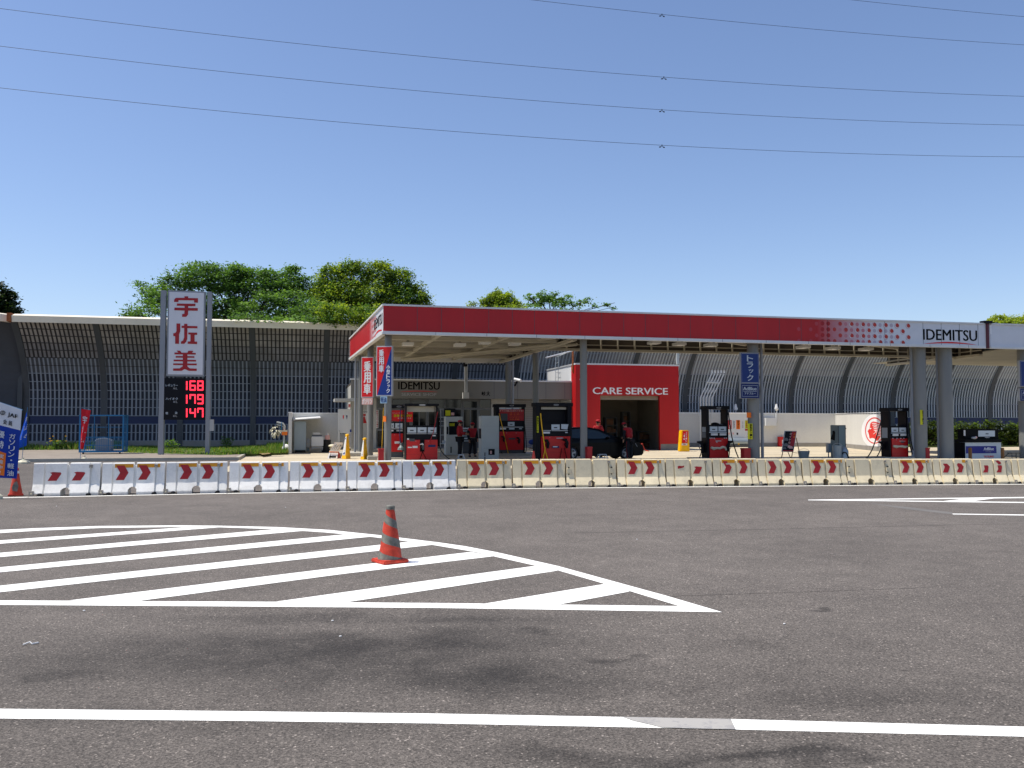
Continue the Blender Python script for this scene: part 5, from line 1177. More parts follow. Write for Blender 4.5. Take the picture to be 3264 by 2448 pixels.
mb = MB(); mb.pbox(2669.5, 1317, 2673, 1425, B_.y - .35, .1, 'white_metal'); mb.build('pole', t)
# things fixed to the wall
def wy(px): return PL(px, 1400, A_, Vector((-(B_ - A_).y, (B_ - A_).x, 0)).normalized()).y
Y = wy(2350) - .75
t = thing('equipment_cabinet', (P(2350, 1400, Y).x, Y, 0), 'white notice cabinet with coloured sheets above a grey drum tank', 'cabinet')
mb = MB(); mb.pbox(2318, 1316.5, 2386, 1421, Y, .5, 'white_metal'); mb.build('body', t)
mb = MB(); mb.pbox(2319, 1315, 2385, 1318.5, Y - .04, .58, 'lettering_white'); mb.build('top', t)
for x0, y0, x1, y1, k, tx, tk in ((2321, 1339, 2332, 1368, 'sticker_red', '火気厳禁', 'lettering_white'), (2336, 1340, 2343, 1367, 'paper_white', '危険物取扱', 'deep_blue'), (2347, 1339, 2359, 1368, 'paper_orange', '関係者以外', 'ink'), (2364, 1341, 2371, 1366, 'paper_white', '注意', 'light_grey'), (2375, 1340, 2384.5, 1366, 'paper_yellow', '注意事項', 'sticker_red')):
    mb = MB(); mb.pbox(x0, y0, x1, y1, Y - .012, .01, k); mb.pvtext(tx, x0 + (x1 - x0) * .25, y0 + 1, x0 + (x1 - x0) * .78, y1 - 1, Y - .014, tk, .04); mb.build('notice', t)
for x0, y0, x1, y1, k in ((2375, 1367, 2384.5, 1373, 'sticker_red'), (2375, 1375, 2384.5, 1391, 'paper_white'), (2335, 1379, 2340, 1385, 'paper_pink'), (2348, 1379, 2353, 1386, 'navy_black'), (2321, 1379, 2327, 1385, 'paper_pink')):
    mb = MB(); mb.pbox(x0, y0, x1, y1, Y - .012, .01, k); mb.build('label_plate', t)
t = thing('drum_tank', (P(2353, 1410, Y - .3).x, Y - .3, 0), 'rounded grey horizontal drum with a yellow light below the coloured notices', 'tank')
a = P(2323, 1420, Y - .35); b = P(2383, 1397, Y - .35); r_ = (b.z - a.z) / 2 + .0
mb = MB(); mb.cyl((a.x, Y - .35, (a.z + b.z) / 2), (b.x, Y - .35, (a.z + b.z) / 2), r_, 'steel', n=24); mb.build('drum', t, True); mb = MB(); q = P(2359, 1415, Y - .75); mb.ell((q.x, Y - .35 - r_ * .85, q.z), (.07, .04, .06), 'sign_yellow'); mb.build('lamp', t)
mb = MB(); mb.box(a.x, b.x, Y - .6, Y - .1, 0, a.z + .05, 'dark_grey'); mb.build('stand', t)
Y = wy(2460) - .35
t = thing('meter_box', (P(2460, 1350, Y).x, Y, P(2460, 1360, Y).z), 'white box hung on the wall left of the easel board', 'box'); mb = MB(); mb.pbox(2442, 1332, 2475, 1357, Y, .33, 'white_metal'); mb.build('body', t); mb = MB(); mb.pbox(2474, 1316, 2477, 1345, Y + .1, .08, 'white_metal'); mb.build('conduit', t)
for i, (px, lab) in enumerate(((2345, 'white floodlight on the wall top above the coloured notices'), (2475, 'white floodlight on the wall top above the hung box'))):
    Y = wy(px) - .1; q = P(px, 1303, Y); t = thing('floodlight', q, lab, 'floodlight', 'floodlights on the wall top')
    mb = MB(); mb.lathe((q.x, Y, q.z - .12), [(.05, -.02), (.13, .05), (.15, .14), (.10, .24), (.07, .42), (.05, .46)], 'white_metal', 12); mb.build('head', t, True); mb = MB(); mb.cyl((q.x, Y, q.z - .12), (q.x, Y, P(px, 1318, Y).z - .02), .03, 'white_metal'); mb.build('stem', t)
Y = wy(2490) - .3
t = thing('extinguisher_box', (P(2490, 1420, Y).x, Y, 0), 'red extinguisher box at the foot of the wall behind the easel board', 'box'); mb = MB(); mb.pbox(2484, 1392, 2501, 1424, Y, .25, 'care_red'); mb.build('body', t, bevel=.02); mb = MB(); mb.pbox(2493, 1402, 2499, 1414, Y - .01, .01, 'paper_white'); mb.build('label_plate', t)
# five bent vent pipes
Y = wy(2240) - .5; t = thing('vent_pipes', (P(2240, 1420, Y).x, Y, 0), 'five thin white vent pipes bent right above the wall behind the truck pump', 'vent pipes')
for i in range(5):
    x0 = 2232 + i * 9.3; x1 = 2269 + i * 9.7; yy = Y + i * .02
    mb = MB(); pts = [P(x0, 1424, yy), P(x0, 1268, yy), P(x1, 1190 + i * .6, yy)]; mb.tube(pts, .042, 'white_metal', 8); q = P(x1, 1187, yy); mb.cyl((q.x, yy, q.z - .06), (q.x, yy, q.z + .14), .075, 'white_metal', n=10); mb.build('pipe', t)
mb = MB(); mb.tube([P(2253, 1218, Y - .06), P(2294, 1221, Y - .06)], .03, 'white_metal'); mb.tube([P(2226, 1323, Y - .06), P(2236, 1323, Y - .06)], .03, 'white_metal'); mb.build('brace', t)
# ------------------------------------------------------------------ fuel pumps
def pump(label, T, x0, x1, yt, win, red, disp, strip, hoses=(), head=12, logo=None, foot='navy_black', post=None, extra=None, depth=.6, back=None, side=None, base_k='kerb_conc', kick=0):
    """x0..x1, yt: outline in the photograph; win: open window; red: lower cabinet; disp: display boxes; strip: shelf strip height"""
    yb = 1474; a = P(x0, yb, T); b = P(x1, yt, T); gz = .12
    t = thing('fuel_pump', ((a.x + b.x) / 2, T + depth / 2, 0), label, 'fuel pump', 'fuel pumps under the canopies')
    xs = lambda px: P(px, 1400, T).x
    zs = lambda py: P((x0 + x1) / 2, py, T).z
    wx0, wy0, wx1, wy1 = win; rx0, ry0, rx1, ry1 = red
    mb = MB()
    mb.box(xs(x0) + .03, xs(wx0), T, T + depth, gz, zs(yt + head), 'navy_black'); mb.build('side_column', t, bevel=.01); mb = MB(); mb.box(xs(wx1), xs(x1) - .03, T, T + depth, gz, zs(yt + head), 'navy_black')
    mb.build('side_column', t, bevel=.01)
    mb = MB(); mb.box(xs(x0) - .02, xs(x1) + .02, T - .03, T + depth + .03, zs(yt + head) + .002, b.z, 'navy_black')
    if logo: 
        q = P(logo[0], logo[1], T - .03); mb.face([(q.x + .11 * math.cos(i * math.pi / 8), T - .036, q.z + .035 * math.sin(i * math.pi / 8)) for i in range(16)], 'light_grey'); mb.face([(q.x + .09 * math.cos(i * math.pi / 8), T - .038, q.z + .024 * math.sin(i * math.pi / 8)) for i in range(16)], 'dark_grey')
    mb.build('head', t, bevel=.012)
    mb = MB(); mb.box(xs(wx0), xs(wx1), T + .03, T + depth - .03, zs(ry0) + .002, zs(wy1), 'navy_black'); mb.build('display_housing', t)
    for (dx0, dy0, dx1, dy1) in disp:
        mb = MB(); mb.pbox(dx0, dy0, dx1, dy1, T + .01, .02, 'panel_white'); w = dx1 - dx0; mb.pbox(dx0 + w * .3, dy0 + (dy1 - dy0) * .5, dx0 + w * .7, dy0 + (dy1 - dy0) * .68, T + .004, .004, 'ink'); mb.build('display', t)
    for (sx0, sy0, sx1, sy1, k) in strip: mb = MB(); mb.pbox(sx0, sy0, sx1, sy1, T + .0, .03, k); mb.build('shelf_strip', t)
    mb = MB(); mb.box(xs(rx0), xs(rx1), T - .02, T + depth - .05, max(gz, zs(ry1)), zs(ry0), 'pump_red'); mb.box(xs(rx0) - .004, xs(rx1) + .004, T - .024, T - .02, zs(lerp(ry0, min(ry1, 1470), .68)) - .006, zs(lerp(ry0, min(ry1, 1470), .68)) + .006, 'box_red')
    for px in ((rx0 * .7 + rx1 * .3), (rx0 * .3 + rx1 * .7)):
        mb.pbox(px - 1, ry0 + 3, px + 1, ry0 + 5, T - .028, .005, 'light_grey')
    mb.build('lower_cabinet', t, bevel=.008)
    if ry1 < 1462: mb = MB(); mb.box(xs(rx0), xs(rx1), T + .02, T + depth - .05, gz, zs(ry1) - .002, 'dark_grey'); mb.build('kickboard', t)
    if back: mb = MB(); mb.pbox(*back[:4], T + depth * .5, .03, back[4]); mb.build('back_panel', t)
    for pts, r_, k in hoses:
        mb = MB(); q = [P(x, y, T + dy) for x, y, dy in pts]; q = [Vector((v.x, v.y, max(.03, v.z))) for v in q]
        # smooth the hose with a few subdivisions
        for _ in range(2):
            n_ = [q[0]]
            for i in range(len(q) - 1): n_ += [q[i].lerp(q[i + 1], .25), q[i].lerp(q[i + 1], .75)]
            n_.append(q[-1]); q = n_
        mb.tube(q, r_, k, 7); mb.build('hose', t, True)
    if extra: extra(t)
    mb = MB(); mb.box(xs(x0) - .5, xs(x1) + .5, T - .4, T + depth + .4, .004, gz - .002, base_k); mb.build('island', t)
    return t
def nozzle(t, px, py, T, k='navy_black', s=1.0, flip=1):
    q = P(px, py, T); mb = MB(); f = flip * s
    mb.tube([q + Vector((-.10 * f, 0, .06 * s)), q + Vector((0, 0, .05 * s)), q + Vector((.03 * f, 0, -.03 * s)), q + Vector((.02 * f, 0, -.17 * s))], [.02 * s, .045 * s, .045 * s, .03 * s], k, 8)
    mb.tube([q + Vector((.03 * f, 0, -.02)), q + Vector((-.05 * f, 0, -.06 * s)), q + Vector((0, 0, -.14 * s))], .012 * s, k, 6); mb.build('nozzle', t, True)
def side_note(t, px, T, d0, d1, y0, y1, k):
    x = P(px, 1400, T).x + .03; z0 = P(px, y1, T + .3).z; z1 = P(px, y0, T + .3).z; mb = MB(); mb.box(x - .012, x - .001, T + d0, T + d1, z0, z1, k); mb.build('side_notice', t)
def box_part(t, nm, x0, y0, x1, y1, T, d, k): mb = MB(); mb.pbox(x0, y0, x1, y1, T, d, k); return mb.build(nm, t)
# B: the big pump with three displays
TB = 36.6
def exB(t):
    box_part(t, 'lamp_panel', 1296, 1295.5, 1385, 1312.5, TB + .2, .1, 'ceiling_beige'); box_part(t, 'lamp_panel', 1386.5, 1296, 1391, 1312, TB + .2, .1, 'ceiling_beige')
    box_part(t, 'maker_plate', 1337, 1289.5, 1356, 1292.5, TB - .045, .01, 'paper_white')
    mb = MB(); mb.pbox(1339, 1402, 1353, 1440, TB - .05, .04, 'ink'); mb.build('nozzle_boot', t)
    nozzle(t, 1347, 1419, TB - .1, 'dark_grey', 1.1); q = P(1345, 1417, TB - .14); mb = MB(); mb.tube([q + Vector((-.09, 0, 0)), q + Vector((.03, 0, .03)), q + Vector((.05, 0, -.02))], [.015, .035, .03], 'paper_white'); mb.build('nozzle_cover', t)
    for (x0, y0, x1, y1) in ((1300, 1424, 1313, 1428), (1315, 1421, 1331, 1428), (1365, 1418, 1388, 1425)):
        mb = MB(); mb.pbox(x0, y0, x1, y1, TB - .05, .04, 'paper_white' if x0 < 1360 else 'deep_blue'); mb.build('tray', t)
    mb = MB(); mb.pbox(1298, 1397, 1304, 1402, TB - .03, .03, 'paper_white'); mb.pbox(1306, 1398, 1322, 1407, TB - .03, .03, 'dark_grey'); mb.build('card_reader', t)
    box_part(t, 'price_tag', 1378, 1386.5, 1389, 1390.5, TB + .02, .01, 'paper_white')
    mb = MB(); mb.tube([P(1347, 1440, TB - .06), P(1343, 1452, TB - .1), P(1338, 1466, TB - .1)], .014, 'ink'); mb.tube([P(1347, 1440, TB - .06), P(1353, 1452, TB - .1), P(1360, 1466, TB - .1)], .014, 'ink'); mb.build('cable', t)
pump('biggest pump, three displays over a wide red cabinet, right of the corner pillar', TB, 1291, 1397, 1287, (1296, 1294, 1391, 1356), (1296, 1402, 1394.5, 1470), [(1298.5, 1362, 1327, 1379), (1331, 1362, 1359.5, 1379), (1364, 1362, 1392, 1379)],
     [(1297, 1381, 1328, 1383.5, 'light_grey'), (1330, 1381, 1360, 1383.5, 'light_grey'), (1363, 1381, 1393, 1383.5, 'light_grey')], hoses=[([(1395, 1313, -.05), (1388, 1345, -.08), (1381, 1380, -.1), (1373, 1400, -.1), (1372, 1418, -.08)], .014, 'sticker_red'), ([(1396, 1300, 0), (1404, 1330, -.2), (1402, 1380, -.2), (1400, 1430, -.1), (1420, 1455, 0), (1440, 1467, .2)], .02, 'rubber')], head=7, extra=exB)
# A: partly hidden pump behind the corner pillar
TA = 39.4
def exA(t):
    box_part(t, 'poster', 1247, 1308, 1285, 1343, TA + .12, .02, 'sign_red'); mb = MB(); mb.ptext('洗車予約受付', 1254, 1321, 1313, 1329, TA + .11, 'paper_yellow', .05); mb.ptext('キャンペーン実施', 1250, 1315, 1300, 1318, TA + .11, 'paper_white', .03); mb.ptext('お気軽にどうぞ', 1268, 1331, 1311, 1335, TA + .11, 'paper_white', .03)
    mb.pbox(1284, 1308, 1316, 1345, TA + .12, .02, 'sign_red'); mb.build('poster', t); nozzle(t, 1282, 1420, TA - .15, 'dark_grey', 1.5)
    mb = MB(); mb.lathe(P(1278, 1434, TA - .2), [(.16, 0), (.13, .1), (.04, .2), (.02, .3)], 'cabinet_green', 8); mb.build('cloth', t)
    mb = MB(); mb.pbox(1258, 1407, 1276, 1414, TA - .06, .05, 'paper_white'); mb.build('tray', t)
pump('half hidden pump with a red poster behind the corner pillar', TA, 1240, 1288, 1290, (1246, 1303, 1284, 1346), (1246, 1382, 1284, 1440), [(1246, 1349, 1256, 1364), (1260, 1349, 1283, 1364)], [(1247, 1365, 1284, 1368, 'light_grey'), (1247, 1370, 1254, 1375, 'paper_white'), (1264, 1370, 1283, 1375, 'light_grey')],
     hoses=[([(1277, 1304, -.1), (1275, 1340, -.2), (1274, 1380, -.2), (1277, 1420, -.15)], .02, 'deep_blue')], head=12, logo=(1272, 1296), extra=exA)
# C: pump with the big poster
TC = 43.4
def exC(t):
    mb = MB(); mb.pbox(1592, 1305, 1670, 1341, TC + .02, .02, 'sticker_red'); mb.pbox(1596, 1318, 1618, 1341, TC + .014, .006, 'dark_grey'); mb.ptext('オイル交換はお済みですか？', 1592, 1307, 1668, 1312, TC + .012, 'paper_pink', .05)
    for i in range(5): mb.ptext(('オイル', 'タイヤ', 'バッテリー', 'ワイパー', '点検')[i], 1624, 1315 + i * 5, 1656, 1318 + i * 5, TC + .012, 'paper_orange', .03)
    mb.build('poster', t); nozzle(t, 1653, 1400, TC - .08, 'navy_black', 1.3); nozzle(t, 1605, 1396, TC - .08, 'navy_black', 1.2); box_part(t, 'tray', 1622, 1396, 1642, 1401, TC - .05, .05, 'dark_grey')
    for x in (1592, 1612, 1637): box_part(t, 'price_tag', x, 1300, x + 18, 1304.5, TC, .02, 'panel_white')
pump('pump with a large orange red poster over its single display beside the white cabinet', TC, 1579, 1675, 1288, (1591, 1300, 1671, 1342), (1592, 1376, 1668, 1434), [(1619, 1345, 1640, 1358)], [(1594, 1360, 1668, 1363, 'light_grey'), (1594, 1364, 1613, 1369, 'paper_white'), (1623, 1364, 1640, 1369, 'panel_white'), (1655, 1365, 1664, 1368, 'panel_white')],
     hoses=[([(1591, 1318, -.05), (1601, 1360, -.1), (1610, 1400, -.1), (1620, 1445, 0)], .018, 'sign_yellow'), ([(1672, 1350, -.05), (1677, 1400, -.1), (1679, 1440, -.1), (1665, 1456, 0), (1655, 1450, 0)], .022, 'rubber'), ([(1598, 1440, 0), (1604, 1456, -.1), (1616, 1452, 0)], .022, 'rubber')], head=10, logo=(1631, 1293), extra=exC, back=(1591, 1305, 1671, 1342, 'navy_black'))
# D: pump with the yellow hose next to the car
TD = 35.7
def exD(t):
    box_part(t, 'lamp_panel', 1725, 1298, 1805, 1305, TD + .1, .05, 'ceiling_beige'); box_part(t, 'yellow_notice', 1711.5, 1327, 1717, 1379, TD - .05, .02, 'paper_yellow'); mb = MB(); mb.pvtext('静電気シート', 1712, 1329, 1716.5, 1377, TD - .052, 'ink', .03); mb.build('notice_lettering', t)
    mb = MB(); mb.face([P(1789, 1352, TD - .01), P(1812, 1352.5, TD - .01), P(1808, 1369, TD - .01), P(1789, 1367, TD - .01)], 'panel_white'); mb.build('paper_note', t)
    nozzle(t, 1744, 1410, TD - .08, 'navy_black', 1.5); nozzle(t, 1804, 1408, TD - .08, 'navy_black', 1.6); mb = MB(); mb.pbox(1761, 1422, 1782, 1428, TD - .08, .06, 'deep_blue'); mb.pbox(1763, 1422.5, 1777, 1425.5, TD - .09, .02, 'paper_white'); mb.build('tray', t)
    mb = MB(); mb.pbox(1774, 1395, 1795, 1398, TD - .05, .03, 'light_grey'); mb.build('nozzle_hooks', t)
    mb = MB(); mb.tube([P(1791, 1428, TD - .1), P(1788, 1445, TD - .1), P(1784, 1466, TD - .1)], .016, 'ink'); mb.tube([P(1799, 1428, TD - .1), P(1803, 1445, TD - .1), P(1808, 1466, TD - .1)], .016, 'ink'); mb.build('cable', t)
pump('pump with a black upper panel and crossed yellow hoses left of the black car', TD, 1707, 1825, 1284, (1722, 1297, 1809, 1350), (1725, 1391, 1817, 1466), [(1758, 1353, 1784, 1370)], [(1729, 1371, 1757, 1374, 'light_grey'), (1759, 1371, 1816, 1374, 'light_grey'), (1731, 1376, 1753, 1382, 'paper_white'), (1802, 1377, 1813, 1380, 'panel_white')],
     hoses=[([(1723, 1318, -.06), (1727, 1360, -.12), (1733, 1400, -.12), (1738, 1440, -.1), (1748, 1470, -.1)], .024, 'sign_yellow'), ([(1738, 1425, -.12), (1735, 1445, -.12), (1729, 1470, -.1)], .02, 'sign_yellow')], head=12, logo=(1773, 1290.5), extra=exD, back=(1722, 1297, 1809, 1351, 'navy_black'))
# E: truck pump
TE = 35.6
def exE(t):
    side_note(t, 2253, TE, .15, .5, 1361, 1377, 'light_grey'); side_note(t, 2253, TE, .15, .56, 1378, 1395, 'frame_grey'); nozzle(t, 2236, 1418, TE + .35, 'navy_black', 2.1); nozzle(t, 2324, 1416, TE - .1, 'navy_black', 1.9, -1)
    mb = MB(); mb.tube([P(x, y, TE - .07) for x, y in ((2267, 1426), (2275, 1430), (2285, 1428), (2295, 1429), (2303, 1425), (2312, 1427), (2315, 1435))], [.05, .07, .05, .05, .06, .05, .04], 'base_cream', 7); mb.build('work_gloves', t)
    mb = MB(); mb.pbox(2281, 1404, 2299, 1407, TE - .03, .01, 'light_grey'); mb.pbox(2283, 1407, 2287, 1411, TE - .03, .01, 'light_grey'); mb.build('emblem_plate', t)
    for x in (2262, 2268, 2275, 2308, 2314): box_part(t, 'clip', x, 1395, x + 3, 1398, TE - .03, .02, 'panel_white')
    mb = MB(); q = P(2279, 1352, TE + .2); mb.ell(q, (.2, .12, .08), 'ink'); q = P(2297, 1354, TE + .2); mb.ell(q, (.12, .1, .05), 'dark_grey'); mb.build('folded_cloth', t)
pump('pump seen through its open window to the white wall, left of the truck sign pillar', TE, 2253, 2324, 1294, (2261, 1306, 2317, 1354), (2262, 1396, 2319, 1466), [(2263, 1359.5, 2287, 1375), (2290.5, 1359.5, 2315, 1375)], [(2261, 1376.5, 2289, 1379.5, 'panel_white'), (2290, 1376.5, 2316, 1379.5, 'panel_white'), (2267, 1381, 2288, 1388, 'paper_white'), (2295, 1381, 2315.5, 1388, 'paper_white')],
     hoses=[([(2322, 1315, -.05), (2326, 1350, -.25), (2332, 1390, -.3), (2342, 1430, -.2), (2356, 1465, -.1)], .026, 'rubber'), ([(2236, 1432, .35), (2234, 1450, .3), (2226, 1468, .3)], .024, 'rubber'), ([(2325, 1430, -.1), (2325, 1450, -.1), (2320, 1468, -.05)], .022, 'rubber')], head=11, logo=(2291, 1300), extra=exE)
# F: pump at the emblem
TFp = 34.75
def exF(t):
    side_note(t, 2833, TFp, .12, .5, 1363.5, 1395.5, 'light_grey'); nozzle(t, 2810, 1416, TFp + .4, 'navy_black', 1.6); mb = MB(); mb.pbox(2867, 1405, 2886, 1407, TFp - .03, .01, 'light_grey'); mb.pbox(2872, 1408, 2882, 1412, TFp - .03, .01, 'dark_grey'); mb.build('emblem_plate', t)
    mb = MB(); mb.tube([P(x, y, TFp - .07) for x, y in ((2848, 1422), (2858, 1424), (2866, 1423), (2876, 1423), (2884, 1425), (2892, 1423))], [.05, .07, .04, .06, .06, .04], 'base_cream', 7); mb.build('work_gloves', t)
    for x in (2845, 2858, 2870, 2880): box_part(t, 'clip', x, 1396, x + 3, 1398, TFp - .03, .02, 'panel_white')
pump('pump standing in front of the red head emblem on the white wall', TFp, 2833, 2897, 1300, (2840, 1313, 2890, 1358), (2842, 1398, 2892, 1466), [(2842, 1363, 2863, 1377), (2867, 1363, 2888, 1377)], [(2841, 1379, 2889, 1381.5, 'panel_white'), (2846, 1383, 2864, 1389.5, 'paper_white'), (2871, 1383, 2889, 1389.5, 'paper_white')],
     hoses=[([(2814, 1325, .3), (2802, 1365, .1), (2792, 1400, -.3), (2778, 1440, -.25), (2760, 1468, -.15)], .026, 'rubber'), ([(2809, 1426, .4), (2802, 1445, .3), (2790, 1468, .3)], .024, 'rubber'), ([(2893, 1340, -.05), (2897, 1400, -.3), (2905, 1440, -.3), (2914, 1468, -.2)], .026, 'rubber'), ([(2896, 1350, -.05), (2903, 1410, -.3), (2916, 1450, -.3), (2926, 1468, -.2)], .026, 'rubber')], head=11, logo=(2869, 1306), extra=exF)
# urea dispenser
TU = 34.1
t = thing('urea_dispenser', (P(3120, 1400, TU).x, TU + .3, 0), 'low white and blue urea dispenser with black top between the right pillars', 'dispenser')
mb = MB(); mb.pbox(3078, 1410, 3191, 1474, TU, .7, 'panel_white'); mb.pbox(3079, 1421.5, 3176, 1445.5, TU - .006, .006, 'adblue'); mb.ptext('AdBlue', 3135.5, 1426, 3167, 1434.5, TU - .006, 'lettering_white', .03); mb.pbox(3134, 1436, 3169, 1436.6, TU - .012, .006, 'lettering_white'); mb.ptext('アドブルー', 3141, 1438, 3162, 1442, TU - .006, 'light_grey', .03)
mb.ptext('TATSUNO', 3135.5, 1452, 3168, 1458.5, TU, 'sign_red', .05); mb.build('lower_cabinet', t)
mb = MB(); mb.pbox(3077, 1400, 3193, 1409.5, TU - .05, .8, 'ink'); mb.pbox(3078, 1367.5, 3182, 1400, TU + .1, .5, 'ink'); mb.build('top_housing', t)
mb = MB(); mb.pbox(3119, 1372.5, 3171, 1391.5, TU + .08, .02, 'panel_white'); mb.pbox(3142, 1381.5, 3151, 1384, TU + .07, .01, 'ink'); mb.ptext('AdBlue', 3139, 1392.5, 3154, 1396, TU + .1, 'paper_white', .02); mb.build('display', t)
mb = MB(); x_ = P(3078, 1474, TU).x; mb.box(x_ - .02, x_ - .003, TU + .01, TU + .7, .02, P(3078, 1411, TU).z, 'ink'); mb.build('side_cover', t); mb = MB(); mb.pbox(3074, 1371, 3077, 1389, TU + .1, .05, 'paper_white'); mb.build('side_plate', t)
mb = MB(); q = P(3104, 1396, TU + .0); mb.ell(q, (.12, .1, .06), 'light_grey'); mb.ell((q.x + .1, q.y, q.z + .02), (.07, .07, .06), 'paper_pink'); mb.build('work_gloves', t)
for i, (x, lab) in enumerate(((3090, 'short wooden post in front of the urea dispenser'), (3193, 'short wooden post right of the urea dispenser'))):
    t = thing('bollard', (P(x, 1460, TU - .6).x, TU - .6, 0), lab, 'post', 'wooden guard posts'); mb = MB(); mb.box(P(x - 3, 1400, TU - .6).x, P(x + 3, 1400, TU - .6).x, TU - .7, TU - .55, 0, P(x, 1427, TU - .6).z, 'wood_brown'); mb.build('post', t, bevel=.02)
mb = MB(); 
# cabinet with the dark cloth
TK = 35.4
t = thing('control_cabinet', (P(2670, 1400, TK).x, TK + .4, 0), 'tall grey green control cabinet with a dark cloth hanging on its side', 'cabinet')
mb = MB(); mb.pbox(2673, 1355, 2696, 1474, TK, .6, 'cabinet_green'); mb.build('body', t, bevel=.01); mb = MB(); mb.pbox(2673, 1356, 2695, 1431, TK - .02, .018, 'dark_grey'); mb.pbox(2675, 1358, 2693, 1429, TK - .03, .01, 'cabinet_green'); mb.build('door', t)
mb = MB(); mb.pbox(2641, 1413.5, 2652, 1443, TK + .55, .2, 'steel'); mb.build('side_box', t); mb = MB(); mb.pbox(2641, 1443, 2642.5, 1474, TK + .6, .04, 'grey_metal'); mb.build('leg', t)
for y in (1366, 1416): mb = MB(); mb.pbox(2695.5, y - 2, 2697.5, y + 2, TK - .03, .05, 'dark_grey'); mb.build('hinge', t)
t = thing('hanging_cloth', (P(2657, 1380, TK - .05).x, TK - .05, P(2657, 1380, TK).z), 'dark red black cloth hanging on the grey green cabinet', 'cloth'); x_ = P(2673, 1400, TK).x - .03; zz_ = lambda y: P(2660, y, TK + .3).z; mb = MB(); mb.prism([(x_, TK + a_, zz_(y)) for a_, y in ((.42, 1374), (.28, 1372), (.22, 1378), (.26, 1404), (.58, 1400), (.50, 1390), (.44, 1384))], (.022, 0, 0), 'ink'); mb.build('cloth', t)
def bucket(px, py, T_, r, h, k, label, water=None):
    q = P(px, py, T_); t = thing('bucket', (q.x, T_, 0), label, 'bucket'); mb = MB(); mb.lathe((q.x, T_, .01), [(r * .78, 0), (r, h), (r * 1.05, h), (r * 1.05, h + .02), (r * .94, h + .02), (r * .74, .02)], k, 18); mb.build('pail', t, True)
    mb = MB(); mb.tube([(q.x + r * math.cos(a), T_ - .02, h + .01 - .12 * math.sin(a) * -1) for a in [i * math.pi / 8 for i in range(9)]], .008, 'galvanised'); mb.build('handle', t); return t
bucket(2669, 1450, 34.8, .22, .62, 'steel', 'grey pail standing in front of the grey green cabinet'); bucket(2562, 1450, 36.8, .27, .32, 'steel', 'wide galvanised bucket behind the leg of the easel board')
t = thing('watering_can', (P(2692, 1460, 34.9).x, 34.9, 0), 'blue grey jug with a curved black hose at the foot of the grey green cabinet', 'can'); q = P(2690, 1460, 34.9); mb = MB(); mb.lathe((q.x, 34.9, .01), [(.2, 0), (.2, .4), (.12, .55), (.06, .58)], 'steel', 14); mb.build('body', t, True); mb = MB(); mb.tube([P(x, y, 34.7) for x, y in ((2682, 1448), (2690, 1441), (2698, 1444), (2704, 1456), (2708, 1470))], .03, 'rubber'); mb.build('spout', t)
# easel board
TEZ = 36.6
t = thing('easel_board', (P(2515, 1450, TEZ).x, TEZ, 0), 'dark poster on a leaning easel in front of the white wall', 'easel')
cr = [P(2501, 1373, TEZ), P(2540, 1373.5, TEZ), P(2529, 1441, TEZ - .3), P(2491.5, 1440, TEZ - .3)]
mb = MB(); mb.prism(cr, (0, .03, 0), 'light_grey'); mb.build('frame', t)
def bil(u, v, off=.012): q = cr[0].lerp(cr[1], u).lerp(cr[3].lerp(cr[2], u), v); return q + Vector((0, -off, 0))
mb = MB(); mb.face([bil(.06, .03), bil(.95, .03), bil(.95, .92), bil(.06, .92)], 'navy_black'); mb.face([bil(.6, .03, .015), bil(.95, .03, .015), bil(.95, .7, .015), bil(.62, .8, .015)], 'sticker_red'); mb.face([bil(.06, .92, .014), bil(.95, .92, .014), bil(.95, .98, .014), bil(.06, .98, .014)], 'box_red')
for i, ch in enumerate('タイヤ安心'): O = bil(.42, .2 + i * .14, .02); U = bil(.62, .2 + i * .14, .02) - O; V = bil(.42, .09 + i * .14, .02) - O; mb.tmap(ch, O, U, V, 'paper_pink', .04, Vector((0, -1, 0)), .0)
for u, v, r_ in ((.22, .45, .11), (.28, .72, .13), (.72, .82, .10), (.2, .85, .08), (.58, .78, .09)):
    c = bil(u, v, .018); mb.face([c + Vector((r_ * math.cos(a), 0, r_ * math.sin(a))) for a in [i * math.pi / 6 for i in range(12)]], 'frame_grey' if u < .5 else 'paper_pink')
for i, ch in enumerate('点検'): O = bil(.76, .2 + i * .14, .02); U = bil(.92, .2 + i * .14, .02) - O; V = bil(.76, .1 + i * .14, .02) - O; mb.tmap(ch, O, U, V, 'paper_orange', .04, Vector((0, -1, 0)), .0)
mb.build('poster', t)
for (a, b) in (((2495, 1441), (2488, 1474)), ((2526, 1441), (2521, 1474))): mb = MB(); mb.tube([P(a[0], a[1], TEZ - .3), P(b[0], b[1], TEZ - .5)], .022, 'wood_brown'); mb.build('leg', t)
for (a, b) in (((2512, 1442), (2520, 1474)), ((2538, 1396), (2552, 1474))): mb = MB(); q = P(b[0], b[1], TEZ + .7); mb.tube([P(a[0], a[1], TEZ), (q.x, q.y, .01)], .02, 'wood_brown'); mb.build('leg', t)
mb = MB(); mb.tube([P(2529, 1443, TEZ - .3), P(2547, 1444, TEZ + .3)], .012, 'wood_brown'); mb.build('brace', t)
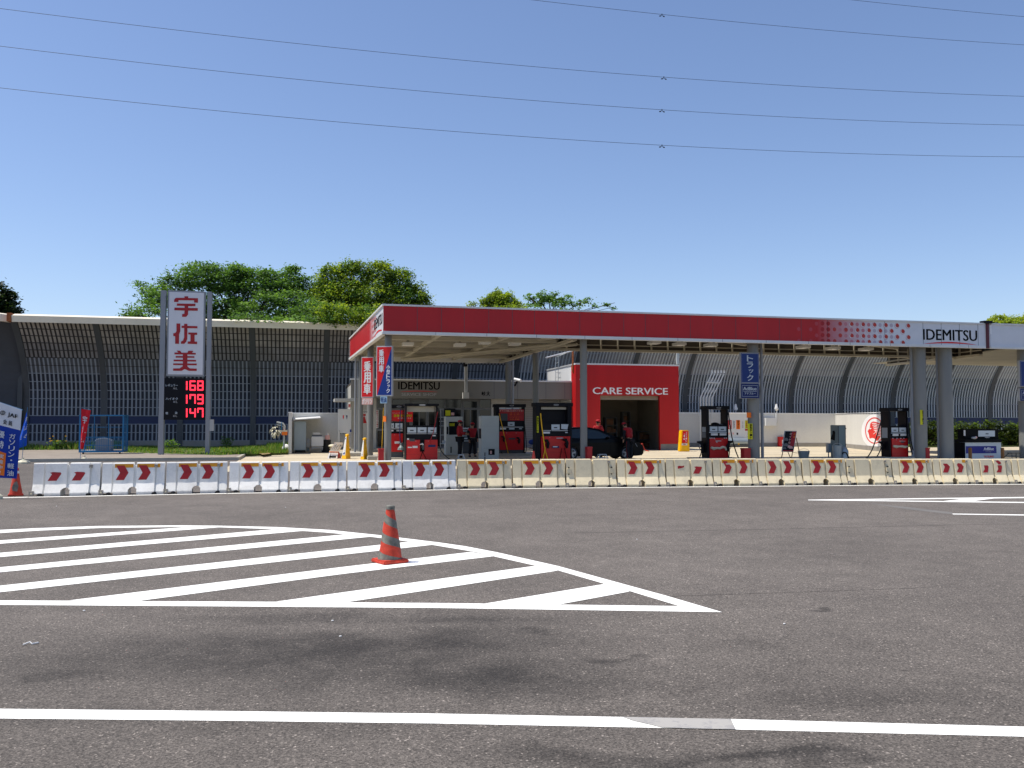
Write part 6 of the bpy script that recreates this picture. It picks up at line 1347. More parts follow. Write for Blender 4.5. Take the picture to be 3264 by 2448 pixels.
# yellow floor signs and folding board
def slab_sign(label, px, T_, x0b, x1b, x0t, x1t, yt, face=None, side_x=None, yb=1472):
    """a tall tapered plastic sign turned so that we see a lit narrow front and a broad side"""
    b = [P(x0b, yb, T_), P(x1b, yb, T_), P(x1t, yt, T_ + .12), P(x0t, yt, T_ + .12)]; b = [Vector((v.x, v.y, max(0.0, v.z))) for v in b]
    t = thing('floor_sign', (px, T_, 0), label, 'floor sign'); mb = MB(); mb.prism(b, (0, .24, 0), 'sign_yellow'); mb.build('body', t, bevel=.03); return t, b
t, b = slab_sign('larger yellow tapered sign with a blue strip right of the folding arrow board', P(1126, 1450, 41).x, 41.0, 1106, 1115, 1109, 1112, 1386)
for o in list(t.children): bpy.data.objects.remove(o)
def wedge(t, T_, xs_b, xs_t, yt, strip_k):
    # corners at ground: left front, mid edge (nearest), right back
    (xa, xm, xb), (ta, tm, tb) = xs_b, xs_t; zb = 0.0
    A = [P(xa, 1460, T_ + .25), P(xm, 1460, T_), P(xb, 1460, T_ + .35)]; B = [P(ta, yt, T_ + .28), P(tm, yt + .5, T_ + .1), P(tb, yt, T_ + .3)]
    A = [Vector((v.x, v.y, 0)) for v in A]; Cb = A[0] + (A[2] - A[1]); Ct = B[0] + (B[2] - B[1])
    mb = MB(); vs = A + [Cb] + B + [Ct]; mb.add(vs, [(0, 1, 2, 3)[::-1], (4, 5, 6, 7), (0, 1, 5, 4), (1, 2, 6, 5), (2, 3, 7, 6), (3, 0, 4, 7)], 'sign_yellow'); q = (B[0] + B[2]) / 2
    mb.ell((q.x, q.y, q.z), ((B[2] - B[0]).length * .75, .1, .06), 'sign_yellow'); mb.build('body', t, bevel=.015)
    n = (A[1] - A[0]).cross(Vector((0, 0, 1))).normalized(); 
    def s_(u, v): return A[0].lerp(A[1], u).lerp(B[0].lerp(B[1], u), v) + n * .012
    mb = MB(); mb.face([s_(.1, .16), s_(.8, .16), s_(.9, .93), s_(.1, .93)], 'paper_white')
    for i in range(6): mb.face([s_(.25, .2 + i * .12) + n * .004, s_(.68, .2 + i * .12) + n * .004, s_(.7, .29 + i * .12) + n * .004, s_(.25, .29 + i * .12) + n * .004], strip_k)
    mb.build('face_strip', t)
wedge(t, 41.0, (1088, 1103, 1118), (1102, 1106, 1111), 1387, 'sign_blue')
mb = MB(); mb.pbox(1101.5, 1451.5, 1106, 1452.5, 41.0 + .12, .02, 'ink'); mb.pbox(1101.5, 1455, 1106, 1456, 41.0 + .12, .02, 'ink'); mb.build('slot', t)
t = thing('floor_sign', P(1162, 1450, 40.2), 'smaller yellow tapered sign with a grey strip beside the second pillar', 'floor sign'); t.location.z = 0
wedge(t, 40.2, (1148, 1160, 1174), (1158, 1161, 1167), 1399, 'light_grey')
t = thing('floor_sign', (P(2277, 1440, 47.5).x, 47.5, 0), 'yellow sign with a red face and white kana right of the red garage', 'floor sign')
Ty = 47.5; mb = MB(); mb.prism([P(2168.5, 1439.5, Ty), P(2199.5, 1439.5, Ty), P(2196, 1371, Ty + .15), P(2173, 1371, Ty + .15)], (0, .4, 0), 'sign_yellow'); mb.build('body', t, bevel=.04)
mb = MB(); O = P(2173, 1412, Ty + .04); U = P(2191, 1412, Ty + .04) - O; V = P(2175.5, 1374, Ty + .12) - O
f_ = lambda u, v, o=.0: O + U * u + V * v + Vector((0, -.03 - o, 0)); mb.face([f_(0, 0), f_(1, 0), f_(1, 1), f_(0, 1)], 'sign_red')
for i, ch in enumerate('セルフサービス'): mb.tmap(ch, f_(.58, .84 - i * .13), U * .22, V * .11, 'lettering_white', .04, Vector((0, -1, 0)), .01)
for i, ch in enumerate('コーナー'): mb.tmap(ch, f_(.22, .66 - i * .13), U * .22, V * .11, 'lettering_white', .04, Vector((0, -1, 0)), .01)
O = P(2172, 1419.5, Ty); U = P(2190, 1419.5, Ty) - O; V = P(2172, 1413, Ty) - O; mb.face([f_(0, 0), f_(1, 0), f_(1, 1), f_(0, 1)], 'paper_white'); mb.tmap('洗車', f_(.3, .2), U * .4, V * .6, 'sticker_red', .03, Vector((0, -1, 0)), .01); mb.build('face', t)
Tb_ = 41.6
t = thing('folding_board', (P(1070, 1460, Tb_).x, Tb_, 0), 'white folding board with handwriting and a black arrow pointing left', 'folding board')
A = [P(1043, 1470, Tb_), P(1073.5, 1470, Tb_), P(1079, 1440, Tb_ + .2), P(1050, 1440, Tb_ + .2)]; A = [Vector((v.x, v.y, max(.01, v.z))) for v in A]
mb = MB(); mb.prism(A, (0, .03, 0), 'paper_white', 'wood_brown'); mb.tube([A[3] + Vector((0, -.02, 0)), A[2] + Vector((0, -.02, 0))], .02, 'paper_orange')
pf(mb, [(1049, 1456), (1055, 1444), (1054, 1453), (1071.5, 1454), (1070.5, 1459.5), (1053.5, 1459), (1052.5, 1469)], Tb_ - .0 + .02, 'ink', .02); mb.build('arrow_panel', t)
B = [P(1051, 1439, Tb_ + .1), P(1081, 1440, Tb_ + .1), P(1094.5, 1411, Tb_ + .1), P(1067, 1409.5, Tb_ + .1)]
mb = MB(); mb.prism(B, (0, .03, 0), 'paper_white', 'paper_orange'); O = B[0].lerp(B[1], .12).lerp(B[3].lerp(B[2], .12), .15); U = (B[1] - B[0]) * .76; V = (B[3] - B[0]) * .68; mb.tmap('バイク', O, U, V, 'ink', .0, Vector((0, -1, 0)), .012); mb.build('name_panel', t)
mb = MB(); q = [A[1] + Vector((.02, .05, 0)), A[2] + Vector((0, .02, 0)), Vector((P(1086, 1470, Tb_ + .6).x, Tb_ + .6, .01))]; mb.prism(q, (.03, .03, 0), 'sticker_red'); mb.build('rear_leg', t)
# ------------------------------------------------------------------ equipment shelter
t = thing('equipment_shelter', (P(1000, 1440, 50).x, 50, 0), 'white walled enclosure with a thin white shelf roof around steel equipment', 'shelter')
Tl = G(925, 1448).y; Tk = 52.3
mb = MB(); xw0, xw1 = P(919, 1400, Tl).x, P(929.5, 1400, Tl).x; ztl = P(925, 1316, Tl).z; mb.box(xw0, xw1, Tl, Tk + .15, 0, ztl, 'wall_white'); mb.build('side_wall', t)
mb = MB(); xr_ = P(1079, 1400, Tk).x; ztb = P(1000, 1315.5, Tk).z; mb.box(xw1, xr_, Tk, Tk + .15, 0, ztb - .04, 'wall_white'); mb.box(xw1, xr_ + .03, Tk - .04, Tk + .2, ztb - .038, ztb, 'lettering_white'); mb.box(xw0 - .02, xw1 + .02, Tl - .02, Tk + .2, ztl, ztl + .05, 'lettering_white'); mb.build('back_wall', t)
mb = MB(); q = [P(935, 1340, 50.3), P(1022, 1334, 50.0)]; mb.add([(q[0].x, 49.7, q[0].z), (q[1].x, 49.7, q[1].z), (q[1].x, Tk, q[1].z + .1), (q[0].x, Tk, q[0].z + .1), (q[0].x, 49.7, q[0].z + .05), (q[1].x, 49.7, q[1].z + .05), (q[1].x, Tk, q[1].z + .15), (q[0].x, Tk, q[0].z + .15)], [(0, 3, 2, 1), (4, 5, 6, 7), (0, 1, 5, 4), (1, 2, 6, 5), (2, 3, 7, 6), (3, 0, 4, 7)], 'white_metal'); mb.build('sheet_roof', t)
t = thing('steel_locker', (P(957, 1430, 50.4).x, 50.6, 0), 'tall blue grey steel cabinet standing in the white enclosure', 'cabinet')
mb = MB(); mb.pbox(937, 1343, 976, 1435, 50.3, .9, 'steel'); mb.build('body', t, bevel=.015); mb = MB(); mb.pbox(950, 1347, 975, 1432, 50.285, .014, 'steel'); mb.build('door', t); mb = MB(); mb.pbox(940, 1435.5, 974, 1443, 50.4, .8, 'rubber'); mb.build('base', t)
t = thing('washing_machine', (P(1011, 1430, 50.2).x, 50.4, 0), 'white machine on a four legged stand with papers on top in the enclosure', 'machine')
mb = MB(); mb.pbox(992, 1391, 1031, 1423, 50.2, .8, 'white_metal'); mb.build('body', t, bevel=.03); mb = MB(); mb.pbox(993, 1425, 1030, 1429, 50.2, .8, 'light_grey'); mb.build('stand', t)
for x in (993, 1026): mb = MB(); mb.pbox(x, 1429, x + 3, 1435, 50.2, .1, 'light_grey'); mb.build('leg', t)
mb = MB(); mb.pbox(998, 1379, 1020, 1385, 50.4, .3, 'paper_white'); mb.pbox(995, 1386, 1026, 1390.5, 50.4, .4, 'frame_grey'); mb.build('control_unit', t)
for i, (x0, y0, x1, y1, k, lab) in enumerate(((977, 1398, 987, 1412, 'tile_white', 'upper white plastic crate between the steel cabinet and the machine'), (977, 1413, 987, 1425, 'off_white', 'lower white plastic crate between the steel cabinet and the machine'), (977, 1427, 986, 1438, 'cabinet_green', 'pale green crate at the bottom of the crate stack'))):
    t = thing('crate', (P(982, 1430, 50.5).x, 50.5, P(x0, y1, 50.5).z), lab, 'crate'); mb = MB(); mb.pbox(x0, y0 + 1.5, x1, y1, 50.5, .4, k); mb.build('body', t, bevel=.02); mb = MB(); mb.pbox(x0 - .5, y0, x1 + .5, y0 + 1.5, 50.47, .46, k); mb.build('rim', t)
t = thing('drum', (P(1042, 1430, 50.8).x, 50.8, 0), 'black wheeled drum with a pink label bottle on it in the enclosure', 'drum'); q = P(1040, 1430, 50.8); mb = MB(); mb.cyl((q.x, 50.8, .02), (q.x, 50.8, .72), .26, 'rubber', n=18); mb.build('body', t, True); mb = MB(); mb.cyl((q.x + .05, 50.7, .73), (q.x + .05, 50.7, .98), .14, 'paper_pink'); mb.cyl((q.x + .05, 50.7, .98), (q.x + .05, 50.7, 1.08), .09, 'paper_white'); mb.build('bottle', t)
t = thing('cardboard_pile', (P(1058, 1440, 49.5).x, 49.5, 0), 'pale stacked sacks against the right end of the enclosure', 'sack pile'); 
for k in range(3): mb = MB(); q = P(1060, 1440, 49.5); mb.ell((q.x + rnd.uniform(-.05, .1), 49.5, .10 + k * .15), (.26, .2, .10), 'base_cream', 12, 6); mb.build('sack', t, True)
t = thing('garden_lamp', (P(905, 1440, 48.6).x, 48.6, 0), 'curved pole lamp with a cluster of pale glass leaves beside the enclosure', 'lamp')
Tn = 48.6; mb = MB(); mb.tube([P(905, 1444, Tn), P(906, 1375, Tn), P(907, 1358, Tn), P(902, 1350, Tn), P(893, 1348, Tn), P(882, 1346, Tn)], .05, 'galvanised', 8); mb.tube([P(905, 1372, Tn), P(903, 1360, Tn), P(895, 1356, Tn), P(882, 1354, Tn)], .035, 'galvanised', 6); mb.build('pole', t, True)
mb = MB(); cq = P(880, 1373, Tn); rs_ = random.Random(3)
for k in range(60):
    a = rs_.uniform(0, 6.28); z = rs_.uniform(-1, 1); r_ = math.sqrt(1 - z * z); d_ = Vector((r_ * math.cos(a) * .26, r_ * math.sin(a) * .22, z * .22 - .02)); c_ = cq + d_; w_ = Vector((-math.sin(a), math.cos(a), 0)) * .05
    mb.face([c_ + w_ + Vector((0, 0, .05)), c_ + d_ * .12, c_ - w_ + Vector((0, 0, .05)), c_ + d_ * .5 + Vector((0, 0, -.11))], 'base_cream')
mb.build('leaf_shade', t)
mb = MB(); mb.pbox(898, 1371, 916, 1387, Tn - .15, .3, 'paper_orange'); mb.pbox(898, 1371, 916, 1376, Tn - .16, .01, 'base_cream'); mb.build('box_lamp', t); mb = MB(); mb.tube([P(898, 1344, Tn - .1), P(896, 1388, Tn - .1)], .02, 'cage_blue'); mb.build('ribbon', t)
t = thing('plastic_bag', G(912, 1446) + Vector((0, 0, .12)), 'crumpled white bag on the grass by the enclosure wall', 'bag'); q = t.location; mb = MB(); mb.lathe(q, [(.02, 0), (.28, .03), (.24, .22), (.12, .36), (.02, .40)], 'paper_white', 7); mb.build('bag', t)
# kerbed islands and steps left of the shop
for i, (x0, x1, y, T0, T1) in enumerate(((1113, 1153, 1455, 44.2, 48.2), (1173, 1208, 1463, 39.6, 43.0))):
    a = P(x0, y, T0); b = P(x1, y, T0); t = thing('kerb_island', ((a.x + b.x) / 2, (T0 + T1) / 2, 0), ('raised concrete kerb island under the thin pipes left of the shop', 'raised concrete kerb island under the second pillar')[i], 'kerb island'); mb = MB(); mb.box(a.x - .6 * (1 - i), b.x + .1, T0, T1, .004, .17, 'kerb_conc'); mb.build('slab', t, bevel=.015)
# white cabinets under the canopy
def tall_cabinet(T_, x0, x1, y0, lab, xs_, extra):
    t = thing('payment_cabinet', (P((x0 + x1) / 2, 1400, T_).x, T_ + .3, 0), lab, 'cabinet'); mb = MB(); mb.pbox(x0, y0, x1, 1474, T_, .7, 'cabinet_white'); mb.build('body', t, bevel=.02); extra(t); return t
TW_ = 38.6
def e1(t):
    mb = MB(); mb.pbox(1557, 1431, 1577, 1450, TW_ - .01, .01, 'ink'); mb.pbox(1562, 1437, 1568, 1447, TW_ - .015, .005, 'paper_pink'); mb.build('coin_window', t)
    for y in (1442, 1456): mb = MB(); mb.pbox(1544.5, y, 1547, y + 12, TW_ - .01, .01, 'ink'); mb.build('slot', t)
    mb = MB(); mb.pbox(1540, 1428.5, 1588, 1429, TW_ - .004, .004, 'dark_grey'); 
    for k in range(16): mb.pbox(1539 + k * 3.2, 1359, 1540 + k * 3.2, 1361, TW_ - .004, .004, 'light_grey')
    mb.build('panel_seam', t)
    x_ = P(1535, 1400, TW_).x; mb = MB(); mb.box(x_ - .03, x_ - .003, TW_ + .1, TW_ + .5, P(1535, 1398, TW_).z, P(1535, 1366, TW_).z, 'uniform_black'); mb.build('towel', t)
tall_cabinet(TW_, 1535, 1591, 1325.5, 'tall white cabinet with a small dark window near its foot left of the poster pump', 1525, e1)
TW2 = 44.4
t = thing('vending_cabinet', (P(1450, 1400, TW2).x, TW2 + .3, 0), 'white cabinet with a dark recess behind the attendant on the left', 'cabinet')
mb = MB(); mb.pbox(1422, 1328, 1475, 1344, TW2, .7, 'cabinet_white'); mb.pbox(1422, 1344, 1431, 1386, TW2, .7, 'cabinet_white'); mb.pbox(1422, 1386, 1475, 1450, TW2, .7, 'cabinet_white'); mb.build('body', t); mb = MB(); mb.pbox(1431, 1344, 1475, 1386, TW2 + .45, .1, 'navy_black'); mb.build('recess', t)
mb = MB(); mb.pbox(1433, 1349, 1449, 1358, TW2 + .3, .05, 'paper_yellow'); mb.build('yellow_card', t); mb = MB(); mb.pbox(1436, 1424, 1439.5, 1444, TW2 - .01, .01, 'ink'); mb.build('slot', t); mb = MB(); mb.pbox(1424, 1360, 1429, 1384, TW2 - .03, .03, 'uniform_black'); mb.build('towel', t)
t = thing('notice_board', (P(1437, 1318, TW2 + .2).x, TW2 + .2, P(1437, 1327, TW2).z), 'dark notice board with a yellow sheet on top of the left white cabinet', 'board'); mb = MB(); mb.pbox(1416, 1302, 1452, 1327, TW2 + .2, .05, 'navy_black'); mb.pbox(1420, 1308, 1436, 1325, TW2 + .19, .01, 'paper_yellow'); mb.pbox(1438, 1315, 1448, 1324, TW2 + .19, .01, 'paper_pink'); mb.build('sheet', t)
for (x, lab, k) in ((1407, 'thin metal post with little shelves between the biggest pump and the white cabinet', 0),):
    t = thing('accessory_stand', (P(x, 1400, 43).x, 43, 0), lab, 'stand'); mb = MB(); mb.pbox(1404, 1302, 1407, 1474, 43, .08, 'grey_metal'); mb.pbox(1411, 1302, 1413, 1474, 43, .05, 'grey_metal'); mb.build('post', t)
    for y in (1329, 1342, 1357, 1386, 1414): mb = MB(); mb.pbox(1403, y, 1415, y + 1.3, 42.9, .3, 'panel_white'); mb.build('shelf', t)
    mb = MB(); mb.pbox(1411, 1404, 1420, 1414, 42.95, .2, 'panel_white'); mb.build('tray', t)
t = thing('low_counter', (P(1500, 1440, 47).x, 47, 0), 'stacked pale trays on a low dark counter behind the two attendants', 'counter'); mb = MB(); mb.pbox(1476, 1410, 1522, 1450, 47.2, .8, 'dark_grey'); mb.build('counter', t)
for k in range(6): mb = MB(); mb.pbox(1477, 1363 + k * 8, 1496, 1368 + k * 8, 47.1, .5, 'steel' if k % 2 else 'panel_white'); mb.build('tray', t)
# stools, ladders
def step_stool(label, px, yt, T_, w, k='galvanised', top='light_grey'):
    q = P(px, yt, T_); t = thing('step_stool', (q.x, T_, 0), label, 'stool'); mb = MB(); mb.box(q.x - w * .5, q.x + w * .5, T_ - .12, T_ + .12, q.z - .04, q.z, top); mb.build('seat', t)
    for sx_ in (-1, 1):
        for sy_ in (-1, 1): mb = MB(); mb.tube([(q.x + sx_ * w * .42, T_ + sy_ * .1, q.z - .04), (q.x + sx_ * w * .75, T_ + sy_ * .28, .01)], .02, k, 6); mb.build('leg', t)
    mb = MB(); mb.tube([(q.x - w * .6, T_ - .2, q.z * .45), (q.x + w * .6, T_ - .2, q.z * .45)], .014, k); mb.tube([(q.x - w * .6, T_ + .2, q.z * .45), (q.x + w * .6, T_ + .2, q.z * .45)], .014, k); mb.build('rung', t); return t
step_stool('small aluminium step stool at the feet of the left attendant', 1469, 1448, 36.2, .22); step_stool('metal step stool in front of the side of the black car', 1919, 1447, 36.4, .34, 'panel_white')
step_stool('grey wooden picnic stool near the right edge', 3232, 1443, 34.0, .5, 'wood_grey', 'wood_grey')
t = thing('side_table', (P(1700, 1430, 41.5).x, 41.5, 0), 'small round table with a blue cloth between two pumps', 'table'); q = P(1699, 1428, 41.5); mb = MB(); mb.cyl((q.x, 41.5, q.z - .03), (q.x, 41.5, q.z), .2, 'wood_brown'); mb.build('top', t); mb = MB(); mb.tube([(q.x - .12, 41.5, 0), (q.x - .1, 41.5, q.z - .03)], .02, 'galvanised'); mb.tube([(q.x + .12, 41.5, 0), (q.x + .1, 41.5, q.z - .03)], .02, 'galvanised'); mb.build('leg', t)
t = thing('blue_bag', (q.x, 41.5, q.z), 'blue cloth bundle lying over the small table between two pumps', 'cloth'); mb = MB(); p_ = P(1698, 1409, 41.5); mb.ell(p_, (.22, .18, .14), 'sign_blue', 14, 8); mb.lathe((q.x, 41.5, q.z + .0), [(.05, 0), (.06, .12), (.1, .25)], 'light_grey', 8); mb.build('bundle', t, True)
t = thing('air_hose', (P(2065, 1430, 47).x, 47, 0), 'thin red and brown hose lying on the ground right of the car bonnet', 'hose'); mb = MB(); mb.tube([G(2040, 1440) + Vector((0, 0, .4)), G(2047, 1438) + Vector((0, 0, .45)), G(2053, 1438) + Vector((0, 0, .15)), G(2060, 1438) + Vector((0, 0, .02)), G(2068, 1439) + Vector((0, 0, .02))], .03, 'cone_red', 6); mb.build('hose', t)
# ------------------------------------------------------------------ black car
T0, T1 = 37.3, 38.95
def cz(x, y): q = P(x, y, T0 + .2); return (q.x, q.z)
xF = cz(2047, 1440)[0]; xB = xF - 4.35
t = thing('parked_car', ((xF + xB) / 2, (T0 + T1) / 2, 0), 'black hatchback parked nose to the right behind the pillar and the red box', 'car')
up = [(xF - 4.30, .75), (xF - 4.28, 1.0), (xF - 4.1, 1.34), (xF - 3.7, 1.43), (xF - 3.0, 1.47), (xF - 2.5, 1.455), (xF - 2.1, 1.38), (xF - 1.55, 1.13), (xF - 1.15, .97), (xF - .7, .90), (xF - .3, .80), (xF - .06, .66), (xF, .5), (xF - .02, .3), (xF - .1, .2)]
def arch(cx, r): return [(cx + r * math.cos(a), .30 + r * math.sin(a) * 1.0) for a in [i * math.pi / 8 for i in range(9)]]
low = [(xF - .1, .2), (xF - .48, .17)] + [(x, z) for x, z in arch(xF - .82, .34) if z > .19] + [(xF - 1.16, .17), (xF - 3.08, .17)] + [(x, z) for x, z in arch(xF - 3.42, .34)] + [(xF - 3.76, .2), (xF - 4.2, .25)]
# cross-sections along the width: body tucks in above the belt line
outline = up + low[1:]
mb = MB()
def shell(yf):
    res = []
    for x, z in outline:
        tuck = 0 if z < .9 else (z - .9) * .38
        res.append((x, yf + (tuck if yf < (T0 + T1) / 2 else -tuck), z))
    return res
Lf, Rf = shell(T0), shell(T1); n = len(outline)
mb.add(Lf + Rf, [list(range(n - 1, -1, -1)), list(range(n, 2 * n))], 'car_black'); mb.add(Lf + Rf, [(i, (i + 1) % n, (i + 1) % n + n, i + n) for i in range(n)], 'car_black'); mb.build('body', t, bevel=.0)
def yside(z, off): return T0 + (0 if z < .9 else (z - .9) * .38) - off
win = [(xF - 3.9, 1.0), (xF - 3.75, 1.30), (xF - 3.1, 1.39), (xF - 2.55, 1.375), (xF - 2.15, 1.30), (xF - 1.62, 1.06), (xF - 1.6, .97), (xF - 2.4, .95)]
mb = MB(); mb.face([(x, yside(z, .006), z) for x, z in win], 'glass_dark'); mb.build('side_window', t)
for xm in (xF - 2.75, xF - 3.55): mb = MB(); mb.face([(xm, yside(.96, .012), .96), (xm + .07, yside(.96, .012), .96), (xm + .05, yside(1.385, .012), 1.385), (xm - .02, yside(1.385, .012), 1.385)], 'car_black'); mb.build('window_pillar', t)
mb = MB(); mb.add([(xF - 2.05, yside(1.36, -.06), 1.375), (xF - 2.05, T1 - .24, 1.375), (xF - 1.2, T1 - .12, .995), (xF - 1.2, T0 + .12, .995)], [(0, 1, 2, 3)], 'glass_dark'); mb.build('windscreen', t)
for cx in (xF - .82, xF - 3.42):
    for y0, s_ in ((T0 + .02, -1), (T1 - .02, 1)):
        w = thing('wheel', (cx, y0, .30), None, None); del_ = 0; w.parent = t; w.matrix_parent_inverse = parent_world(t).inverted(); w.name = 'wheel'
        mb = MB(); mb.cyl((cx, y0 - s_ * .0, .30), (cx, y0 - s_ * .18, .30), .30, 'rubber', n=28); mb.build('tyre', w); mb = MB(); mb.cyl((cx, y0 + s_ * .004, .30), (cx, y0 + s_ * .001, .30), .20, 'dark_grey', n=20)
        for k in range(5):
            a = k * 2 * math.pi / 5 + .3; u = Vector((math.cos(a), 0, math.sin(a))); v = Vector((-math.sin(a), 0, math.cos(a))) * .028; c_ = Vector((cx, y0 + s_ * .012, .30)); mb.face([c_ + v, c_ - v, c_ + u * .2 - v * 1.6, c_ + u * .2 + v * 1.6], 'alloy')
        mb.cyl((cx, y0 + s_ * .01, .3), (cx, y0 + s_ * .02, .3), .05, 'alloy', n=12); mb.tube([(cx + .205 * math.cos(a), y0 + s_ * .006, .3 + .205 * math.sin(a)) for a in [i * math.pi / 12 for i in range(25)]], .014, 'alloy', 5); mb.build('rim', w)
for y, o in ((T0, -1), (T1, 1)): mb = MB(); mb.add([(xF - .42, y + o * .012, .74), (xF - .05, y + o * .012 - o * .12, .60), (xF - .03, y - o * .16, .52), (xF - .32, y + o * .012, .58), (xF - .30, y - o * .2, .80)], [(0, 1, 2, 3), (0, 4, 1)], 'headlamp'); mb.build('headlight', t)
mb = MB(); q = Vector((xF - 1.75, T0 - .1, 1.0)); mb.ell(q, (.09, .1, .07), 'car_black'); mb.build('wing_mirror', t, True)
mb = MB(); mb.box(xF - 2.75, xF - 2.55, T0 - .012, T0, .82, .85, 'car_black'); mb.box(xF - 3.5, xF - 3.3, T0 - .012, T0, .84, .87, 'car_black'); mb.build('door_handle', t)
mb = MB()
for xd in (xF - 1.6, xF - 2.68, xF - 3.55): mb.box(xd - .004, xd + .004, T0 - .003, T0, .28, .9, 'ink')
mb.build('door_seam', t)
# ------------------------------------------------------------------ people
def skin_mesh(name, pts, edges, rad, k, par, lvl=1, world=False):
    me = bpy.data.meshes.new(name); me.from_pydata([tuple(p) for p in pts], edges, []); o = bpy.data.objects.new(name, me); COL.objects.link(o)
    m = o.modifiers.new('s', 'SKIN'); 
    for i, v in enumerate(me.skin_vertices[0].data): r_ = rad[i]; v.radius = r_ if isinstance(r_, tuple) else (r_, r_)
    me.skin_vertices[0].data[0].use_root = True; m.use_smooth_shade = True
    s_ = o.modifiers.new('b', 'SUBSURF'); s_.levels = lvl; s_.render_levels = lvl
    bpy.context.view_layer.update(); dg = bpy.context.evaluated_depsgraph_get(); nm = bpy.data.meshes.new_from_object(o.evaluated_get(dg))
    bpy.data.objects.remove(o); nm.materials.clear(); nm.materials.append(MATS[k]); nm.polygons.foreach_set('use_smooth', [True] * len(nm.polygons)); o = bpy.data.objects.new(name, nm); COL.objects.link(o)
    if par: o.parent = par
    return o
def person(loc, rz, label, J, H=1.72, top='uniform_red', sleeves='uniform_black', face_dir=(0, -1, 0), cap='uniform_red', stripe=True):
    """J: joint positions in metres for a 1.72 m figure facing -Y"""
    t = thing('person', loc, label, 'person', None, rz); s = H / 1.72; t.scale = (s, s, s)
    V_ = lambda k: Vector(J[k])
    names = ['pelvis', 'waist', 'chest', 'neck', 'head0', 'head1']
    pts = [V_(k) for k in names]; edges = [(0, 1), (1, 2), (2, 3), (3, 4), (4, 5)]; rad = [(.14, .105), (.125, .095), (.155, .11), (.052, .052), (.072, .085), (.078, .092)]
    def addp(p, parent, r): pts.append(Vector(p)); rad.append(r); edges.append((parent, len(pts) - 1)); return len(pts) - 1
    top_ = addp(V_('head1') + (V_('head1') - V_('head0')).normalized() * .075, 5, (.05, .06))
    fd = Vector(face_dir).normalized()
    for sd_ in ('l', 'r'):
        a = addp(V_('sh_' + sd_), 2, .062); b = addp(V_('el_' + sd_), a, .045); c = addp(V_('wr_' + sd_), b, .03)
        fdv = (V_('wr_' + sd_) - V_('el_' + sd_)).normalized(); h = addp(V_('wr_' + sd_) + fdv * .05, c, (.038, .022)); side = fdv.cross(fd).normalized() if abs(fdv.dot(fd)) < .95 else Vector((1, 0, 0))
        for i in range(4):
            o_ = side * ((i - 1.5) * .021); k1 = addp(V_('wr_' + sd_) + fdv * .10 + o_, h, .0095); L_ = (.030, .036, .033, .026)[i]; k2 = addp(pts[k1] + fdv * L_ + fd * .008, k1, .0085); addp(pts[k2] + fdv * L_ * .7 + fd * .02, k2, .0075)
        th = addp(V_('wr_' + sd_) + fdv * .045 + side * -.042 + fd * .015, h, .011); addp(pts[th] + fdv * .035 + fd * .015, th, .009)
        a = addp(V_('hip_' + sd_), 0, .088); b = addp(V_('kn_' + sd_), a, .056); c = addp(V_('an_' + sd_), b, .038); addp(V_('an_' + sd_) + fd * .14 + Vector((0, 0, -.05)), c, (.038, .03))
    skin_mesh('body', pts, edges, rad, 'skin', t, 1)
    # clothes follow the same joints a little wider
    P2 = [V_('pelvis') + Vector((0, 0, .02)), V_('waist'), V_('chest'), V_('neck') - Vector((0, 0, .03))]; P2 += [V_('sh_l') * .92 + V_('chest') * .08, V_('sh_r') * .92 + V_('chest') * .08, V_('sh_l').lerp(V_('el_l'), .35), V_('sh_r').lerp(V_('el_r'), .35)]; skin_mesh('jacket', P2, [(0, 1), (1, 2), (2, 3), (2, 4), (2, 5), (4, 6), (5, 7)], [(.185, .145), (.18, .14), (.205, .16), (.10, .10), .105, .105, .085, .085], top, t, 1)
    for sd_ in ('l', 'r'):
        skin_mesh('sleeve', [V_('sh_' + sd_), V_('el_' + sd_), V_('wr_' + sd_)], [(0, 1), (1, 2)], [.088, .07, .052], sleeves, t, 1)
    P3 = [V_('pelvis')]; E3 = []; R3 = [(.175, .14)]
    for sd_ in ('l', 'r'):
        for k, r_, pr in (('hip_', .125, 0), ('kn_', .09, None), ('an_', .072, None)):
            P3.append(V_(k + sd_) + (Vector((0, 0, .01)) if k == 'an_' else Vector())); R3.append(r_); E3.append((0 if pr == 0 else len(P3) - 2, len(P3) - 1))
    skin_mesh('trousers', P3, E3, R3, 'uniform_black', t, 1)
    if stripe:
        mb = MB(); h_, k_, a_ = V_('hip_r'), V_('kn_r'), V_('an_r'); o_ = Vector((.0, 0, 0)) + fd * 0
        mb.tube([h_ + Vector((.095, 0, -.05)), k_ + Vector((.072, 0, 0)), a_ + Vector((.06, 0, .05))], .012, 'uniform_red'); mb.build('trouser_stripe', t, world=False)
    for sd_ in ('l', 'r'):
        a = V_('an_' + sd_); mb = MB(); c_ = a + fd * .06 + Vector((0, 0, -.045)); mb.ell(c_, (.055 if abs(fd.y) > .5 else .14, .14 if abs(fd.y) > .5 else .055, .05), 'shoe', 12, 8); mb.build('shoe', t, True, world=False)
    hc = (V_('head0') + V_('head1')) / 2; up_ = (V_('head1') - V_('head0')).normalized(); rt_ = up_.cross(fd).normalized()
    mb = MB(); mb.ell(hc + up_ * .045 - fd * .015, (.098, .108, .095), 'hair', 14, 8); mb.build('hair', t, True, world=False)
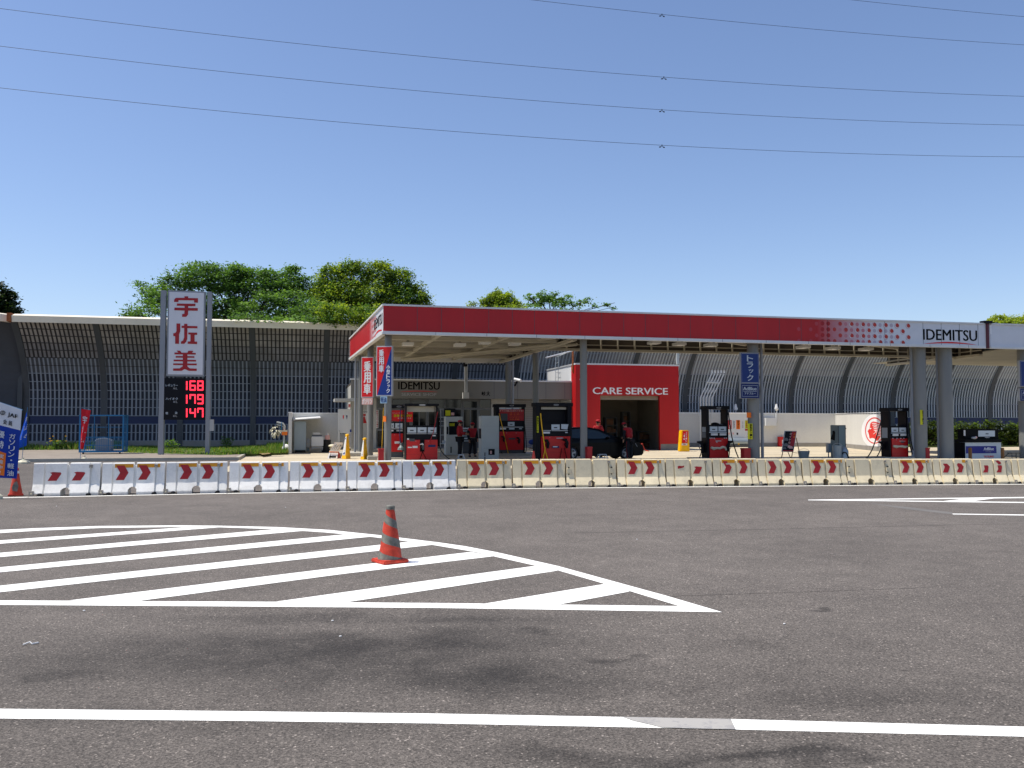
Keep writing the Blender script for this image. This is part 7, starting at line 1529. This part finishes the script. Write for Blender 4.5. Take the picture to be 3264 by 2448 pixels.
    mb = MB(); mb.lathe(hc + up_ * .075 - fd * .01, [(.106, 0), (.108, .02), (.095, .055), (.05, .085), (.01, .092)], cap, 16); br = hc + up_ * .078; mb.face([br + fd * .09 - rt_ * .075, br + fd * .17 - rt_ * .045 - up_ * .012, br + fd * .17 + rt_ * .045 - up_ * .012, br + fd * .09 + rt_ * .075], cap); mb.face([br + fd * .09 + rt_ * .075 - up_ * .008, br + fd * .17 + rt_ * .045 - up_ * .02, br + fd * .17 - rt_ * .045 - up_ * .02, br + fd * .09 - rt_ * .075 - up_ * .008], cap); mb.build('cap', t, True, world=False)
    mb = MB()
    for s_ in (-1, 1): mb.ell(hc + fd * .082 + rt_ * .032 * s_ + up_ * .012, (.011, .008, .007), 'hair', 8, 6)
    mb.build('eye', t, world=False)
    mb = MB(); mb.tube([hc + fd * .083 + up_ * .015, hc + fd * .108 - up_ * .022, hc + fd * .088 - up_ * .03], [.008, .014, .01], 'skin', 7); mb.build('nose', t, True, world=False)
    mb = MB(); mb.tube([hc + fd * .08 - up_ * .052 - rt_ * .025, hc + fd * .09 - up_ * .054, hc + fd * .08 - up_ * .052 + rt_ * .025], .005, 'sticker_red', 5); mb.build('mouth', t, world=False)
    for s_ in (-1, 1): mb = MB(); mb.ell(hc + rt_ * .088 * s_ - up_ * .005, (.012, .02, .028), 'skin', 8, 6); mb.build('ear', t, True, world=False)
    return t
STAND = dict(pelvis=(0, 0, .93), waist=(0, 0, 1.08), chest=(0, .01, 1.30), neck=(0, .0, 1.47), head0=(0, -.01, 1.55), head1=(0, -.01, 1.62), sh_l=(-.19, 0, 1.39), sh_r=(.19, 0, 1.39), el_l=(-.25, .02, 1.12), el_r=(.25, .02, 1.12), wr_l=(-.24, -.1, .90), wr_r=(.24, -.1, .90),
             hip_l=(-.095, 0, .88), hip_r=(.095, 0, .88), kn_l=(-.11, -.02, .50), kn_r=(.11, -.02, .50), an_l=(-.12, .02, .09), an_r=(.12, .02, .09))
def pose(**k): d = dict(STAND); d.update(k); return d
g1 = P(1466, 1345, 41.5); person((g1.x, 41.5, .0), R(65), 'attendant in red top and cap beside the step stool, forearms raised', pose(el_l=(-.24, -.05, 1.14), wr_l=(-.08, -.28, 1.10), el_r=(.24, -.05, 1.13), wr_r=(.10, -.27, 1.12)), 1.77, sleeves='uniform_red', stripe=False)
g2 = P(1506, 1350, 42.3); person((g2.x, 42.3, .0), R(12), 'attendant in a red vest with black sleeves standing by the tall white cabinet', pose(an_l=(-.16, .03, .09), an_r=(.13, .0, .09), wr_l=(-.22, -.06, .86)), 1.66, stripe=False)
g3 = P(1906, 1340, 40.4); person((g3.x, 40.4, .0), R(10), 'attendant whose red cap and shoulders show over the roof of the black car', pose(), 1.80, sleeves='uniform_red', stripe=False)
g4 = P(2010, 1400, 36.75); person((g4.x - .05, 36.75, .0), R(-150), 'attendant in red vest and striped black trousers bending over the car bonnet', pose(chest=(0, -.10, 1.28), neck=(0, -.20, 1.43), head0=(0, -.26, 1.50), head1=(0, -.30, 1.565), sh_l=(-.19, -.12, 1.36), sh_r=(.19, -.12, 1.36), el_l=(-.26, -.22, 1.12), wr_l=(-.20, -.44, 1.02), el_r=(.25, -.10, 1.12), wr_r=(.22, -.15, .92)), 1.72)
bpy.context.view_layer.update()
